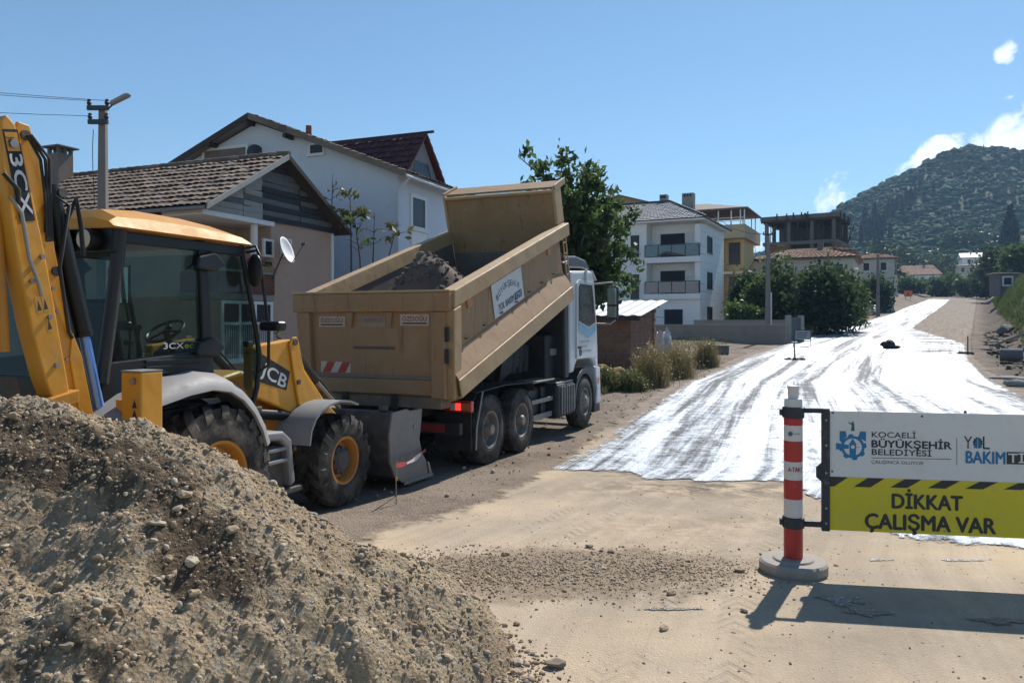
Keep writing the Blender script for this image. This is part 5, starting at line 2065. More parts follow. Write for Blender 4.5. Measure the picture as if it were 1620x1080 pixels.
# doors, windows, windscreen
M_tglass = glass('truck_window_glass', (.10, .13, .13), .10, .5, (.015, .02, .022))
for s in (1, -1):
    m = MB()
    m.prism([(3.98, 1.45), (3.98, 2.98), (4.12, 3.06), (5.02, 3.06), (5.30, 2.08), (5.36, 1.45)], 'x', s * 1.197, s * 1.225)
    dr = m.build('door', M_cabw, TR, bevel=.008)
    m = MB()
    m.prism([(4.10, 2.22), (4.10, 2.92), (4.18, 2.98), (4.95, 2.98), (5.18, 2.20), (4.75, 2.10)], 'x', s * 1.226, s * 1.236)
    m.build('door_window', M_pane, dr)
    m = MB()
    m.prism([(4.07, 2.02), (4.07, 2.18), (4.75, 2.05), (5.20, 2.14), (5.22, 2.02), (4.7, 1.86)], 'x', s * 1.2265, s * 1.230)
    m.build('blue_stripe', mat('pale_blue_decal', (.16, .33, .46), .5), dr)
    for k, (a, b) in enumerate(((4.15, 4.8), (4.15, 4.65), (4.25, 4.9))):
        m = MB()
        m.box(*sorted((s * 1.2265, s * 1.229)), a, b, 1.78 - k * .10, 1.82 - k * .10)
        m.build('decal_line', mat('grey_decal', (.28, .29, .30), .5), dr)
    m = MB()
    m.tube((s * 1.226, 4.2, 1.58), (s * 1.234, 4.2, 1.58), .08, n=20)
    m.build('door_emblem', M_darkmetal, dr)
    m = MB()
    m.box(*sorted((s * 1.228, s * 1.25)), 4.05, 4.22, 1.66, 1.70)
    m.build('door_handle', M_black, dr)
    # wheel arch and steps
    m = MB()
    arc = [(4.55 + .70 * math.cos(a), .54 + .70 * math.sin(a)) for a in np.linspace(rad(-8), rad(188), 15)]
    arc2 = [(4.55 + .58 * math.cos(a), .54 + .58 * math.sin(a)) for a in np.linspace(rad(188), rad(-8), 15)]
    m.prism(arc + arc2, 'x', s * .82, s * 1.21)
    m.build('front_mudguard', M_black, TR, bevel=.015)
    m = MB()
    m.prism([(5.15, 1.25), (5.52, 1.22), (5.58, .42), (5.25, .42), (5.30, .75)], 'x', s * .85, s * 1.235)
    m.build('bumper_corner', M_cabw, TR, bevel=.03)
    m = MB()
    m.box(*sorted((s * 1.236, s * 1.245)), 5.34, 5.42, .86, .98)
    m.build('marker_lamp', mat('amber_marker', (.65, .16, .03), .4), TR)
    m = MB()
    m.prism([(5.22, .72), (5.55, .72), (5.62, .24), (5.2, .24)], 'x', s * .80, s * 1.20)
    m.build('step_box', M_black, TR, bevel=.02)
    # mirrors
    m = MB()
    m.path([(s * 1.2, 5.2, 3.02), (s * 1.55, 5.42, 3.06), (s * 1.62, 5.44, 2.95)], .02)
    m.path([(s * 1.2, 5.3, 2.16), (s * 1.5, 5.42, 2.16), (s * 1.6, 5.44, 2.25)], .02)
    m.build('mirror_arm', M_steel, TR, smooth=40)
    m = MB()
    m.box(s * 1.54 - .13, s * 1.54 + .13, 5.40, 5.52, 2.26, 2.98)
    mh = m.build('mirror', M_black, TR, bevel=.05, seg=3)
    m = MB()
    m.box(s * 1.54 - .10, s * 1.54 + .10, 5.393, 5.399, 2.58, 2.94)
    m.build('mirror_glass', mat('mirror_face', (.35, .38, .40), .06, metal=1, var=.02, bump=0), mh)
    m = MB()
    m.box(s * 1.54 - .10, s * 1.54 + .10, 5.393, 5.399, 2.30, 2.54)
    m.build('mirror_glass', bpy.data.materials['mirror_face'], mh)
m = MB()
m.add([(-1.05, 5.21, 3.06), (1.05, 5.21, 3.06), (1.08, 5.445, 2.10), (-1.08, 5.445, 2.10)], [(0, 1, 2, 3)])
ws = m.build('windscreen', M_pane, TR)
ws.location = (0, .035, .01)
m = MB()
for k in range(4):
    m.box(-.85, .85, 5.49, 5.53, 1.30 + k * .17, 1.40 + k * .17)
m.build('grille', M_black, TR)['kind'] = 'stuff'
m = MB()
m.box(-1.2, 1.2, 5.45, 5.62, .42, .72)
m.build('front_bumper', M_black, TR, bevel=.03)

# ---- tipping body, tilted about its rear hinge
TH = rad(17.8)
HU, HZ = -1.30, 1.02


def BP(v, l, h):
    return (v, HU + l * math.cos(TH) - h * math.sin(TH), HZ + l * math.sin(TH) + h * math.cos(TH))


def bed(sect, l0, l1):
    """prism of a (v,h) section along the body"""
    n = len(sect)
    ls = (l0, l1)
    m = MB()
    vs = [BP(v, (l0(h) if callable(l0) else l0), h) for v, h in sect] + [BP(v, (l1(h) if callable(l1) else l1), h) for v, h in sect]
    m.add(vs, [tuple(range(n))[::-1], tuple(range(n, 2 * n))] + [(i, (i + 1) % n, n + (i + 1) % n, n + i) for i in range(n)])
    return m


rear = lambda h: .02 + .27 * h          # rear end of the side walls stands plumb when tilted
LB = 5.02
bed([(-1.10, .10), (1.10, .10), (1.10, .18), (-1.10, .18)], 0, LB).build('body_floor', M_bedin, TR)
m = bed([(-.45, -.12), (.45, -.12), (.45, .098), (-.45, .098)], .2, LB)
m.build('body_subframe', M_blackm, TR)
m = MB()
for k in range(9):
    q = bed([(-1.05, -.02), (1.05, -.02), (1.05, .096), (-1.05, .096)], .35 + k * .54, .45 + k * .54)
    m.add(q.v, q.f)
m.build('floor_cross_beams', M_blackm, TR)['kind'] = 'stuff'
for s in (1, -1):
    bed([(s * 1.125, .185), (s * 1.165, .185), (s * 1.175, 1.30), (s * 1.135, 1.30)], rear, LB).build('side_wall', M_tan if s > 0 else M_bedin, TR)
    bed([(s * 1.11, .185), (s * 1.122, .185), (s * 1.132, 1.30), (s * 1.12, 1.30)], rear, LB - .03).build('side_liner', M_bedin, TR)
    bed([(s * 1.10, 1.302), (s * 1.30, 1.302), (s * 1.31, 1.545), (s * 1.115, 1.56)], rear, LB + .28).build('top_rail', M_tan2, TR, bevel=.018)
    # flared ledge with its folded rim
    bed([(s * 1.178, .66), (s * 1.345, .375), (s * 1.335, .355), (s * 1.178, .62)], .10, LB - .02).build('side_ledge', M_tan, TR)
    bed([(s * 1.345, .37), (s * 1.372, .36), (s * 1.372, .10), (s * 1.15, .02), (s * 1.15, .05), (s * 1.345, .125)], .08, LB - .05).build('ledge_rim', M_tan2, TR, bevel=.006)
    bed([(s * 1.167, .10), (s * 1.30, .10), (s * 1.32, 1.30), (s * 1.177, 1.30)], lambda h: rear(h) - .06, lambda h: rear(h) + .17).build('rear_post', M_tan2, TR, bevel=.015)
    # lashing hooks
    for k in range(7):
        m = MB()
        l = .75 + k * .62
        p = [Vector(BP(s * x, l + dl, .74)) for x, dl in ((1.178, 0), (1.215, 0), (1.225, .05), (1.2, .08))]
        m.path(p, .011, 6)
        m.build('lashing_hook', M_blackm, TR)
    for l in (.95, 4.3):
        m = bed([(s * 1.178, 1.13), (s * 1.20, 1.13), (s * 1.20, 1.298), (s * 1.178, 1.298)], l, l + .16)
        m.build('side_marker', mat('orange_marker', (.42, .20, .085), .6), TR)
# headboard, its gussets and the canopy over the cab
bed([(-1.13, .12), (1.13, .12), (1.13, 2.20), (-1.13, 2.20)], LB, LB + .06).build('headboard', M_tan, TR)
bed([(-1.10, .16), (1.10, .16), (1.10, 1.1), (-1.10, 1.1)], LB - .012, LB - .004).build('headboard_liner', M_bedin, TR)
bed([(-1.15, 2.18), (1.15, 2.18), (1.15, 2.235), (-1.15, 2.235)], LB - .05, LB + .09).build('headboard_lip', M_tan2, TR, bevel=.012)
for s in (1, -1):
    m = bed([(s * 1.135, 1.563), (s * 1.195, 1.563), (s * 1.195, 2.26), (s * 1.135, 2.26)], LB - .03, LB + .34)
    m.build('headboard_gusset', M_tan2, TR, bevel=.015)
m = MB()
cs = [BP(v, l, h) for (l, h) in ((LB + .09, 2.24), (LB + .62, 2.29)) for v in (-1.16, 1.16)]
ct = [BP(v, l, h) for (l, h) in ((LB + .09, 2.28), (LB + .62, 2.33)) for v in (-1.16, 1.16)]
m.add(cs + ct, [(0, 1, 3, 2), (4, 6, 7, 5), (0, 4, 5, 1), (1, 5, 7, 3), (3, 7, 6, 2), (2, 6, 4, 0)])
m.build('canopy', M_tan, TR)
for s in (1, -1):
    m = MB()
    sec = [(LB + .05, 2.20), (LB + .62, 2.26), (LB + .62, 2.38), (LB - .02, 2.32)]
    m.add([BP(s * 1.165, l, h) for l, h in sec] + [BP(s * 1.20, l, h) for l, h in sec],
          [(3, 2, 1, 0), (4, 5, 6, 7), (0, 1, 5, 4), (1, 2, 6, 5), (2, 3, 7, 6), (3, 0, 4, 7)])
    m.build('canopy_edge', M_tan2, TR, bevel=.01)
# ladder at the front corner
m = MB()
for dl in (0, .16):
    m.tube(BP(1.22, LB + .08 + dl, .25), BP(1.22, LB + .08 + dl, 1.5), .014, n=6)
for k in range(6):
    m.tube(BP(1.22, LB + .08, .35 + k * .21), BP(1.22, LB + .24, .35 + k * .21), .011, n=6)
m.build('ladder', M_tan2, TR)
# hoist ram and hinge
m = MB()
m.tube((0, 3.0, 1.15), BP(0, LB - .25, .10), .11, n=14)
m.build('hoist_ram', M_steel, TR, smooth=40)
m = MB()
m.prism([(1.55, 1.12), (2.7, 1.45), (2.85, 1.75), (2.62, 1.83), (1.7, 1.52)], 'x', .50, .62)
m.build('lift_frame', M_blackm, TR, bevel=.01)
m = MB()
m.tube((-.6, HU + .1, HZ - .05), (.6, HU + .1, HZ - .05), .07, n=12)
m.build('hinge_shaft', M_blackm, TR, smooth=40)
# ---- tailgate
TG = -1.335
m = MB()
m.box(-1.16, 1.12, TG - .05, TG - .02, 1.16, 2.52)
tg = m.build('tailgate', M_tan, TR)
tgf = [('tailgate_top_beam', [(-1.42, 2.335), (1.27, 2.335), (1.27, 2.60), (-1.42, 2.60)], .115, M_tan),
       ('tailgate_bottom_beam', [(-1.08, 1.17), (.98, 1.17), (.98, 1.38), (-1.08, 1.38)], .085, M_tan),
       ('tailgate_post', [(-1.34, 2.33), (-1.10, 2.33), (-1.05, 1.16), (-1.24, 1.15)], .12, M_tan),
       ('tailgate_post', [(.98, 2.33), (1.20, 2.33), (1.20, 1.13), (.985, 1.15)], .12, M_tan)]
for n_, poly, th, mm in tgf:
    m = MB()
    m.prism(poly, 'y', TG - th, TG - .018)
    m.build(n_, mm, tg, bevel=.012)
m = MB()
m.box(-1.42, 1.27, TG - .12, TG + .02, 2.603, 2.635)
m.build('tailgate_top_edge', M_tan2, tg, bevel=.008)
m = MB()
m.prism([(-1.08, 1.38), (.98, 1.38), (.98, 1.43), (-1.08, 1.43)], 'y', TG - .084, TG - .051)
m.build('dirt_shelf', mat('grey_mud', (.19, .165, .14), .95, var=.3), tg, bevel=.02)
for x in (-.42, .25):
    m = MB()
    m.prism([(x - .06, 2.33), (x + .08, 2.33), (x + .05, 2.10)], 'y', TG - .09, TG - .051)
    m.build('tailgate_rib', M_tan, tg, bevel=.006)
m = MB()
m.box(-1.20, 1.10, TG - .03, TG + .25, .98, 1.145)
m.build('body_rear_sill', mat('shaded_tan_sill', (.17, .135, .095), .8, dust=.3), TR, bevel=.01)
for x in (-.5, .35):
    m = MB()
    m.prism([(x - .06, .95), (x + .06, .95), (x + .05, 1.19), (x - .05, 1.19)], 'y', TG - .07, TG - .035)
    m.build('tailgate_latch', M_blackm, TR, bevel=.01)
for (x, z) in ((1.235, 2.02), (1.235, 1.72)):
    m = MB()
    m.box(x - .03, x + .03, TG - .135, TG - .10, z - .10, z + .10)
    m.build('gate_hinge', M_blackm, TR, bevel=.01)
# stickers and stripes
M_stk = mat('worn_sticker', (.42, .36, .30), .7, var=.2)
M_stkred = mat('sticker_red', (.22, .035, .03), .7)
M_stkblk = mat('sticker_black', (.035, .03, .03), .7)
ID = Matrix.Identity(4)
for (x0, x1, z0, z1, txt, wm) in ((-.97, -.50, 2.12, 2.275, 'ÖZDOĞU', M_stkred), (-.20, .20, 2.12, 2.27, 'HARDOX', mat('sticker_grey_print', (.16, .12, .10), .7)), (.45, .92, 2.14, 2.30, 'ÖZDOĞU', M_stkred)):
    m = MB()
    m.box(x0, x1, TG - .056, TG - .051, z0, z1)
    st = m.build('sticker', M_stk if wm is M_stkred else mat('faded_tan_sticker', (.28, .22, .165), .7), tg)
    letters(txt, (x1 - x0) * .84, .062, wm, st, Matrix.Translation((x0 + (x1 - x0) * .08, TG - .0565, z0 + .065)), bold=.02)
    if wm is M_stkred:
        m = MB()
        m.box(x0 + .04, x1 - .04, TG - .0585, TG - .0565, z0 + .022, z0 + .042)
        m.build('sticker_bar', M_stkblk, st)
m = MB()
m.box(-.93, -.40, TG - .0565, TG - .051, 1.45, 1.61)
wb = m.build('hazard_plate', M_reflw, tg)
for k in range(2):
    m = MB()
    x = -.90 + k * .27
    m.prism([(x, 1.451), (x + .14, 1.451), (x + .23, 1.609), (x + .09, 1.609)], 'y', TG - .0585, TG - .0568)
    m.build('hazard_stripe', mat('faded_red_stripe', (.36, .06, .045), .7) if k == 0 else bpy.data.materials['faded_red_stripe'], wb)
m = MB()
m.box(-.35, .36, TG - .0545, TG - .051, 1.80, 1.84)
m.build('scuff_strip', mat('dark_scuff', (.10, .085, .075), .8), tg)
# crew sign on the side wall
sg = bed([(1.180, .70), (1.186, .70), (1.192, 1.245), (1.184, 1.245)], 1.80, 3.02)
sgo = sg.build('side_sign', mat('sign_white', (.56, .57, .57), .6, var=.06), TR)
ex = (Vector(BP(0, 1, 0)) - Vector(BP(0, 0, 0)))
eh = (Vector(BP(0, 0, 1)) - Vector(BP(0, 0, 0)))


def SM(l, h, rotd=0.):
    o = Vector(BP(1.1905, l, h))
    c, s_ = math.cos(rad(rotd)), math.sin(rad(rotd))
    X = ex * c + eh * s_
    Zv = -ex * s_ + eh * c
    Yv = Zv.cross(X)
    M = Matrix.Identity(4)
    for i in range(3):
        M[i][0], M[i][1], M[i][2], M[i][3] = X[i], Yv[i], Zv[i], o[i]
    return M


M_nav = mat('navy_print', (.035, .06, .10), .6)
word = 'BÜYÜKŞEHİR'
for i, chh in enumerate(word):
    f = (i + .5) / len(word)
    ang = (0.5 - f) * 52
    l = 1.94 + f * .92
    h = .93 + .135 * math.cos((f - .5) * math.pi * 1.0)
    letters(chh, .075 if chh not in 'İ' else .022, .092, M_nav, sgo, SM(l - .035, h, ang), bold=.03)
letters('YOL BAKIM', .62, .105, M_nav, sgo, SM(1.97, .775), bold=.02)
m = MB()
cs = [BP(1.1885, l, h) for l, h in ((2.63, .765), (2.93, .765), (2.93, .885), (2.63, .885))] + [BP(1.1935, l, h) for l, h in ((2.63, .765), (2.93, .765), (2.93, .885), (2.63, .885))]
m.add(cs, [(3, 2, 1, 0), (4, 5, 6, 7), (0, 1, 5, 4), (1, 2, 6, 5), (2, 3, 7, 6), (3, 0, 4, 7)])
bx_ = m.build('print_box', M_nav, sgo)
letters('TİMİ', .24, .085, bpy.data.materials['sign_white'], bx_, Matrix.Translation(ex.cross(eh).normalized() * .004) @ SM(2.66, .78))
# ---- load of dark broken asphalt left in the body
nn = 60
lx = np.linspace(.35, 3.4, nn)
vx = np.linspace(-1.10, 1.10, 44)
LX, VX = np.meshgrid(lx, vx, indexing='ij')
hh = 1.42 * np.exp(-(((LX - 1.75) / 1.0) ** 2 + ((VX - .15) / .85) ** 2)) + .18 * (LX < 2.8) * np.exp(-((LX - 1.2) / 1.3) ** 2) + .06 * fbm(LX * 3, VX * 3, 4) * sstep(3.4 - LX, 0, .5)
Vv = np.array([BP(v, l, .19 + max(h, 0)) for l, v, h in zip(LX.ravel(), VX.ravel(), hh.ravel())])
M_load = mat('broken_asphalt', (.115, .088, .074), .95, var=.45, scale=9, bump=.6, bscale=30)
load_o = empty('rubble_load', TR.matrix_basis @ Vector(BP(0, 1.45, .19)), 24, 'heap of dark rubble lying inside the raised dump body', 'rubble')
load_off = Vector(BP(0, 1.45, .19))
np_obj('rubble_bed', Vv - np.array(load_off), grid_faces(nn, 44), M_load, load_o, smooth=True)
SH = []
for k in range(7):
    bm = bmesh.new()
    bmesh.ops.create_icosphere(bm, subdivisions=2 if k > 3 else 1, radius=1)
    for v in bm.verts:
        v.co *= 1 + .34 * mnoise.noise(v.co * 1.3 + Vector((k * 7.7, 0, 0))) * 1.6
        v.co.z *= .62 + .08 * (k % 3)
    me = bpy.data.meshes.new('stone_shape')
    bm.to_mesh(me)
    bm.free()
    SH.append(me)


def scatter(name, pts, sizes, mat_, parent=None, seed=1, variants=(0, 1, 2, 3)):
    """many little stones joined in one mesh"""
    R = np.random.default_rng(seed)
    base = []
    for k in variants:
        me = SH[k]
        v = np.array([x.co[:] for x in me.vertices])
        f = np.array([p.vertices[:] for p in me.polygons])
        base.append((v, f))
    V, F, n0 = [], [], 0
    for i, (p, s) in enumerate(zip(pts, sizes)):
        v, f = base[i % len(base)]
        a, b, c = R.uniform(0, 6.28, 3)
        ca, sa, cb, sb = math.cos(a), math.sin(a), math.cos(b), math.sin(b)
        rm = np.array([[ca, -sa, 0], [sa, ca, 0], [0, 0, 1]]) @ np.array([[1, 0, 0], [0, cb, -sb], [0, sb, cb]])
        sc_ = s * R.uniform(.5, 1.5, 3)
        V.append((v * sc_) @ rm.T + p)
        F.append(f + n0)
        n0 += len(v)
    return np_obj(name, np.concatenate(V), np.concatenate(F), mat_, parent)


idx = rng.choice(len(Vv), 900)
keep = [i for i in idx if hh.ravel()[i] > .12]
scatter('rubble_gravel', Vv[keep] - np.array(load_off) + rng.normal(0, .012, (len(keep), 3)), rng.uniform(.02, .045, len(keep)), M_load, load_o, 3)['kind'] = 'stuff'
M_load2 = mat('grey_rubble', (.21, .175, .155), .95, var=.3)
for k in range(90):
    i = random.choice(keep)
    o = bpy.data.objects.new('stone', SH[4 + k % 3])
    COL.objects.link(o)
    if not SH[4 + k % 3].materials:
        SH[4 + k % 3].materials.append(M_load2)
    o.parent = load_o
    o.location = Vector(Vv[i]) - load_off + Vector((0, 0, .02))
    o.scale = [random.uniform(.04, .085)] * 3
    o.rotation_euler = [random.uniform(0, 6) for _ in range(3)]
    o.material_slots[0].link = 'OBJECT'
    o.material_slots[0].material = M_load2 if k % 2 else M_load
# ------------------------------------------------------------------ backhoe loader
zJ = -.10
JB = empty('backhoe_loader', (-3.64, 7.28, zJ), 22, 'yellow backhoe loader with black cab parked behind the tipper truck', 'backhoe loader')
M_jy = mat('machine_yellow', (.60, .270, .022), .45, scratch=.5, var=.10, scale=2.0, bump=.05, dust=.26, dustcol=(.46, .27, .10), coat=.15)
M_jy2 = mat('machine_yellow_worn', (.50, .215, .025), .55, scratch=.6, var=.2, scale=3.0, bump=.1, dust=.4, dustcol=(.34, .21, .10))
M_jgrey = mat('dusty_grey_moulding', (.22, .22, .225), .6, var=.15, scale=3, dust=.35, dustcol=(.30, .27, .235))
M_jblk = mat('cab_black', (.006, .007, .009), .40, var=.2, dust=.04, dustcol=(.07, .065, .06))
M_jdark = mat('dark_grey_steel', (.075, .072, .07), .6, metal=.3, var=.3, scale=4, dust=.45, dustcol=(.20, .17, .14))
M_orim = mat('orange_rim', (.48, .19, .035), .6, var=.15, dust=.45, dustcol=(.30, .17, .09))
M_hose = mat('hydraulic_hose', (.02, .02, .022), .6, dust=.2)
M_jglass = glass('cab_glass', (.62, .72, .69), .02, .08, (.05, .06, .06))
M_rod = mat('sky_tinted_chrome_rod', (.16, .33, .78), .22, metal=.55, var=.06, bump=0)  # blue base colour paints a sky reflection onto the chrome

# wheels
RRr, RWr, RRim = .68, .46, .345
tr = tyre(RRr, RWr, RRim, lugs=19, lug_h=.05, n=60).build('tyre', M_rubber2, None, smooth=38)
RFr, FWr, FRim = .53, .36, .265
tf = tyre(RFr, FWr, FRim, lugs=16, lug_h=.045, n=56).build('tyre', M_rubber, None, smooth=38)


def rim_j(R, W, mat_):
    m = MB()
    w = W / 2
    m.lathe([(-w + .05, R - .005), (w - .05, R + .012), (w - .025, R + .012), (w - .025, R - .018), (w - .07, R - .035), (w - .15, R - .05), (w - .16, R * .70), (w - .15, .01)], (0, 0, 0), 'x', 44)
    o = m.build('wheel', mat_, None, smooth=35)
    h = MB()
    h.lathe([(w - .155, R * .62), (w - .09, R * .60), (w - .06, R * .46), (w - .045, R * .40), (w - .045, .01)], (0, 0, 0), 'x', 30)
    for k in range(8):
        a = 2 * math.pi * k / 8
        p = Vector((w - .10, math.cos(a) * R * .53, math.sin(a) * R * .53))
        h.tube(p, p + Vector((.04, 0, 0)), .018, n=6)
    ho = h.build('hub', M_jdark, o, smooth=35)
    return o, ho


rj, rjh = rim_j(RRim, RWr, M_jy2)
fj, fjh = rim_j(FRim, FWr, M_orim)
for s in (1, -1):
    for rim, hub, ty, u, R_, W_ in ((rj, rjh, tr, 0, RRr, RWr), (fj, fjh, tf, 1.96, RFr, FWr)):
        w_ = put_wheel(rim, ty, (s * (1.10 - W_ / 2), u, R_), JB, s < 0, .4 + u)
        h_ = hub.copy()
        COL.objects.link(h_)
        h_.parent = w_
for o in (rjh, fjh, rj, fj, tr, tf):
    bpy.data.objects.remove(o)
# chassis
m = MB()
m.box(-.42, .42, -1.0, 2.35, .50, .88)
m.build('chassis', M_jdark, JB, bevel=.02)
for (u, z, r_) in ((0, .68, .16), (1.96, .53, .12)):
    m = MB()
    m.tube((-.85, u, z), (.85, u, z), r_, n=14)
    m.build('axle', M_jdark, JB, smooth=40)
# bonnet, side panels, front grille
m = MB()
m.prism([(.72, .9), (.72, 1.55), (1.0, 1.60), (2.2, 1.38), (2.38, 1.25), (2.38, .9)], 'x', -.42, .42)
m.build('bonnet', M_jy, JB, bevel=.05, seg=3)
m = MB()
m.prism([(.95, .60), (.95, 1.35), (1.75, 1.05), (1.75, .62)], 'x', .43, .52)
m.build('side_panel', M_jy2, JB, bevel=.015)
m = MB()
m.box(-.38, .38, 2.385, 2.42, .92, 1.22)
m.build('grille', M_jblk, JB, bevel=.01)
# step module between the wheels
m = MB()
m.prism([(.62, 1.02), (.90, 1.0), (1.03, .90), (1.09, .45), (1.01, .42), (.96, .82), (.86, .91), (.64, .93)], 'x', .62, 1.06)
m.build('step_guard', M_jgrey, JB, bevel=.025, seg=3)
m = MB()
m.box(.55, .98, .66, 1.0, .40, .86)
sb = m.build('toolbox', M_jdark, JB, bevel=.02)
for k, z in enumerate((.80, .68)):
    m = MB()
    m.box(.72, 1.05, .68, .98, z, z + .04)
    m.build('step', M_jgrey, JB, bevel=.01)
m = MB()
m.box(.60, 1.05, .66, 1.22, .34, .40)
m.build('bottom_step', M_jdark, JB, bevel=.012)
# front mudguards
for s in (1, -1):
    m = MB()
    a_ = [(1.26, .80), (1.29, .95), (1.36, 1.06), (1.47, 1.14), (1.62, 1.19), (1.80, 1.21), (2.0, 1.19), (2.16, 1.14)]
    m.strip(a_[::-1], 'x', s * .66, s * 1.12, -.022)
    m.build('front_mudguard', M_jgrey, JB, smooth=40)
# loader arms
AR = [(.80, 1.86), (1.0, 1.885), (1.22, 1.90), (1.36, 1.92), (1.47, 1.92), (1.55, 1.85), (1.66, 1.58), (2.05, 1.18), (2.40, .92), (2.72, .58), (2.78, .40), (2.66, .32), (2.52, .46), (2.24, .70), (1.92, .90), (1.52, 1.07), (1.22, 1.20), (.88, 1.33), (.80, 1.45)]
for s in (1, -1):
    m = MB()
    m.prism(AR, 'x', s * .62, s * .74)
    arm = m.build('loader_arm', M_jy, JB, bevel=.018)
    m = MB()
    m.prism([(1.36, 1.88), (1.41, 1.945), (1.48, 1.95), (1.52, 1.88), (1.60, 1.58), (1.92, 1.18), (1.98, 1.02), (1.70, 1.0), (1.52, 1.20), (1.44, 1.50)], 'x', s * .742, s * .772)
    m.build('arm_lever', M_jy, JB, bevel=.01)
    for (u, z, r_) in ((1.44, 1.89, .035), (1.50, 1.45, .028), (1.54, 1.12, .028), (2.7, .42, .04)):
        m = MB()
        m.tube((s * .60, u, z), (s * .79, u, z), r_, n=14)
        m.build('pivot_pin', M_jdark, JB, smooth=40)
    m = MB()
    m.box(s * .66 - .07, s * .66 + .07, 1.26, 1.42, 1.78, 1.90)
    m.build('pivot_block', M_jdark, JB, bevel=.02)
    # lift ram along the arm
    m = MB()
    m.tube((s * .70, .92, 1.16), (s * .70, 1.48, 1.08), .058, n=16)
    m.build('lift_ram', M_jblk, JB, smooth=40)
    m = MB()
    m.tube((s * .70, 1.48, 1.08), (s * .70, 1.72, 1.045), .032, n=14)
    m.build('lift_rod', M_chrome, JB, smooth=40)
    m = MB()
    m.box(s * .70 - .05, s * .70 + .05, .86, .95, .95, 1.24)
    m.build('ram_bracket', M_jdark, JB, bevel=.015)
    # tilt ram from lever top down to bucket
    m = MB()
    m.tube((s * .60, 1.49, 1.86), (s * .60, 2.05, 1.42), .050, n=16)
    m.build('tilt_ram', M_jblk, JB, smooth=40)
    m = MB()
    m.tube((s * .60, 2.05, 1.42), (s * .60, 2.52, 1.05), .026, n=12)
    m.build('tilt_rod', M_steel, JB, smooth=40)
    for dz in (.05, -.02):
        m = MB()
        m.path([(s * .55, 1.42, 1.90 + dz), (s * .58, 1.62, 1.82 + dz), (s * .58, 2.0, 1.50 + dz), (s * .58, 2.46, 1.12 + dz)], .014, 7)
        m.build('hose', M_hose, JB, smooth=40)
# decal: black plate with white letters on the right arm
m = MB()
m.prism([(.815, 1.84), (1.40, 1.57), (1.335, 1.37), (.815, 1.52)], 'x', .7405, .7425)
dec = m.build('arm_decal', mat('decal_black', (.012, .012, .012), .5), JB)
Md = Matrix(((0, 0, 0, .743), (.908, .419, 0, .905), (-.419, .908, 0, 1.60), (0, 0, 0, 1)))
M_lw = mat('decal_white', (.62, .62, .60), .5, var=.06)
# local frame: x along the plate, z across it, -y outwards
Xd, Zd = Vector((0, .905, -.425)).normalized(), Vector((0, .425, .905)).normalized()
Yd = Zd.cross(Xd)


def frameM(o, X, Z):
    Y_ = Z.cross(X)
    M = Matrix.Identity(4)
    for i in range(3):
        M[i][0], M[i][1], M[i][2], M[i][3] = X[i], Y_[i], Z[i], o[i]
    return M


letters('JCB', .43, .135, M_lw, dec, frameM(Vector((.7426, .915, 1.575)), Xd, Zd), bold=.035)
# bucket
prof = [(2.92, 1.00), (2.86, .98), (2.78, .70), (2.80, .36), (2.92, .16), (3.12, .06), (3.86, .02), (3.86, .045), (3.16, .10), (2.97, .20), (2.86, .40), (2.84, .68), (2.93, .96)]
m = MB()
m.prism(prof, 'x', -1.13, 1.13)
bk = m.build('loader_bucket', M_jdark, JB, bevel=.008)
for s in (1, -1):
    m = MB()
    m.prism([(2.86, .98), (2.78, .70), (2.80, .36), (2.92, .16), (3.12, .05), (3.88, .015), (3.80, .17), (3.62, .36), (3.55, .55), (3.60, .78), (3.62, .955), (3.30, .955), (3.22, .99)], 'x', s * 1.131, s * 1.16)
    m.build('bucket_side', mat('worn_bucket_steel', (.22, .205, .19), .55, metal=.35, var=.3, scale=5, dust=.4, dustcol=(.26, .22, .18)) if s > 0 else bpy.data.materials['worn_bucket_steel'], bk, bevel=.006)
    m = MB()
    m.prism([(3.12, .02), (3.90, -.005), (3.92, .02), (3.86, .06), (3.78, .22), (3.74, .22), (3.80, .05), (3.14, .06)], 'x', s * 1.162, s * 1.18)
    m.build('side_cutter', M_steel, bk, bevel=.004)
    m = MB()
    m.tube((s * 1.0, 2.9, 1.0), (s * 1.0, 2.9, 1.06), .06, n=12)
    m.build('bucket_lug', M_jdark, bk)
    m = MB()
    m.tube((s * 1.155, 3.4, .74), (s * 1.172, 3.4, .74), .022, n=10)
    m.build('bolt', M_steel, bk)

# ---- cab
CW = .82
def post(pts, r, name='cab_post', mm=None, n=8):
    m = MB()
    m.path(pts, r, n)
    return m.build(name, mm or M_jblk, JB, smooth=50)


m = MB()
m.box(-CW, CW, -.95, .72, 1.22, 1.34)
m.build('cab_floor', M_jblk, JB, bevel=.02)
RT_ = 2.86
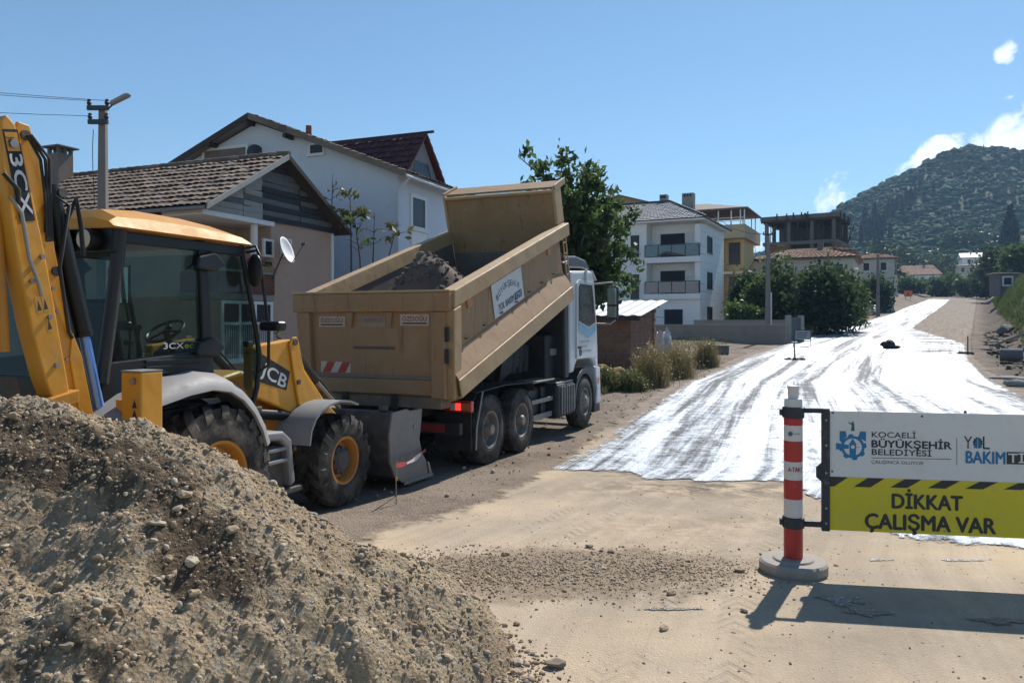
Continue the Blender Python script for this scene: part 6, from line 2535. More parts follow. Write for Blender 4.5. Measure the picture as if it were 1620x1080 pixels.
# right and left sides
for s in (1, -1):
    post([(s * CW, -.84, RT_), (s * CW, -.93, 2.2), (s * CW, -1.02, 1.62)], .052, 'rear_post', mat('grey_black_post', (.03, .027, .025), .5) if s > 0 else bpy.data.materials['grey_black_post'])
    m = MB()
    m.prism([(-.02, RT_), (.075, RT_), (.17, 1.70), (.19, 1.42), (.09, 1.42), (.05, 1.72)], 'x', s * (CW - .06), s * (CW + .02))
    m.build('door_pillar', M_jblk, JB, bevel=.012)
    post([(s * CW, .55, RT_), (s * CW, .66, 2.45), (s * CW, .78, 1.95), (s * CW, .82, 1.75), (s * CW, .78, 1.45), (s * CW, .68, 1.16)], .026, 'front_post')
    post([(s * CW, .15, 1.58), (s * CW, .30, 1.45), (s * CW, .55, 1.20), (s * CW, .68, 1.14)], .024, 'door_sill')
    m = MB()
    m.prism([(-.86, RT_ - .01), (.60, RT_ - .01), (.58, RT_ - .10), (-.87, RT_ - .10)], 'x', s * (CW - .05), s * (CW + .022))
    m.build('roof_beam', M_jblk, JB, bevel=.01)
    # quarter window frame and glass
    m = MB()
    m.prism([(-.82, RT_ - .10), (-.02, RT_ - .10), (.05, 1.83), (-.96, 1.78)], 'x', s * (CW - .012), s * (CW - .004))
    m.build('side_glass', M_jglass, JB)
    m = MB()
    m.prism([(.075, RT_ - .10), (.56, RT_ - .10), (.67, 2.45), (.78, 1.95), (.82, 1.75), (.77, 1.45), (.67, 1.18), (.55, 1.22), (.30, 1.47), (.17, 1.60)], 'x', s * (CW - .012), s * (CW - .004))
    m.build('door_glass', M_jglass, JB)
    # lower side panel with louvres
    m = MB()
    m.prism([(-1.02, 1.78), (.04, 1.84), (.15, 1.58), (.30, 1.44), (.0, 1.40), (-.5, 1.40), (-1.05, 1.30)], 'x', s * (CW - .10), s * (CW + .018))
    lp = m.build('lower_panel', M_jblk, JB, bevel=.012)
    for k in range(4):
        m = MB()
        z = 1.775 - k * .052
        m.box(*sorted((s * (CW + .018), s * (CW + .036))), -.62, -.0, z - .014, z + .012)
        m.build('louvre', M_jblk, lp, bevel=.005)
    # hinges
    for z in (2.66, 1.87):
        m = MB()
        m.prism([(-.10, z - .06), (-.08, z + .05), (.10, z + .10), (.15, z + .09), (.26, z + .0), (.16, z - .07), (.10, z - .085)], 'x', s * (CW + .022), s * (CW + .085))
        m.build('door_hinge', M_jblk, JB, bevel=.02)
    m = MB()
    m.box(*sorted((s * (CW - .05), s * (CW + .03))), .62, .70, 1.86, 1.92)
    m.build('door_latch', M_jblk, JB, bevel=.015)
    # hand rail and outside mirror
    post([(s * (CW + .02), .60, 2.80), (s * (CW + .13), .63, 2.82), (s * (CW + .14), .66, 2.72), (s * (CW + .13), .80, 2.05), (s * (CW + .13), .80, 1.68), (s * (CW + .02), .76, 1.60)], .016, 'grab_rail')
    post([(s * CW, .55, 2.83), (s * (CW + .12), .62, 2.86), (s * (CW + .17), .64, 2.74)], .014, 'mirror_arm')
    m = MB()
    m.blob((s * (CW + .13), .60, 2.62), (.085, .045, .165), 3, 3, .03)
    m.build('outside_mirror', M_jblk, JB, smooth=60)
    m = MB()
    m.box(s * (CW + .20) - .14, s * (CW + .20) + .12, .72, .86, 2.02, 2.12)
    m.build('work_lamp', M_jblk, JB, bevel=.035, seg=3)
    # rear mudguard, broad dusty moulding
    arc = [(-1.12, 1.37), (-.86, 1.50), (-.45, 1.60), (-.15, 1.635), (.10, 1.60), (.30, 1.50), (.48, 1.34), (.62, 1.14), (.70, .95)]
    m = MB()
    vs, fs = [], []
    for (u, z) in arc:
        d = Vector((u, z - .68)).normalized()
        for (x, dr) in ((.72, .05), (.90, .035), (1.02, .0), (1.10, -.06), (1.125, -.13), (1.10, -.14), (1.02, -.09), (.72, -.06)):
            vs.append((s * x, u + d.x * dr, z + d.y * dr))
    for i in range(len(arc) - 1):
        for j in range(8):
            fs.append((i * 8 + j, i * 8 + (j + 1) % 8, (i + 1) * 8 + (j + 1) % 8, (i + 1) * 8 + j))
    fs += [tuple(range(8)), tuple(range((len(arc) - 1) * 8, len(arc) * 8))]
    m.add(vs, fs)
    m.build('rear_mudguard', M_jgrey, JB, smooth=50)
    m = MB()
    m.prism([(-.9, 1.36), (.0, 1.46), (.45, 1.22), (.66, .80), (.60, .78), (.30, 1.15), (-.1, 1.34), (-.9, 1.28)], 'x', s * .66, s * .72)
    m.build('inner_arch', M_jblk, JB)
# front and rear screens, rear panels
m = MB()
m.add([(-CW + .03, .57, RT_ - .06), (CW - .03, .57, RT_ - .06), (CW - .03, .80, 1.78), (-CW + .03, .80, 1.78)], [(0, 1, 2, 3)])
m.build('front_glass', M_jglass, JB)
m = MB()
m.add([(-CW + .05, -.86, RT_ - .22), (CW - .05, -.86, RT_ - .22), (CW - .05, -1.0, 1.66), (-CW + .05, -1.0, 1.66)], [(0, 1, 2, 3)])
m.build('rear_glass', M_jglass, JB)
m = MB()
m.prism([(-.80, RT_ + .06), (-.93, RT_ + .03), (-.94, RT_ - .19), (-.86, RT_ - .20)], 'x', -CW - .03, CW + .03)
m.build('rear_roof_panel', M_jblk, JB, bevel=.02)
post([(0.10, -.87, 2.64), (.10, -1.0, 1.7)], .022, 'rear_mullion')
m = MB()
m.box(-CW, CW, -1.05, -.93, 1.24, 1.66)
m.build('rear_panel', M_jblk, JB, bevel=.02)
for x in (.34, .64, -.34, -.64):
    m = MB()
    m.lathe([(-.10, .055), (-.085, .088), (-.02, .092), (.03, .09)], (x, -.94, 2.775), 'y', 22)
    wl_ = m.build('work_light', M_jblk, JB, smooth=40)
    m = MB()
    m.lathe([(-.105, .02), (-.104, .072), (-.098, .078)], (x, -.94, 2.775), 'y', 22)
    m.build('lens', mat('work_lens', (.62, .52, .36), .3, var=.1) if x == .34 else bpy.data.materials['work_lens'], wl_, smooth=40)
# roof
m = MB()
rp = [(-.99, 2.865), (-1.0, 2.95), (-.93, 3.025), (-.60, 3.055), (-.10, 3.05), (.25, 3.025), (.50, 2.99), (.60, 2.93), (.59, 2.865)]
vs, fs = [], []
for x, k in ((-CW - .10, .0), (-CW - .055, .55), (-CW + .12, 1), (0, 1.03), (CW - .12, 1), (CW + .055, .55), (CW + .10, .0)):
    for (u, z) in rp:
        vs.append((x, u * (1 if k > .3 else .99), 2.865 + (z - 2.865) * k + (.0 if k else .008)))
n_ = len(rp)
for i in range(6):
    for j in range(n_ - 1):
        fs.append((i * n_ + j, i * n_ + j + 1, (i + 1) * n_ + j + 1, (i + 1) * n_ + j))
    fs.append((i * n_ + n_ - 1, i * n_, (i + 1) * n_, (i + 1) * n_ + n_ - 1))
m.add(vs, fs)
m.build('roof', M_jy, JB, smooth=28)
# cab interior
m = MB()
m.box(-.26, .26, -.42, .10, 1.55, 1.68)
st = m.build('seat', M_jblk, JB, bevel=.05, seg=3)
m = MB()
m.prism([(-.40, 1.60), (-.52, 2.30), (-.40, 2.33), (-.26, 1.66)], 'x', -.25, .25)
m.build('seat_back', M_jblk, JB, bevel=.05, seg=3)
m = MB()
m.prism([(.44, 1.34), (.42, 1.80), (.62, 1.92), (.70, 1.34)], 'x', -.22, .30)
m.build('dashboard', M_jblk, JB, bevel=.03)
m = MB()
R0 = [(0.05 + .19 * math.cos(a), .34 + .19 * math.sin(a) * .8, 2.02 + .19 * math.sin(a) * .55) for a in np.linspace(0, 2 * math.pi, 25)]
m.path(R0, .016, 6)
m.tube((.05, .34, 2.02), (.05, .48, 1.75), .03, n=8)
for a in (0, 2.1, 4.2):
    m.tube((.05, .34, 2.02), (.05 + .19 * math.cos(a), .34 + .19 * math.sin(a) * .8, 2.02 + .19 * math.sin(a) * .55), .012, n=6)
m.build('steering_wheel', M_jblk, JB, smooth=50)
m = MB()
m.box(.38, .62, -.60, .05, 1.35, 1.78)
m.build('console', M_jblk, JB, bevel=.03)
for (x, y) in ((.46, -.45), (.56, -.45), (.46, -.02)):
    m = MB()
    m.tube((x, y, 1.78), (x - .01, y + .03, 2.05), .009, n=6)
    m.blob((x - .01, y + .03, 2.06), .028, 1, 2, .02)
    m.build('control_lever', M_jblk, JB, smooth=50)
m = MB()
m.path([(.35, .42, 2.82), (.35, .40, 2.68), (.36, .30, 2.62)], .01, 6)
m.build('mirror_stem', M_jblk, JB)
m = MB()
m.box(.45, .58, -.545, -.525, 2.26, 2.60)
im = m.build('inside_mirror', M_jblk, JB, bevel=.03, seg=3)
m = MB()
m.box(.465, .565, -.55, -.546, 2.275, 2.585)
m.build('mirror_glass', bpy.data.materials['mirror_face'], im)
# window lettering
Xs, Zs_ = Vector((0, 1, 0)), Vector((0, 0, 1))
letters('3CX', .22, .05, M_lw, JB, frameM(Vector((CW - .002, -.40, 1.875)), Xs, Zs_), bold=.03)
letters('eco', .165, .052, mat('decal_lime', (.32, .36, .03), .5), JB, frameM(Vector((CW - .002, -.165, 1.875)), Xs, Zs_), bold=.02)

# ---- backhoe: frame, stabilisers, boom, dipper, rams, bucket
m = MB()
m.box(-1.10, 1.10, -1.20, -1.02, .38, 1.0)
m.build('rear_frame', M_jdark, JB, bevel=.015)
VB = .80     # the carriage is shifted to the right
for s in (1, -1):
    m = MB()
    m.box(s * 1.17 - .105, s * 1.17 + .105, -1.05, -.84, .50, 1.72)
    sb_ = m.build('stabiliser_leg', M_jy, JB, bevel=.012)
    m = MB()
    m.box(s * 1.17 - .105, s * 1.17 + .105, -1.052, -.838, 1.722, 1.732)
    m.build('leg_cap', M_jgrey, sb_)
    m = MB()
    m.box(s * 1.17 - .16 * s - .04, s * 1.17 - .16 * s + .04, -1.02, -.87, 1.25, 1.50)
    m.build('leg_guide', M_jy, sb_, bevel=.01)
    m = MB()
    m.box(s * 1.17 - .08, s * 1.17 + .08, -1.02, -.87, .12, .50)
    m.build('inner_leg', M_steel, sb_, bevel=.01)
    m = MB()
    m.box(s * 1.17 - .17, s * 1.17 + .17, -1.09, -.80, .06, .12)
    m.build('foot', M_jdark, sb_, bevel=.01)
    m = MB()
    m.tube((s * 1.17 + .03, -1.055, 1.65), (s * 1.17 + .03, -1.07, 1.65), .028, n=12)
    m.build('bolt', M_steel, sb_)
    m = MB()
    m.box(s * 1.17 + .01, s * 1.17 + .075, -1.0535, -1.051, 1.36, 1.52)
    wd = m.build('warning_label', mat('label_yellow', (.52, .27, .05), .6) if s > 0 else bpy.data.materials['label_yellow'], sb_)
    for (za, zb) in ((1.445, 1.512), (1.368, 1.438)):
        m = MB()
        m.prism([(s * 1.17 + .016, za), (s * 1.17 + .069, za), (s * 1.17 + .0425, zb)], 'y', -1.055, -1.0538)
        m.build('warning_sign', M_stkblk, wd)
# slew post (kingpost)
m = MB()
m.prism([(-1.46, .55), (-1.40, 1.20), (-1.20, 1.34), (-1.0, 1.30), (-1.02, .50), (-1.2, .42)], 'x', VB - .10, VB + .12)
m.build('kingpost', M_jy2, JB, bevel=.02)
m = MB()
m.box(VB - .25, VB + .25, -1.27, -1.20, .50, 1.15)
m.build('carriage', M_jdark, JB, bevel=.015)
# boom: twin-sided box beam leaning back
bu0, bz0, bu1, bz1 = -1.20, 1.12, -1.71, 3.50


def along(t, d=0.):
    dx, dz = bu1 - bu0, bz1 - bz0
    L = math.hypot(dx, dz)
    return bu0 + dx * t + d * dz / L, bz0 + dz * t - d * dx / L


bm_poly = [along(-.03, .03), along(.10, .075), along(.35, .065), along(.62, .06), along(.80, .085), along(.93, .08), along(1.0, .05), along(1.01, -.03), along(.96, -.09), along(.80, -.13), along(.55, -.13), along(.25, -.12), along(.05, -.10), along(-.03, -.04)]
m = MB()
m.prism(bm_poly, 'x', VB + .055, VB + .085)
m.build('boom_plate', M_jy, JB, bevel=.008)
m = MB()
m.prism(bm_poly, 'x', VB - .115, VB - .085)
m.build('boom_plate', M_jy, JB, bevel=.008)
m = MB()
m.prism([along(.02, .03), along(.35, .03), along(.78, .03), along(.78, -.09), along(.35, -.08), along(.02, -.07)], 'x', VB - .084, VB + .054)
m.build('boom_web', M_jy2, JB)
m = MB()
m.prism([along(.0, .07), along(.05, .10), along(.30, .10), along(.38, .06), along(.30, .0), along(.05, -.02)], 'x', VB + .086, VB + .10)
m.build('boom_gusset', M_jy, JB, bevel=.006)
# boom ram: black barrel above, bright rod below, on the cab side
pa, pb, pc = (-1.475, 3.12), (-1.19, 2.03), (-1.02, 1.30)
m = MB()
m.tube((VB + .03, *pa), (VB + .03, *pb), .066, n=20)
m.build('boom_ram', M_jblk, JB, smooth=40)
m = MB()
m.tube((VB + .03, *pb), (VB + .03, -1.184, 2.00), .072, n=20)
m.build('ram_gland', M_jblk, JB, smooth=40)
m = MB()
m.tube((VB + .03, -1.186, 2.02), (VB + .03, *pc), .040, n=18)
m.build('boom_rod', M_rod, JB, smooth=40)
m = MB()
m.prism([along(-.12, .30), along(-.10, .10), along(.0, .12), along(.05, .20), along(.02, .28)], 'x', VB - .05, VB + .11)
m.build('ram_foot', M_jy2, JB, bevel=.012)
for (t, d) in ((.0, 0), (.80, .20), (.97, 0), (.57, .03)):
    m = MB()
    q = along(t, d)
    m.tube((VB - .13, *q), (VB + .105, *q), .035, n=14)
    m.build('pivot_pin', M_jdark, JB, smooth=40)
# dipper folded behind the boom, with the machine name on it
du0, dz0, du1, dz1 = -1.46, 1.60, -1.86, 3.53


def dal(t, d=0.):
    dx, dz = du1 - du0, dz1 - dz0
    L = math.hypot(dx, dz)
    return du0 + dx * t + d * dz / L, dz0 + dz * t - d * dx / L


dp = [dal(0, .07), dal(.5, .085), dal(.9, .070), dal(.97, .045), dal(1.0, 0), dal(.98, -.05), dal(.85, -.10), dal(.55, -.125), dal(.25, -.125), dal(.06, -.10), dal(-.02, -.07), dal(-.03, .05)]
m = MB()
m.prism(dp, 'x', VB - .02, VB + .14)
dpo = m.build('dipper', M_jy, JB, bevel=.012)
m = MB()
m.prism([dal(-.06, .10), dal(-.01, .12), dal(-.01, -.12), dal(-.05, -.14)], 'x', VB - .06, VB + .18)
m.build('dipper_flange', M_jy2, JB, bevel=.008)
for t, d in ((.10, .0), (.28, .02), (.42, -.06), (.50, .05), (.90, .0)):
    m = MB()
    q = dal(t, d)
    m.tube((VB + .12, *q), (VB + .160, *q), .018 if t < .9 else .03, n=8)
    m.build('bolt', M_steel, dpo)
# name plate
Xn = Vector((0, dal(0)[0] - dal(1)[0], dal(0)[1] - dal(1)[1])).normalized()      # reads downwards
Zn = Vector((0, -Xn.z, Xn.y))
c0_ = [dal(.95, .055), dal(.95, -.055), dal(.63, -.055), dal(.63, .055)]
m = MB()
m.prism(c0_, 'x', VB + .1405, VB + .1425)
npo = m.build('name_plate', bpy.data.materials['decal_black'], JB)
m = MB()
m.prism([dal(.94, .045), dal(.94, -.045), dal(.875, -.045), dal(.875, .045)], 'x', VB + .1428, VB + .1438)
yb_ = m.build('plate_badge', M_jy, npo)
q = dal(.865, -.040)
letters('3CX', .42, .085, M_lw, npo, frameM(Vector((VB + .1430, q[0], q[1])), Xn, -Zn if Zn.y < 0 else Zn), bold=.04)
q = dal(.925, -.030)
letters('JCB', .07, .045, M_stkblk, yb_, frameM(Vector((VB + .1440, q[0], q[1])), Xn, -Zn if Zn.y < 0 else Zn), bold=.03)
for (t0, t1, dd) in ((.30, .36, .03), (.225, .285, .03), (.30, .36, -.02)):
    m = MB()
    m.prism([dal(t0, dd), dal(t0, dd - .04), dal(t1, dd - .04), dal(t1, dd)], 'x', VB + .1405, VB + .1415)
    wd = m.build('warning_label', bpy.data.materials['label_yellow'], dpo)
    m = MB()
    m.prism([dal(t0 + .01, dd - .005), dal(t0 + .01, dd - .035), dal(t1 - .012, dd - .02)], 'x', VB + .1416, VB + .1422)
    m.build('warning_sign', M_stkblk, wd)
# steel pipe run and hoses
m = MB()
m.path([(VB + .155, *dal(.72, -.10)), (VB + .165, *dal(.66, -.05)), (VB + .165, *dal(.50, -.06)), (VB + .165, *dal(.42, -.03)), (VB + .16, *dal(.36, -.02))], .014, 8)
m.build('hydraulic_pipe', M_steel, JB, smooth=50)
m = MB()
m.path([(VB + .0, *along(.62, .06)), (VB + .09, *along(.72, .20)), (VB + .10, *along(.78, .30)), (VB + .06, *along(.70, .33)), (VB + .05, *along(.60, .31))], .018, 8)
m.build('hose', M_hose, JB, smooth=50)
m = MB()
m.path([(VB + .06, *along(.66, -.02)), (VB + .12, *along(.80, .10)), (VB + .14, *along(.76, .20)), (VB + .11, *along(.58, .05)), (VB + .10, *along(.38, .03)), (VB + .10, *along(.36, .05))], .014, 8)
m.build('hose', M_hose, JB, smooth=50)
m = MB()
m.path([(VB + .16, *dal(.80, -.12)), (VB + .18, *dal(.74, -.05)), (VB + .165, *dal(.70, -.06))], .016, 8)
m.build('hose', M_hose, JB, smooth=50)
for k, (dx_, dd) in enumerate(((.06, .16), (-.02, .20), (.10, .10))):
    m = MB()
    m.path([(VB + dx_, *along(.02, .05 + dd)), (VB + dx_ + .03, *along(-.06, .26 + dd)), (VB + dx_ - .1, -.98, 1.05 - .08 * k), (VB + dx_ - .3, -1.0, .9)], .016, 7)
    m.build('hose', M_hose, JB, smooth=50)
for k in range(3):
    m = MB()
    m.path([(VB + .11 + .02 * k, *along(.97, .0)), (VB + .13 + .02 * k, *along(.90, .05 + .02 * k)), (VB + .12, *along(.80, .04 + .02 * k)), (VB + .10, *along(.66, .0 + .02 * k))], .011, 7)
    m.build('hose', M_hose, JB, smooth=50)
for t_ in (.12, .2, .3, .45, .52):
    m = MB()
    m.tube((VB + .08, *along(t_, -.02)), (VB + .096, *along(t_, -.02)), .014, n=8)
    m.build('bolt', M_steel, JB)
# dipper ram and the bucket crowd ram between the two beams
m = MB()
m.tube((VB - .03, -1.58, 3.40), (VB - .03, -1.50, 2.2), .055, n=16)
m.build('dipper_ram', M_jblk, JB, smooth=40)
m = MB()
m.tube((VB + .0, -1.86, 3.0), (VB + .0, -1.80, 1.9), .05, n=16)
m.build('crowd_ram', M_jy2, JB, smooth=40)
# digging bucket hanging at the dipper foot, left of it
bp_ = [(-1.95, 1.75), (-2.18, 1.60), (-2.28, 1.25), (-2.18, .90), (-1.95, .75), (-1.62, .78), (-1.56, .84), (-1.90, .86), (-2.10, 1.00), (-2.18, 1.28), (-2.10, 1.54), (-1.93, 1.66)]
m = MB()
m.prism(bp_, 'x', VB - .62, VB - .05)
bko = m.build('digging_bucket', M_jdark, JB, bevel=.008)
for x in (VB - .64, VB - .03):
    m = MB()
    m.prism([(-1.95, 1.75), (-2.18, 1.60), (-2.28, 1.25), (-2.18, .90), (-1.95, .75), (-1.62, .78), (-1.75, 1.2), (-1.72, 1.55)], 'x', x - .012, x + .012)
    m.build('bucket_cheek', M_jdark, bko, bevel=.005)
for k in range(4):
    m = MB()
    x = VB - .58 + k * .16
    m.prism([(-1.64, .74), (-1.64, .86), (-1.44, .86)], 'x', x, x + .06)
    m.build('bucket_tooth', M_steel, bko, bevel=.005)
m = MB()
m.prism([(-1.60, 1.50), (-1.66, 1.72), (-1.95, 1.74), (-1.90, 1.56)], 'x', VB - .2, VB - .04)
m.build('bucket_link', M_jdark, JB, bevel=.012)
# marker rod with tape leaning on the loader bucket
px_, py_ = gp(627, 797)
mk = empty('marker_rod', (px_, py_, float(zp(py_))), 0, 'thin metal marker rod stuck in the ground by the loader bucket', 'rod')
m = MB()
m.path([(0, 0, -.1), (-.004, 0, .25), (.002, 0, .50)], .007, 6)
m.build('rod', M_steel, mk)
m = MB()
m.tube((0, 0, .27), (0, 0, .31), .014, n=8)
m.build('rod_knot', mat('yellow_knot', (.5, .35, .03), .6), mk)
tp = empty('barrier_tape', (px_, py_, float(zp(py_)) + .45), 0, 'strip of red and white tape tied from marker rod to loader bucket', 'tape')
M_tapered = mat('tape_red', (.42, .05, .05), .5)
M_tapew = mat('tape_white', (.62, .58, .56), .5)
e_ = JB.matrix_basis @ Vector((1.185, 3.68, .40)) - Vector((px_, py_, float(zp(py_)) + .45))
for k in range(6):
    a, b = k / 6, (k + 1) / 6
    q0, q1 = e_ * a, e_ * b
    sag = lambda t: Vector((0, -.03, -.05 * math.sin(math.pi * t)))
    q0, q1 = q0 + sag(a), q1 + sag(b)
    m = MB()
    h0, h1 = .022 + .012 * math.sin(k * 2), .022 + .012 * math.sin((k + 1) * 2)
    m.add([q0 - Vector((0, 0, h0)), q1 - Vector((0, 0, h1)), q1 + Vector((0, 0, h1)), q0 + Vector((0, 0, h0)),
           q0 + Vector((0, .004, -h0)), q1 + Vector((0, .004, -h1)), q1 + Vector((0, .004, h1)), q0 + Vector((0, .004, h0))],
          [(0, 1, 2, 3), (7, 6, 5, 4), (0, 4, 5, 1), (3, 2, 6, 7), (0, 3, 7, 4), (1, 5, 6, 2)])
    m.build('tape_band', M_tapered if k in (0, 1, 5) else M_tapew, tp)
# ------------------------------------------------------------------ gravel heap in the foreground
RIDGE_Y = 4.55
CR = [(-420, 575), (-200, 590), (0, 633), (60, 648), (115, 664), (165, 672), (200, 680), (240, 684), (300, 696), (350, 718), (400, 752), (470, 802), (550, 843), (640, 888), (720, 938), (770, 975), (800, 1020), (830, 1080)]
crx = np.array([(p - 810) / FPX * RIDGE_Y for p, r in CR])
crz = np.array([EYE - (r - HOR) / FPX * RIDGE_Y for p, r in CR])


def heap(x, y):
    x, y = np.asarray(x, float), np.asarray(y, float)
    wob = .10 * fbm(x * 1.2, y * 1.2, 21)
    top = np.interp(x + wob * .5, crx, crz)
    d = y - RIDGE_Y - .06 * fbm(x * 1.5, x * 0, 30)
    front = np.where(d < 0, -d, 0)
    back = np.where(d > 0, d, 0)
    fall = .62 * front - .12 * front * np.exp(-((front - .5) / .35) ** 2) + .80 * back
    fall = np.sqrt(fall ** 2 + .10 ** 2) - .10
    z = top - fall
    k = np.clip(z / .25, 0, 1)
    z = z + k * (.045 * fbm(x * 2.1, y * 2.1, 22, 3) + .032 * fbm(x * 6.5, y * 6.5, 25, 3) + .016 * np.abs(vnoise(x * 23, y * 23, 27)) + .010 * np.abs(vnoise(x * 48, y * 48, 28)))
    # little gullies and clods left by the grab
    for (gx, gy, r, a) in ((-1.55, 3.75, .22, -.07), (-2.3, 3.7, .30, -.09), (-1.9, 3.3, .20, .05), (-2.6, 3.95, .35, -.08), (-1.2, 3.45, .25, -.05), (-1.45, 3.95, .16, .05)):
        z = z + k * a * np.exp(-((x - gx) ** 2 + (y - gy) ** 2) / r ** 2)
    return z


mx = np.arange(-4.9, .55, .0125)
my = np.arange(1.9, 6.35, .014)
MX, MY = np.meshgrid(mx, my)
MZ = heap(MX, MY)
base = zp(MY)
Zm = np.maximum(MZ, base - .06)


def heap_mat():
    t = NT('gravelly_earth')
    big = t.noise(1.1, 5, .6)
    mid = t.noise(6, 6, .7)
    fine = t.noise(38, 5, .72)
    st = t.voro(34, out='Color')
    sv = t.n.new('ShaderNodeSeparateColor')
    t.l.new(st, sv.inputs[0])
    c = t.mix(t.ramp(big, .38, .62), (.355, .268, .174), (.46, .358, .238))
    c = t.mix(t.ramp(mid, .40, .64, 0, .6), c, (.255, .182, .112))
    c = t.mix(t.ramp(fine, .48, .70, 0, .7), c, (.50, .40, .285))
    c = t.mix(t.ramp(sv.outputs[0], .86, .92, 0, .7), c, (.36, .325, .27))
    damp = t.attr('damp')
    c = t.mix(t.math('MULTIPLY', t.ramp(t.math('ADD', damp, t.math('MULTIPLY', t.math('SUBTRACT', mid, .5), .9)), .30, .60), .92), c, (.100, .073, .050))
    h = t.math('ADD', t.math('MULTIPLY', fine, .6), t.math('ADD', t.math('MULTIPLY', t.voro(46), .5), t.math('MULTIPLY', t.noise(110, 4, .7), .4)))
    return t.set(col=c, rough=.96, spec=.15, normal=t.bump(h, 1.0, .03))


damp = np.exp(-(((MX + 2.55) / .9) ** 2 + ((MY - 4.20) / .24) ** 2)) + .8 * np.exp(-(((MX + 1.55) / .35) ** 2 + ((MY - 3.85) / .22) ** 2)) + .5 * np.exp(-(((MX + 1.9) / .5) ** 2 + ((MY - 3.2) / .3) ** 2))
HEAP = empty('gravel_heap', (-2.2, 4.4, 0), 0, 'large heap of sandy gravel in the left foreground', 'gravel heap')
ho = np.array([-2.2, 4.4, 0])
keepf = grid_faces(len(my), len(mx))
above = (MZ > base - .03).ravel()
keepf = keepf[above[keepf].any(1)]
np_obj('earth', np.stack([MX, MY, Zm], -1).reshape(-1, 3) - ho, keepf, heap_mat(), HEAP, smooth=True, attrs=dict(damp=np.clip(damp, 0, 1)))


def stone_mat():
    t = NT('mixed_stone')
    i = t.island()
    r_ = t.objrand()
    v = t.math('FRACT', t.math('ADD', i, t.math('MULTIPLY', r_, 7.3)))
    c = t.mix(t.ramp(v, 0, 1), (.29, .212, .138), (.45, .35, .24))
    c = t.mix(t.ramp(v, .80, .84, 0, .8), c, (.45, .40, .32))
    c = t.mix(t.ramp(v, .16, .12, 0, .8), c, (.20, .175, .15))
    c = t.mix(t.ramp(t.noise(30, 4, .7), .4, .7, 0, .5), c, (.25, .19, .13))
    return t.set(col=c, rough=.92, spec=.2, normal=t.bump(t.noise(60, 3, .6), .4, .006))


M_stone = stone_mat()
R = np.random.default_rng(33)


def heap_pts(n, lo=.03):
    x = R.uniform(-3.6, .35, n * 3)
    y = R.uniform(2.2, 5.6, n * 3)
    z = heap(x, y)
    ok = (z > zp(y) + lo) & (y < RIDGE_Y + .5)
    P = np.stack([x, y, z], 1)[ok]
    return P[:n]


P = heap_pts(24000)
sz = np.clip(R.gamma(1.5, .0034, len(P)), .0025, .022)
scatter('gravel', P - ho, sz, M_stone, HEAP, 5, (0, 1, 2, 3))['kind'] = 'stuff'
P = heap_pts(290, .04)
for k, p in enumerate(P):
    me = SH[4 + k % 3]
    o = bpy.data.objects.new('stone', me)
    COL.objects.link(o)
    o.parent = HEAP
    s_ = float(np.clip(R.gamma(2.4, .0065), .010, .036))
    o.location = (p[0] - ho[0], p[1] - ho[1], p[2] + s_ * .15)
    o.scale = (s_ * R.uniform(.8, 1.4), s_, s_ * R.uniform(.7, 1.0))
    o.rotation_euler = tuple(R.uniform(-.5, .5, 2)) + (R.uniform(0, 6.28),)
    o.material_slots[0].link = 'OBJECT'
    o.material_slots[0].material = M_stone
# crumbs strewn over the road: the spill and the heap's toe
cx, cy = gp(925, 905)
n = 9000
x = np.concatenate([R.normal(cx - .1, .75, n // 2), R.normal(cx - 1.0, .45, n // 3), R.normal(cx + .7, .5, n // 6)])
y = np.concatenate([R.normal(cy, .34, n // 2), R.normal(cy - .02, .30, n // 3), R.normal(cy + .05, .25, n // 6)])
P = np.stack([x, y, zp(y) + .014], 1)
scatter('spilled_gravel', P, np.clip(R.gamma(1.6, .0026, len(P)), .002, .016), M_stone, None, 8)
tag(bpy.data.objects['spilled_gravel'], 'crumbly brown gravel spilled across the tan dirt', kind='stuff')
n = 2600
t = R.uniform(0, 1, n)
tx = np.interp(t, [0, .5, 1], [.05, -.05, -.55]) + np.abs(R.normal(0, .16, n)) - .05
ty_ = np.interp(t, [0, .5, 1], [3.3, 4.3, 5.1]) + R.normal(0, .1, n)
P = np.stack([tx, ty_, zp(ty_) + .013], 1)
scatter('heap_crumbs', P, np.clip(R.gamma(1.8, .004, n), .003, .022), M_stone, None, 9)
tag(bpy.data.objects['heap_crumbs'], 'loose crumbs along the foot of the gravel heap', kind='stuff')
n = 2600
x = R.uniform(-.6, 5.5, n)
y = R.uniform(3.5, 9.5, n)
P = np.stack([x, y, zp(y) + .012], 1)
scatter('road_grit', P, np.clip(R.gamma(1.5, .0024, n), .0018, .011), M_stone, None, 10)
tag(bpy.data.objects['road_grit'], 'fine dark grit scattered on the compacted dirt', kind='stuff')
n = 3500
x = R.uniform(-3.0, 8.0, n)
y = R.uniform(9.0, 34, n)
ok = x < xl(y) + .2
P = np.stack([x, y, ground_z(x, y) + .012], 1)[ok]
scatter('lane_gravel', P, np.clip(R.gamma(1.6, .008, len(P)), .005, .035), M_stone, None, 11)
tag(bpy.data.objects['lane_gravel'], 'loose gravel on the dirt lane beside the truck', kind='stuff')
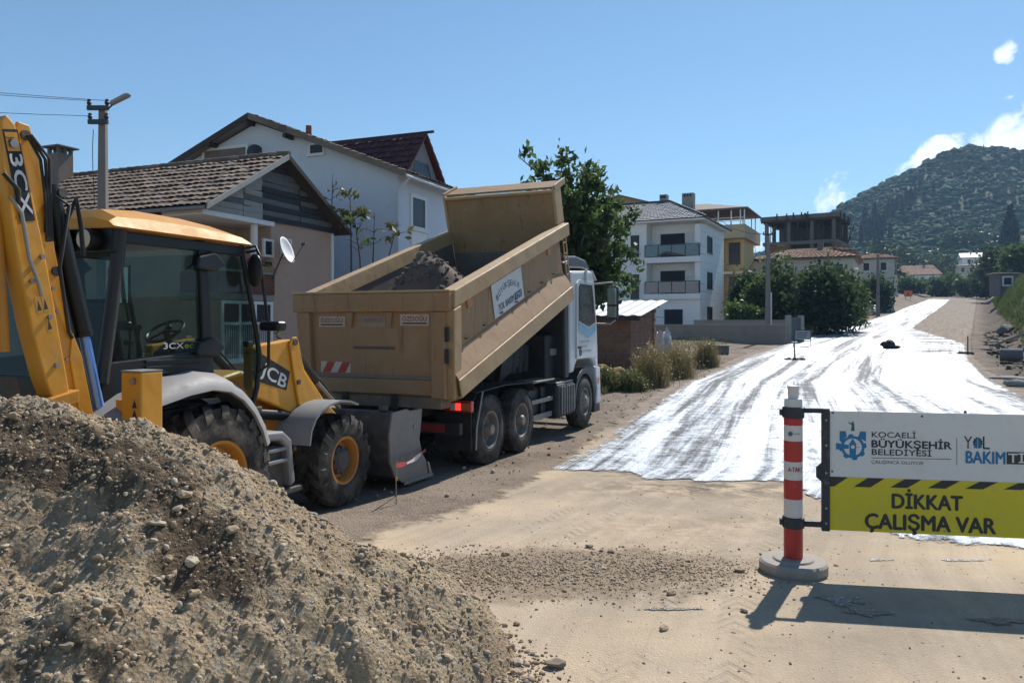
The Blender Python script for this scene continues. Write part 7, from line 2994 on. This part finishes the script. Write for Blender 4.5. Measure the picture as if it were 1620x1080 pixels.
LOOSE = [(878, 1057, .042, 'dark flat stone lying alone on the tan dirt near the heap'), (1050, 998, .028, 'small brown stone in the middle of the tan dirt'), (818, 1052, .03, 'brown clod right at the foot of the gravel heap'),
         (815, 1068, .024, 'small clod at the bottom of the frame by the heap'), (803, 1010, .03, 'round clod beside the heap toe'), (1177, 970, .022, 'pebble left of the barrier post shadow'),
         (1170, 906, .03, 'dark stone left of the barrier foot'), (1062, 942, .03, 'brown stone on the right part of the gravel spill'), (967, 875, .03, 'dark stone on the upper edge of the gravel spill'),
         (932, 868, .028, 'brown stone on the upper left of the gravel spill'), (800, 880, .032, 'stone between the heap and the gravel spill'), (818, 990, .022, 'lone crumb right of the heap')]
for k, (px, row, s_, lab) in enumerate(LOOSE):
    x, y = gp(px, row)
    o = bpy.data.objects.new('loose_stone', SH[4 + k % 3])
    COL.objects.link(o)
    o.location = (x, y, float(zp(y)) + .012 + s_ * .4)
    o.scale = (s_ * 1.3, s_, s_ * .85)
    o.rotation_euler = (0, 0, k)
    o.material_slots[0].link = 'OBJECT'
    o.material_slots[0].material = M_stone
    tag(o, lab, 'stone', 'stones on the road')
# ------------------------------------------------------------------ road barrier with its sign panel
BX, BY = gp(1255, 905)
M_pred = mat('barrier_red', (.42, .035, .03), .45, var=.12, dust=.15, dustcol=(.35, .2, .16))
M_pwht = mat('barrier_white', (.62, .60, .57), .5, var=.08, dust=.2, dustcol=(.45, .41, .35))
M_pclamp = mat('clamp_dark', (.028, .034, .048), .5, var=.2, dust=.15)
M_base = mat('rubber_base', (.30, .275, .245), .85, var=.15, dust=.4, dustcol=(.40, .34, .26))
pdx, pdy = 1.395, -.25
PHI = -math.degrees(math.atan2(pdy, pdx))      # panel runs this many degrees towards the viewer


def barrier_post(loc, label):
    o = empty('barrier_post', loc, PHI, label, 'post', None)
    m = MB()
    m.lathe([(0, .255), (.012, .262), (.075, .262), (.092, .245), (.094, .16), (.108, .15), (.112, .08), (.112, .01)], (0, 0, 0), 'z', 40)
    m.build('base', M_base, o, smooth=40)
    zs = [.11, .43, .585, .74, .885, 1.05, 1.175, 1.235]
    R0 = .072
    for k in range(len(zs) - 1):
        z0, z1 = zs[k], zs[k + 1]
        m = MB()
        red = k in (0, 2, 4, 6)
        r = R0 if red else R0 - .001
        m.lathe([(z0, r), (z0 + .01, r + .001), (z1 - .01, r + .001), (z1, r)], (0, 0, 0), 'z', 32)
        b_ = m.build('red_band' if red else 'white_band', M_pred if red else M_pwht, o, smooth=40)
        if k == 3:
            letters('A-TAKI', .105, .035, M_pred, b_, Matrix.Translation((-.055, -.0735, z0 + .07)), bold=.03)
        if k == 5:
            letters('KOCAELİ', .05, .012, mat('band_print', (.05, .12, .18), .6), b_, Matrix.Translation((-.01, -.0735, z0 + .055)))
            mm_ = MB()
            mm_.lathe([(-.0755, .018), (-.073, .018)], (-.035, 0, z0 + .06), 'y', 14)
            mm_.build('band_emblem', bpy.data.materials['band_print'], b_)
    m = MB()
    m.lathe([(1.32, .070), (1.36, .070), (1.385, .066), (1.387, .040), (1.42, .042), (1.455, .040), (1.46, .046), (1.487, .046), (1.490, .02), (1.49, .002)], (0, 0, 0), 'z', 30)
    m.build('cap', M_pwht, o, smooth=35)
    return o


bz = float(zp(BY)) + .012
b1 = barrier_post((BX, BY, bz), 'red and white barrier post on round grey base left of the sign panel')
PNL = 1.92
b2 = barrier_post((BX + pdx / 1.417 * (PNL + .55), BY + pdy / 1.417 * (PNL + .55), bz), 'second red and white barrier post beyond the right end of the sign panel')
# clamps, brackets and the panel are one thing hung between the posts
sgn = empty('barrier_sign', (BX, BY, bz), PHI, 'white and yellow municipal roadworks sign panel hung on the barrier post', 'sign')
X0 = .275          # left edge of panel along the barrier
ZB_, ZT = .345, 1.292
m = MB()
m.box(X0, X0 + PNL, -.006, .006, ZB_, ZB_ + .425)
pan_y = m.build('yellow_panel', mat('sign_yellow', (.60, .51, .03), .55, var=.10, scale=3, dust=.32, dustcol=(.47, .41, .12), bump=.02), sgn)
m = MB()
m.box(X0, X0 + PNL, -.006, .006, ZB_ + .4255, ZT)
pan_w = m.build('white_panel', mat('sign_panel_white', (.66, .66, .66), .5, var=.07, scale=3, dust=.32, dustcol=(.54, .52, .49), bump=.02), sgn)
for xx in (X0, X0 + PNL):
    sgd = -1 if xx == X0 else 1
    m = MB()
    m.box(xx - .03 + .03 * sgd, xx + .03 + .03 * sgd, -.022, .022, ZB_ - .01, ZT + .02)
    fr_ = m.build('panel_frame', M_pclamp, sgn, bevel=.006)
    for z in (.40, .52, .80, 1.02, 1.22):
        m = MB()
        m.tube((xx + .03 * sgd, -.024, z), (xx + .03 * sgd, -.028, z), .009, n=8)
        m.build('rivet', M_steel, fr_)
    m = MB()
    m.prism([(xx + sgd * .055, .72), (xx + sgd * .10, .76), (xx + sgd * .10, .84), (xx + sgd * .055, .88)], 'y', -.020, .020)
    m.build('lock_block', M_pclamp, fr_, bevel=.006)
    cxp = 0 if xx == X0 else PNL + .55
    for z in (1.275, .395):
        m = MB()
        m.lathe([(-.045, .076), (-.04, .085), (.04, .085), (.045, .076)], (cxp, 0, z), 'z', 28)
        cl = m.build('post_clamp', M_pclamp, sgn, smooth=35)
        m = MB()
        a, b = sorted((cxp - sgd * .08, xx + sgd * .055))
        m.box(a, b, -.017, .017, z - .022 + (.02 if z > 1 else -.01), z + .026 + (.012 if z > 1 else -.01))
        m.build('clamp_arm', M_pclamp, cl, bevel=.006)
        m = MB()
        m.box(cxp - .105, cxp - .08, -.02, .02, z - .025, z + .025)
        m.build('clamp_bolt', M_pclamp, cl, bevel=.005)
# print on the panel: positions read in panel coordinates
def SX(px):
    t = (px - 1310) / 310.0
    return X0 + 1.417 * t * (1 + .04 * (1 - t)) / 1.0


def SZ(px, row):
    tp_, bt = 648 + 7 / 310 * (px - 1310), 835 + 15 / 310 * (px - 1310)
    return ZT - (row - tp_) / (bt - tp_) * (ZT - ZB_)


M_ink = mat('print_dark_blue', (.028, .038, .055), .6, var=.05)
M_inkg = mat('print_charcoal', (.04, .04, .038), .6, var=.08)
M_blue = mat('print_blue', (.012, .17, .36), .5, var=.06)
M_teal = mat('print_teal', (.02, .12, .14), .5)


def word(txt, px0, px1, r0, r1, mm, par, bold=.0):
    pm = (px0 + px1) / 2
    z0, z1 = SZ(pm, r1), SZ(pm, r0)
    return letters(txt, SX(px1) - SX(px0), z1 - z0, mm, par, Matrix.Translation((SX(px0), -.0062, z0)), bold=bold)


word('KOCAELİ', 1376.6, 1446.5, 682, 690.5, M_ink, pan_w, .02)
word('BÜYÜKŞEHİR', 1376.6, 1502.5, 696, 707, M_ink, pan_w, .06)
word('BELEDİYESİ', 1376.6, 1471, 709.5, 718.5, M_ink, pan_w, .03)
word('ÇALIŞINCA OLUYOR', 1376, 1458.5, 727, 732, M_ink, pan_w, 0)
word('Y', 1522, 1535.5, 688.5, 708, M_inkg, pan_w, .0)
word('L', 1552, 1563, 689, 709, M_inkg, pan_w, .0)
word('BAKIM', 1525.5, 1587, 713, 731.5, M_blue, pan_w, .045)


def flat(poly, mm, par, name, y0=.0062, y1=.0076):
    m = MB()
    m.prism(poly, 'y', -y1, -y0)
    return m.build(name, mm, par)


flat([(SX(1376), SZ(1376, 722.4)), (SX(1502), SZ(1502, 725)), (SX(1502), SZ(1502, 724.2)), (SX(1376), SZ(1376, 721.6))], M_ink, pan_w, 'print_rule')
flat([(SX(1510.6), SZ(1511, 734)), (SX(1511.4), SZ(1511, 734)), (SX(1511.4), SZ(1511, 691)), (SX(1510.6), SZ(1511, 691))], M_ink, pan_w, 'print_rule')
tb = flat([(SX(1589.5), SZ(1600, 733)), (SX(1652), SZ(1640, 733.5)), (SX(1652), SZ(1640, 714.5)), (SX(1589.5), SZ(1600, 713.5))], M_inkg, pan_w, 'print_box')
letters('TİMİ', SX(1649) - SX(1592), .068, bpy.data.materials['sign_panel_white'], tb, Matrix.Translation((SX(1592), -.0080, SZ(1615, 730.5))), bold=.03)
# round road emblem between Y and L
ecx, ecz = SX(1544), SZ(1544, 699)
er = .043
pts = []
for k in range(48):
    a = 2 * math.pi * k / 48
    rr_ = er * (1.0 if (k // 2) % 2 else .86)
    pts.append((ecx + rr_ * math.cos(a) * .82, ecz + rr_ * math.sin(a) * 1.05))
eo = flat(pts, M_inkg, pan_w, 'road_emblem')
for k in range(3):
    x = ecx + (k - 1) * .017
    flat([(x - .009 - (k - 1) * -.004, ecz - .04), (x + .006 + (k - 1) * .004, ecz - .04), (ecx + (k - 1) * .007 + .003, ecz + .035), (ecx + (k - 1) * .007 - .003, ecz + .035)], M_blue if k != 1 else mat('print_sky', (.10, .30, .45), .5), eo, 'road_stripe', .0078, .0084)
# municipal emblem: cog with clock tower and a standing figure on top
gx, gz = SX(1346.5), SZ(1346.5, 705)
gr = .103
outer, inner = [], []
N = 96
for k in range(N):
    a = 2 * math.pi * k / N
    tooth = 1.0 if (k % 12) < 6 else .86
    r_ = gr * tooth
    outer.append((gx + r_ * math.cos(a), gz + r_ * math.sin(a)))
    inner.append((gx + gr * .66 * math.cos(a), gz + gr * .66 * math.sin(a)))
m = MB()
vs, fs = [], []
for y in (-.0062, -.0076):
    vs += [(p[0], y, p[1]) for p in outer] + [(p[0], y, p[1]) for p in inner]
for k in range(N):
    j = (k + 1) % N
    fs += [(2 * N + k, 2 * N + j, 3 * N + j, 3 * N + k), (k, N + k, N + j, j), (k, j, 2 * N + j, 2 * N + k), (N + k, 3 * N + k, 3 * N + j, N + j)]
m.add(vs, fs)
em = m.build('emblem', M_blue, pan_w)
flat([(gx - .098, gz + .045), (gx - .098, gz + .125), (gx - .052, gz + .125), (gx - .045, gz + .082)], M_blue, em, 'emblem_corner', .0078, .0084)
flat([(gx + .098, gz + .045), (gx + .098, gz + .125), (gx + .052, gz + .125), (gx + .045, gz + .082)], M_blue, em, 'emblem_corner', .0078, .0084)
flat([(gx - .024, gz - .078), (gx + .024, gz - .078), (gx + .024, gz + .02), (gx + .028, gz + .022), (gx, gz + .068), (gx - .028, gz + .022), (gx - .024, gz + .02)], M_blue, em, 'emblem_tower', .0078, .0084)
flat([(gx - .125, gz + .03), (gx - .125, gz - .022), (gx - .03, gz - .012), (gx - .03, gz + .016)], M_blue, em, 'emblem_hull', .0086, .0092)
flat([(gx + .014 * math.cos(a), gz + .002 + .014 * math.sin(a)) for a in np.linspace(0, 2 * math.pi, 16, endpoint=False)], bpy.data.materials['sign_panel_white'], em, 'emblem_clock', .0095, .0101)
flat([(gx + .02, gz + .004), (gx + .058, gz + .001), (gx + .02, gz - .002)], M_ink, em, 'emblem_hand', .0086, .0092)
flat([(gx - .012, gz + .128), (gx + .014, gz + .128), (gx + .012, gz + .16), (gx + .011, gz + .185), (gx + .006, gz + .192), (gx + .005, gz + .205), (gx - .003, gz + .205), (gx - .004, gz + .190), (gx - .034, gz + .198), (gx - .034, gz + .192), (gx - .008, gz + .178)], M_teal, em, 'emblem_figure', .0078, .0084)
# hazard chevrons along the top of the yellow panel
for k, (p0, p1) in enumerate(((1310, 1317), (1348, 1374.5), (1406, 1432.5), (1465, 1493), (1524, 1552), (1585, 1614), (1645, 1673), (1704, 1732))):
    r0, r1 = 766 + .021 * (p0 - 1310), 749.2 + .021 * (p0 - 1310)
    zb2, zt2 = SZ(p0, r0 + .5), ZB_ + .4245
    xa_, xb_ = SX(p0), SX(p1)
    sh = .105
    poly = [(max(xa_, X0 + .001), zb2), (xb_, zb2), (min(xb_ + sh, X0 + PNL), zt2), (max(xa_ + sh, X0 + .001) if k else X0 + .001, zt2)]
    flat(poly, M_inkg, pan_y, 'hazard_stripe')
word('DİKKAT', 1409, 1519.5, 781, 803, M_inkg, pan_y, .06)
word('ÇALIŞMA VAR', 1366.5, 1572, 814, 837, M_inkg, pan_y, .06)
for (px, row) in ((1315, 651), (1456, 657), (1314, 743), (1492, 838)):
    m = MB()
    q = (SX(px), SZ(px, row))
    m.tube((q[0], -.0065, q[1]), (q[0], -.011, q[1]), .008, n=8)
    m.build('bolt_head', M_steel if row > 800 else M_darkmetal, sgn)

# ------------------------------------------------------------------ utility poles and wires
def pole(name, px, row_top, row_base, Y, r, label, arms=(), lamp=None, phi=0, base_z=None):
    s = Y / FPX
    x = (px - 810) * s
    g = float(ground_z(x, Y)) if base_z is None else base_z
    h = EYE + (HOR - row_top) * s - g
    o = empty(name, (x, Y, g), phi, label, 'pole', None)
    m = MB()
    n = 4
    vs = []
    for z, k in ((-.3, 1.35), (h, .75)):
        vs += [(-r * k, -r * k * .8, z), (r * k, -r * k * .8, z), (r * k, r * k * .8, z), (-r * k, r * k * .8, z)]
    m.add(vs, [(0, 1, 2, 3), (7, 6, 5, 4)] + [(i, (i + 1) % 4, 4 + (i + 1) % 4, 4 + i) for i in range(4)])
    m.build('shaft', M_polec, o, bevel=.012)
    for (z, w) in arms:
        m = MB()
        m.box(-w, w * .7, -r - .06, -r, h - z - .05, h - z + .05)
        ar = m.build('crossarm', M_darkmetal, o)
        for xi in (-w + .04, w * .7 - .04):
            m = MB()
            m.lathe([(0, .02), (.03, .045), (.07, .05), (.09, .035), (.13, .04), (.15, .01)], (xi, -r - .03, h - z + .05), 'z', 10)
            m.build('insulator', M_insul, ar, smooth=40)
    return o, h


M_polec = mat('pole_concrete', (.21, .19, .175), .92, var=.25, scale=3, bump=.3)
M_insul = mat('insulator_brown', (.035, .028, .026), .4)
po, ph = pole('utility_pole', 163, 172, 345, 17, .10, 'concrete utility pole with street lamp above the old tiled roof', ((.02, .28), (.33, .26)))
m = MB()
m.path([(.1, -.1, ph - .02), (.22, -.15, ph - .03), (.30, -.18, ph + .03)], .018)
la = m.build('lamp_arm', M_darkmetal, po)
m = MB()
m.prism([(.27, ph + .02), (.66, ph + .21), (.70, ph + .27), (.62, ph + .27), (.30, ph + .10)], 'y', -.28, -.10)
m.build('lamp_head', mat('lamp_grey', (.30, .30, .31), .5), po, bevel=.02)
m = MB()
m.path([(-.15, -.12, ph - .5), (-.17, -.12, ph - .9), (-.16, -.12, ph - 1.4), (-.12, -.12, ph - 2.2)], .008, 5)
m.build('cable', M_hose, po)
p3, h3 = pole('utility_pole', 1215, 370, 508, 50, .13, 'grey concrete utility pole rising behind the garden wall', ((.05, .38),))
m = MB()
m.tube((.16, -.15, 1.0), (.16, -.15, 3.2), .05, n=8)
m.build('conduit', M_gutter, p3)
m = MB()
m.path([(.1, -.2, h3 - 1.6), (.5, -.25, h3 - 1.35), (.85, -.25, h3 - 1.3)], .03)
m.build('lamp_arm', M_gutter, p3)
pole('utility_pole', 1389, 402, 486, 106, .17, 'thick concrete utility pole beside the white parked car')
p4, h4 = pole('utility_pole', 1418, 418, 462, 190, .16, 'dark far pole with rungs left of the orange road sign', ((.8, 1.0), (2.0, 1.0), (3.2, 1.0)))
pole('utility_pole', 1310, 398, 470, 80, .10, 'slim dark pole in front of the orange-tiled house')
pole('utility_pole', 1476, 432, 470, 230, .14, 'thin pole beside the far pink-roofed house')
pole('utility_pole', 1258, 425, 500, 60, .06, 'thin dark pole among the bushes behind the gate')


def wire(a, b, sag, label, r=.006):
    a, b = Vector(a), Vector(b)
    o = empty('overhead_wire', a, 0, label, 'wire', 'overhead wires')
    m = MB()
    m.path([a.lerp(b, t) - a - Vector((0, 0, sag * 4 * t * (1 - t))) for t in np.linspace(0, 1, 15)], r, 4)
    m.build('strand', M_hose, o)


tp1 = Vector((po.location.x, po.location.y, po.location.z + ph))
wire(tp1 + Vector((-.26, -.13, .14)), tp1 + Vector((-14, -3.2, 1.1)), .25, 'uppermost wire running left from the lamp pole')
wire(tp1 + Vector((.15, -.13, .14)), tp1 + Vector((-14, -2.6, 1.4)), .25, 'middle wire running left from the lamp pole')
wire(tp1 + Vector((-.24, -.13, -.20)), tp1 + Vector((-14, -3.2, .55)), .3, 'lowest wire running left from the lamp pole')
t3 = Vector((p3.location.x, 50, p3.location.z + h3))
wire(t3 + Vector((-.3, 0, 0)), at(1120, 330, 64), .6, 'thin wire from the garden pole to the ochre terrace', .02)
wire(t3 + Vector((0, 0, -1.5)), at(1389, 408, 106), .9, 'wire from the garden pole to the thick far pole', .022)
wire(at(1389, 410, 106), at(1600, 418, 150), 1.2, 'long wire crossing above the far end of the road', .025)
wire(at(1389, 405, 106), at(1418, 422, 190), .8, 'short wire between the two far poles', .025)

# ------------------------------------------------------------------ vehicles in the distance
def car(px, row, Y, phi, body, label, L_=4.2, pickup=False):
    s = Y / FPX
    x = (px - 810) * s
    g = float(ground_z(x, Y))
    o = empty('parked_car', (x, Y, g), phi, label, 'car')
    m = MB()
    sil = [(-2.05, .35), (-2.1, .75), (-1.95, .95), (-1.2, 1.0), (-.75, 1.42), (.55, 1.45), (1.15, 1.02), (1.95, .85), (2.1, .6), (2.05, .33)]
    if pickup:
        sil = [(-2.3, .45), (-2.3, 1.05), (-.3, 1.05), (-.25, 1.75), (.75, 1.75), (1.2, 1.2), (2.1, 1.1), (2.2, .5)]
    m.prism([(a, b) for a, b in sil], 'x', -.84, .84)
    m.build('body', body, o, bevel=.09, seg=3)
    m = MB()
    m.prism([(-1.0, 1.02), (-.70, 1.34), (.50, 1.37), (.98, 1.02)] if not pickup else [(-.18, 1.15), (-.18, 1.65), (.7, 1.65), (1.05, 1.2)], 'x', -.846, .846)
    m.build('side_windows', M_pane, o)
    m = MB()
    m.add([(-.7, 1.2, 1.0), (.7, 1.2, 1.0), (.62, .62, 1.42), (-.62, .62, 1.42)], [(0, 1, 2, 3)])
    q = m.build('windscreen', M_pane, o)
    q.location = (0, .03, .02)
    m = MB()
    m.add([(-.7, -1.24, 1.0), (.7, -1.24, 1.0), (.62, -.78, 1.40), (-.62, -.78, 1.40)], [(0, 1, 2, 3)])
    q = m.build('rear_window', M_pane, o)
    q.location = (0, -.03, .02)
    for sx_ in (-1, 1):
        for u in (-1.3, 1.3):
            m = MB()
            m.lathe([(-.1, .19), (-.1, .30), (.1, .30), (.1, .19)], (sx_ * .76, u, .31), 'x', 20, closed=True)
            w_ = m.build('wheel', M_rubber, o, smooth=40)
            m = MB()
            m.lathe([(-.05, .19), (.06, .19), (.07, .05), (.07, .01)], (sx_ * .76, u, .31), 'x', 16)
            m.build('rim', M_steel, w_, smooth=40)
        m = MB()
        m.box(sx_ * .62 - .16, sx_ * .62 + .16, -2.13, -2.07, .70, .84)
        m.build('tail_lamp', M_redl, o)
        m = MB()
        m.box(sx_ * .62 - .16, sx_ * .62 + .16, 2.06, 2.12, .62, .74)
        m.build('headlight', M_reflw, o)
    return o


car(1377, 490, 112, 35, mat('car_white', (.62, .64, .66), .35, coat=.4, var=.04), 'white hatchback parked by the bushes left of the road')
car(1408, 470, 165, 30, mat('car_blue_grey', (.16, .19, .23), .4, coat=.3), 'grey-blue pickup parked near the far pole', pickup=True)

# ------------------------------------------------------------------ small things along the road
# orange warning board at the crest
ox, oy = gp(1447, 476)
ob = empty('warning_board', (ox - 1.5, oy, float(ground_z(ox - 1.5, oy))), 27, 'small orange warning board standing at the far end of the road', 'sign')
for x in (-.5, .5):
    m = MB()
    m.box(x - .04, x + .04, -.03, .03, 0, 1.2)
    m.build('leg', M_darkmetal, ob)
m = MB()
m.box(-.85, .85, -.05, -.032, .7, 2.1)
obp = m.build('board', mat('orange_board', (.75, .13, .03), .6), ob)
m = MB()
m.prism([(-.28, 1.0), (.28, 1.0), (0, 1.75)], 'y', -.056, -.0505)
m.build('board_symbol', M_inkg, obp)
# knocked-over tar bucket on the emulsion
bx_, by_ = gp(1405, 552)
bo = empty('tar_clump', (bx_, by_, float(zp(by_)) + .045), 0, 'black tar-covered lump lying on the wet emulsion', 'rubble')
m = MB()
m.blob((0, 0, .22), (.36, .3, .26), 4, 3, .28, 1.9)
m.blob((.25, 0, .08), (.4, .3, .10), 9, 3, .25, 1.9)
m.build('lump', mat('tarry_black', (.018, .017, .017), .6, var=.3), bo, smooth=60)
m = MB()
m.tube((.5, .3, .05), (1.1, 1.2, .06), .03, n=6)
m.build('stick', M_darkwood, bo)
# traffic cone behind the sign panel
cx_, cy_ = (1527 - 810) / FPX * 9.4, 9.4
co = empty('traffic_cone', (cx_, cy_, float(zp(cy_)) + .028), 0, 'dark traffic cone whose tip shows above the sign panel', 'cone')
m = MB()
m.box(-.2, .2, -.2, .2, 0, .04)
m.build('base', M_black, co, bevel=.01)
m = MB()
m.lathe([(.04, .15), (.5, .070), (.98, .018), (1.0, .01)], (0, 0, 0), 'z', 20)
cb = m.build('cone_body', mat('grimy_cone', (.085, .035, .03), .6, dust=.3, dustcol=(.05, .04, .04)), co, smooth=40)
m = MB()
m.lathe([(.45, .084), (.62, .058)], (0, 0, 0), 'z', 20)
m.build('cone_band', M_reflw, cb, smooth=40)
# stakes
for (px, row, h, Y, lab) in ((1531, 560, .95, 40, 'wooden stake at the right edge of the road'), (1258, 570, .85, 36, 'leaning wooden stake left of the road beside the notice frame')):
    x, y = gp(px, row)
    o = empty('wooden_stake', (x, y, float(ground_z(x, y))), 0, lab, 'stake')
    m = MB()
    m.tube((0, 0, -.1), (-.06 if px < 1400 else .0, 0, h), .04, .035, 6)
    m.build('shaft', M_wood, o)
    m = MB()
    for k in range(7):
        m.blob((random.uniform(-.4, .4), random.uniform(-.2, .2), .03), (random.uniform(.08, .2), .12, .10), k, 2, .2)
    q = m.build('stones', mat('dark_clods', (.045, .038, .033), .95) if px > 1400 else bpy.data.materials['dark_clods'], o)
    q['kind'] = 'stuff'
# framed notice by the garden wall
x, y = (1270 - 810) / FPX * 45, 45
no = empty('notice_frame', (x, y, float(ground_z(x, y))), 15, 'small framed notice board standing on the verge left of the road', 'notice board')
m = MB()
for (a, b, c, d) in ((-.47, -.43, .05, 1.0), (.43, .47, .05, 1.0), (-.43, .43, .96, 1.0), (-.43, .43, .30, .34)):
    m.box(a, b, -.02, .02, c, d)
m.build('frame', M_darkmetal, no)
m = MB()
m.box(-.42, .42, -.012, .0, .42, .94)
nb = m.build('board', mat('notice_grey', (.30, .31, .33), .6), no)
for k in range(3):
    m = MB()
    m.box(-.34, .30 - k * .06, -.0145, -.0125, .80 - k * .13, .84 - k * .13)
    m.build('print_line', M_inkg, nb)
# concrete trough and litter by the wall
def slab(name, px, row, Y, w, d, h, mm, label, cat, phi=20, rz=0.):
    s = Y / FPX
    x = (px - 810) * s
    o = empty(name, (x, Y, float(ground_z(x, Y))), phi, label, cat)
    return o


o = slab('feed_trough', 1140, 545, 40, 0, 0, 0, None, 'grey lidded concrete trough at the end of the verge', 'trough')
m = MB()
m.box(-.42, .42, -.25, .25, 0, .40)
m.build('body', M_darkconc, o, bevel=.02)
m = MB()
m.box(-.50, .50, -.32, .32, .405, .46)
m.build('lid', M_concrete, o, bevel=.01)
for i, (px, row, Y, lab) in enumerate(((1043, 528, 36, 'left white rubbish bag beside the brick shed'), (1054, 526, 36.3, 'right white rubbish bag beside the brick shed'))):
    o = slab('rubbish_bag', px, row, Y, 0, 0, 0, None, lab, 'bag')
    z0 = EYE + (HOR - row) * Y / FPX - o.location.z
    m = MB()
    m.blob((0, 0, max(z0, .2) * .5), (.24, .22, max(z0, .2) * .62), 3 + i, 3, .22, 2.2)
    m.build('bag', mat('bag_white', (.50, .50, .52), .6) if i == 0 else bpy.data.materials['bag_white'], o, smooth=60)
for i, (px, row, w, lab) in enumerate(((1128, 572, .16, 'small white scrap on the verge edge'), (1290, 556, .0, ''))):
    if w:
        x, y = gp(px, row)
        o = bpy.data.objects.new('scrap', SH[0])
        COL.objects.link(o)
        if not SH[0].materials:
            SH[0].materials.append(M_stone)
        o.location = (x, y, float(ground_z(x, y)) + .05)
        o.scale = (w, w * .6, .05)
        o.material_slots[0].link = 'OBJECT'
        o.material_slots[0].material = bpy.data.materials['bag_white']
        tag(o, lab, 'scrap')
# brown straw heap beside the cab
o = slab('straw_heap', 957, 590, 24.5, 0, 0, 0, None, 'small ochre straw heap beside the truck cab', 'straw heap')
m = MB()
m.blob((0, 0, .2), (.8, .5, .55), 5, 4, .22, 2.0)
m.build('straw', mat('straw_ochre', (.28, .17, .075), .95, var=.4, scale=6, bump=.8, bscale=30), o, smooth=60)
# rubble field right of the road
R = np.random.default_rng(77)
n = 1500
ys = R.uniform(22, 60, n)
xs = xr(ys) + 1.0 + R.gamma(1.8, 1.6, n)
P = np.stack([xs, ys, ground_z(xs, ys) + .02], 1)
M_clod = mat('dark_soil_clods', (.105, .084, .066), .95, var=.4, scale=4)
scatter('soil_clods', P, np.clip(R.gamma(1.5, .04, n), .02, .30), M_clod, None, 12)
tag(bpy.data.objects['soil_clods'], 'dark soil clods and rubble strewn right of the road', kind='stuff')
for i, (px, row, w, l, h, a, mm, lab) in enumerate(((1595, 600, .35, .9, .14, .3, M_concrete, 'pale broken concrete slab right of the road'), (1575, 541, .3, 1.1, .12, .2, M_concrete, 'flat pale slab on the rubble below the bank'),
                                                   (1608, 612, .25, .5, .2, 1.0, M_concrete, 'small tilted concrete chunk near the right edge'), (1590, 532, 1.1, .8, .62, .1, M_darkconc, 'dark block half buried in the bank foot'),
                                                   (1556, 552, .25, .8, .10, .4, M_darkconc, 'thin dark slab left of the concrete pipe'))):
    x, y = gp(px, row)
    o = empty('concrete_slab', (x, y, float(ground_z(x, y))), 20, lab, 'slab')
    m = MB()
    m.blob((0, 0, h * .5), (l * .75, w * .75, h * .7), i, 2, .12, 2.0)
    q = m.build('slab', mm, o)
x, y = gp(1600, 573)
o = empty('drain_pipe', (x, y, float(ground_z(x, y))), -55, 'short dark drain pipe lying on the rubble at the right', 'pipe')
m = MB()
m.lathe([(-.45, .24), (-.45, .30), (.45, .30), (.45, .24)], (0, 0, .30), 'y', 24, closed=True)
m.build('barrel', M_darkconc, o, smooth=40)
a, b = at(1572, 546, 44), at(1640, 520, 41)
o = empty('timber_pole', a, 0, 'pale timber pole slanting over the rubble to the right edge', 'timber')
m = MB()
m.tube((0, 0, 0), b - a, .07, n=8)
m.build('shaft', mat('grey_timber', (.26, .24, .215), .85), o, smooth=40)

# pylon and far ridge trees beyond the ochre building
py = at(1193, 402, 900)
o = empty('pylon', (py.x, 900, float(ground_z(py.x, 900))), 0, 'tiny lattice pylon on the far ridge beside the ochre building', 'pylon')
top = EYE + (HOR - 372) * 900 / FPX - o.location.z
m = MB()
for sx_ in (-1, 1):
    m.tube((sx_ * 3, 0, -2), (sx_ * .3, 0, top), .5, .25, 5)
for k in range(5):
    z = top * (.35 + .15 * k)
    wdt = 3 * (1 - z / top) + .4
    m.tube((-wdt, 0, z), (wdt, 0, z + 3), .3, n=4)
for z in (.8, .9):
    m.tube((-5, 0, top * z), (5, 0, top * z), .35, n=4)
m.build('lattice', M_darkmetal, o)
# ------------------------------------------------------------------ air between the lens and the hill
hz_ = MB()
hz_.box(-6400, 6700, -70, 6400, -3.0, 330)
haze = hz_.build('haze', None)
hm = bpy.data.materials.new('pale_air')
hm.use_nodes = True
hn = hm.node_tree.nodes
hn.clear()
h_out = hn.new('ShaderNodeOutputMaterial')
h_vol = hn.new('ShaderNodeVolumePrincipled')
h_vol.inputs['Color'].default_value = (.42, .68, 1.0, 1)
h_vol.inputs['Density'].default_value = .00022
h_vol.inputs['Anisotropy'].default_value = .1
hm.node_tree.links.new(h_vol.outputs[0], h_out.inputs['Volume'])
haze.data.materials.append(hm)
tag(haze, 'thin bluish air haze over the valley', kind='stuff')
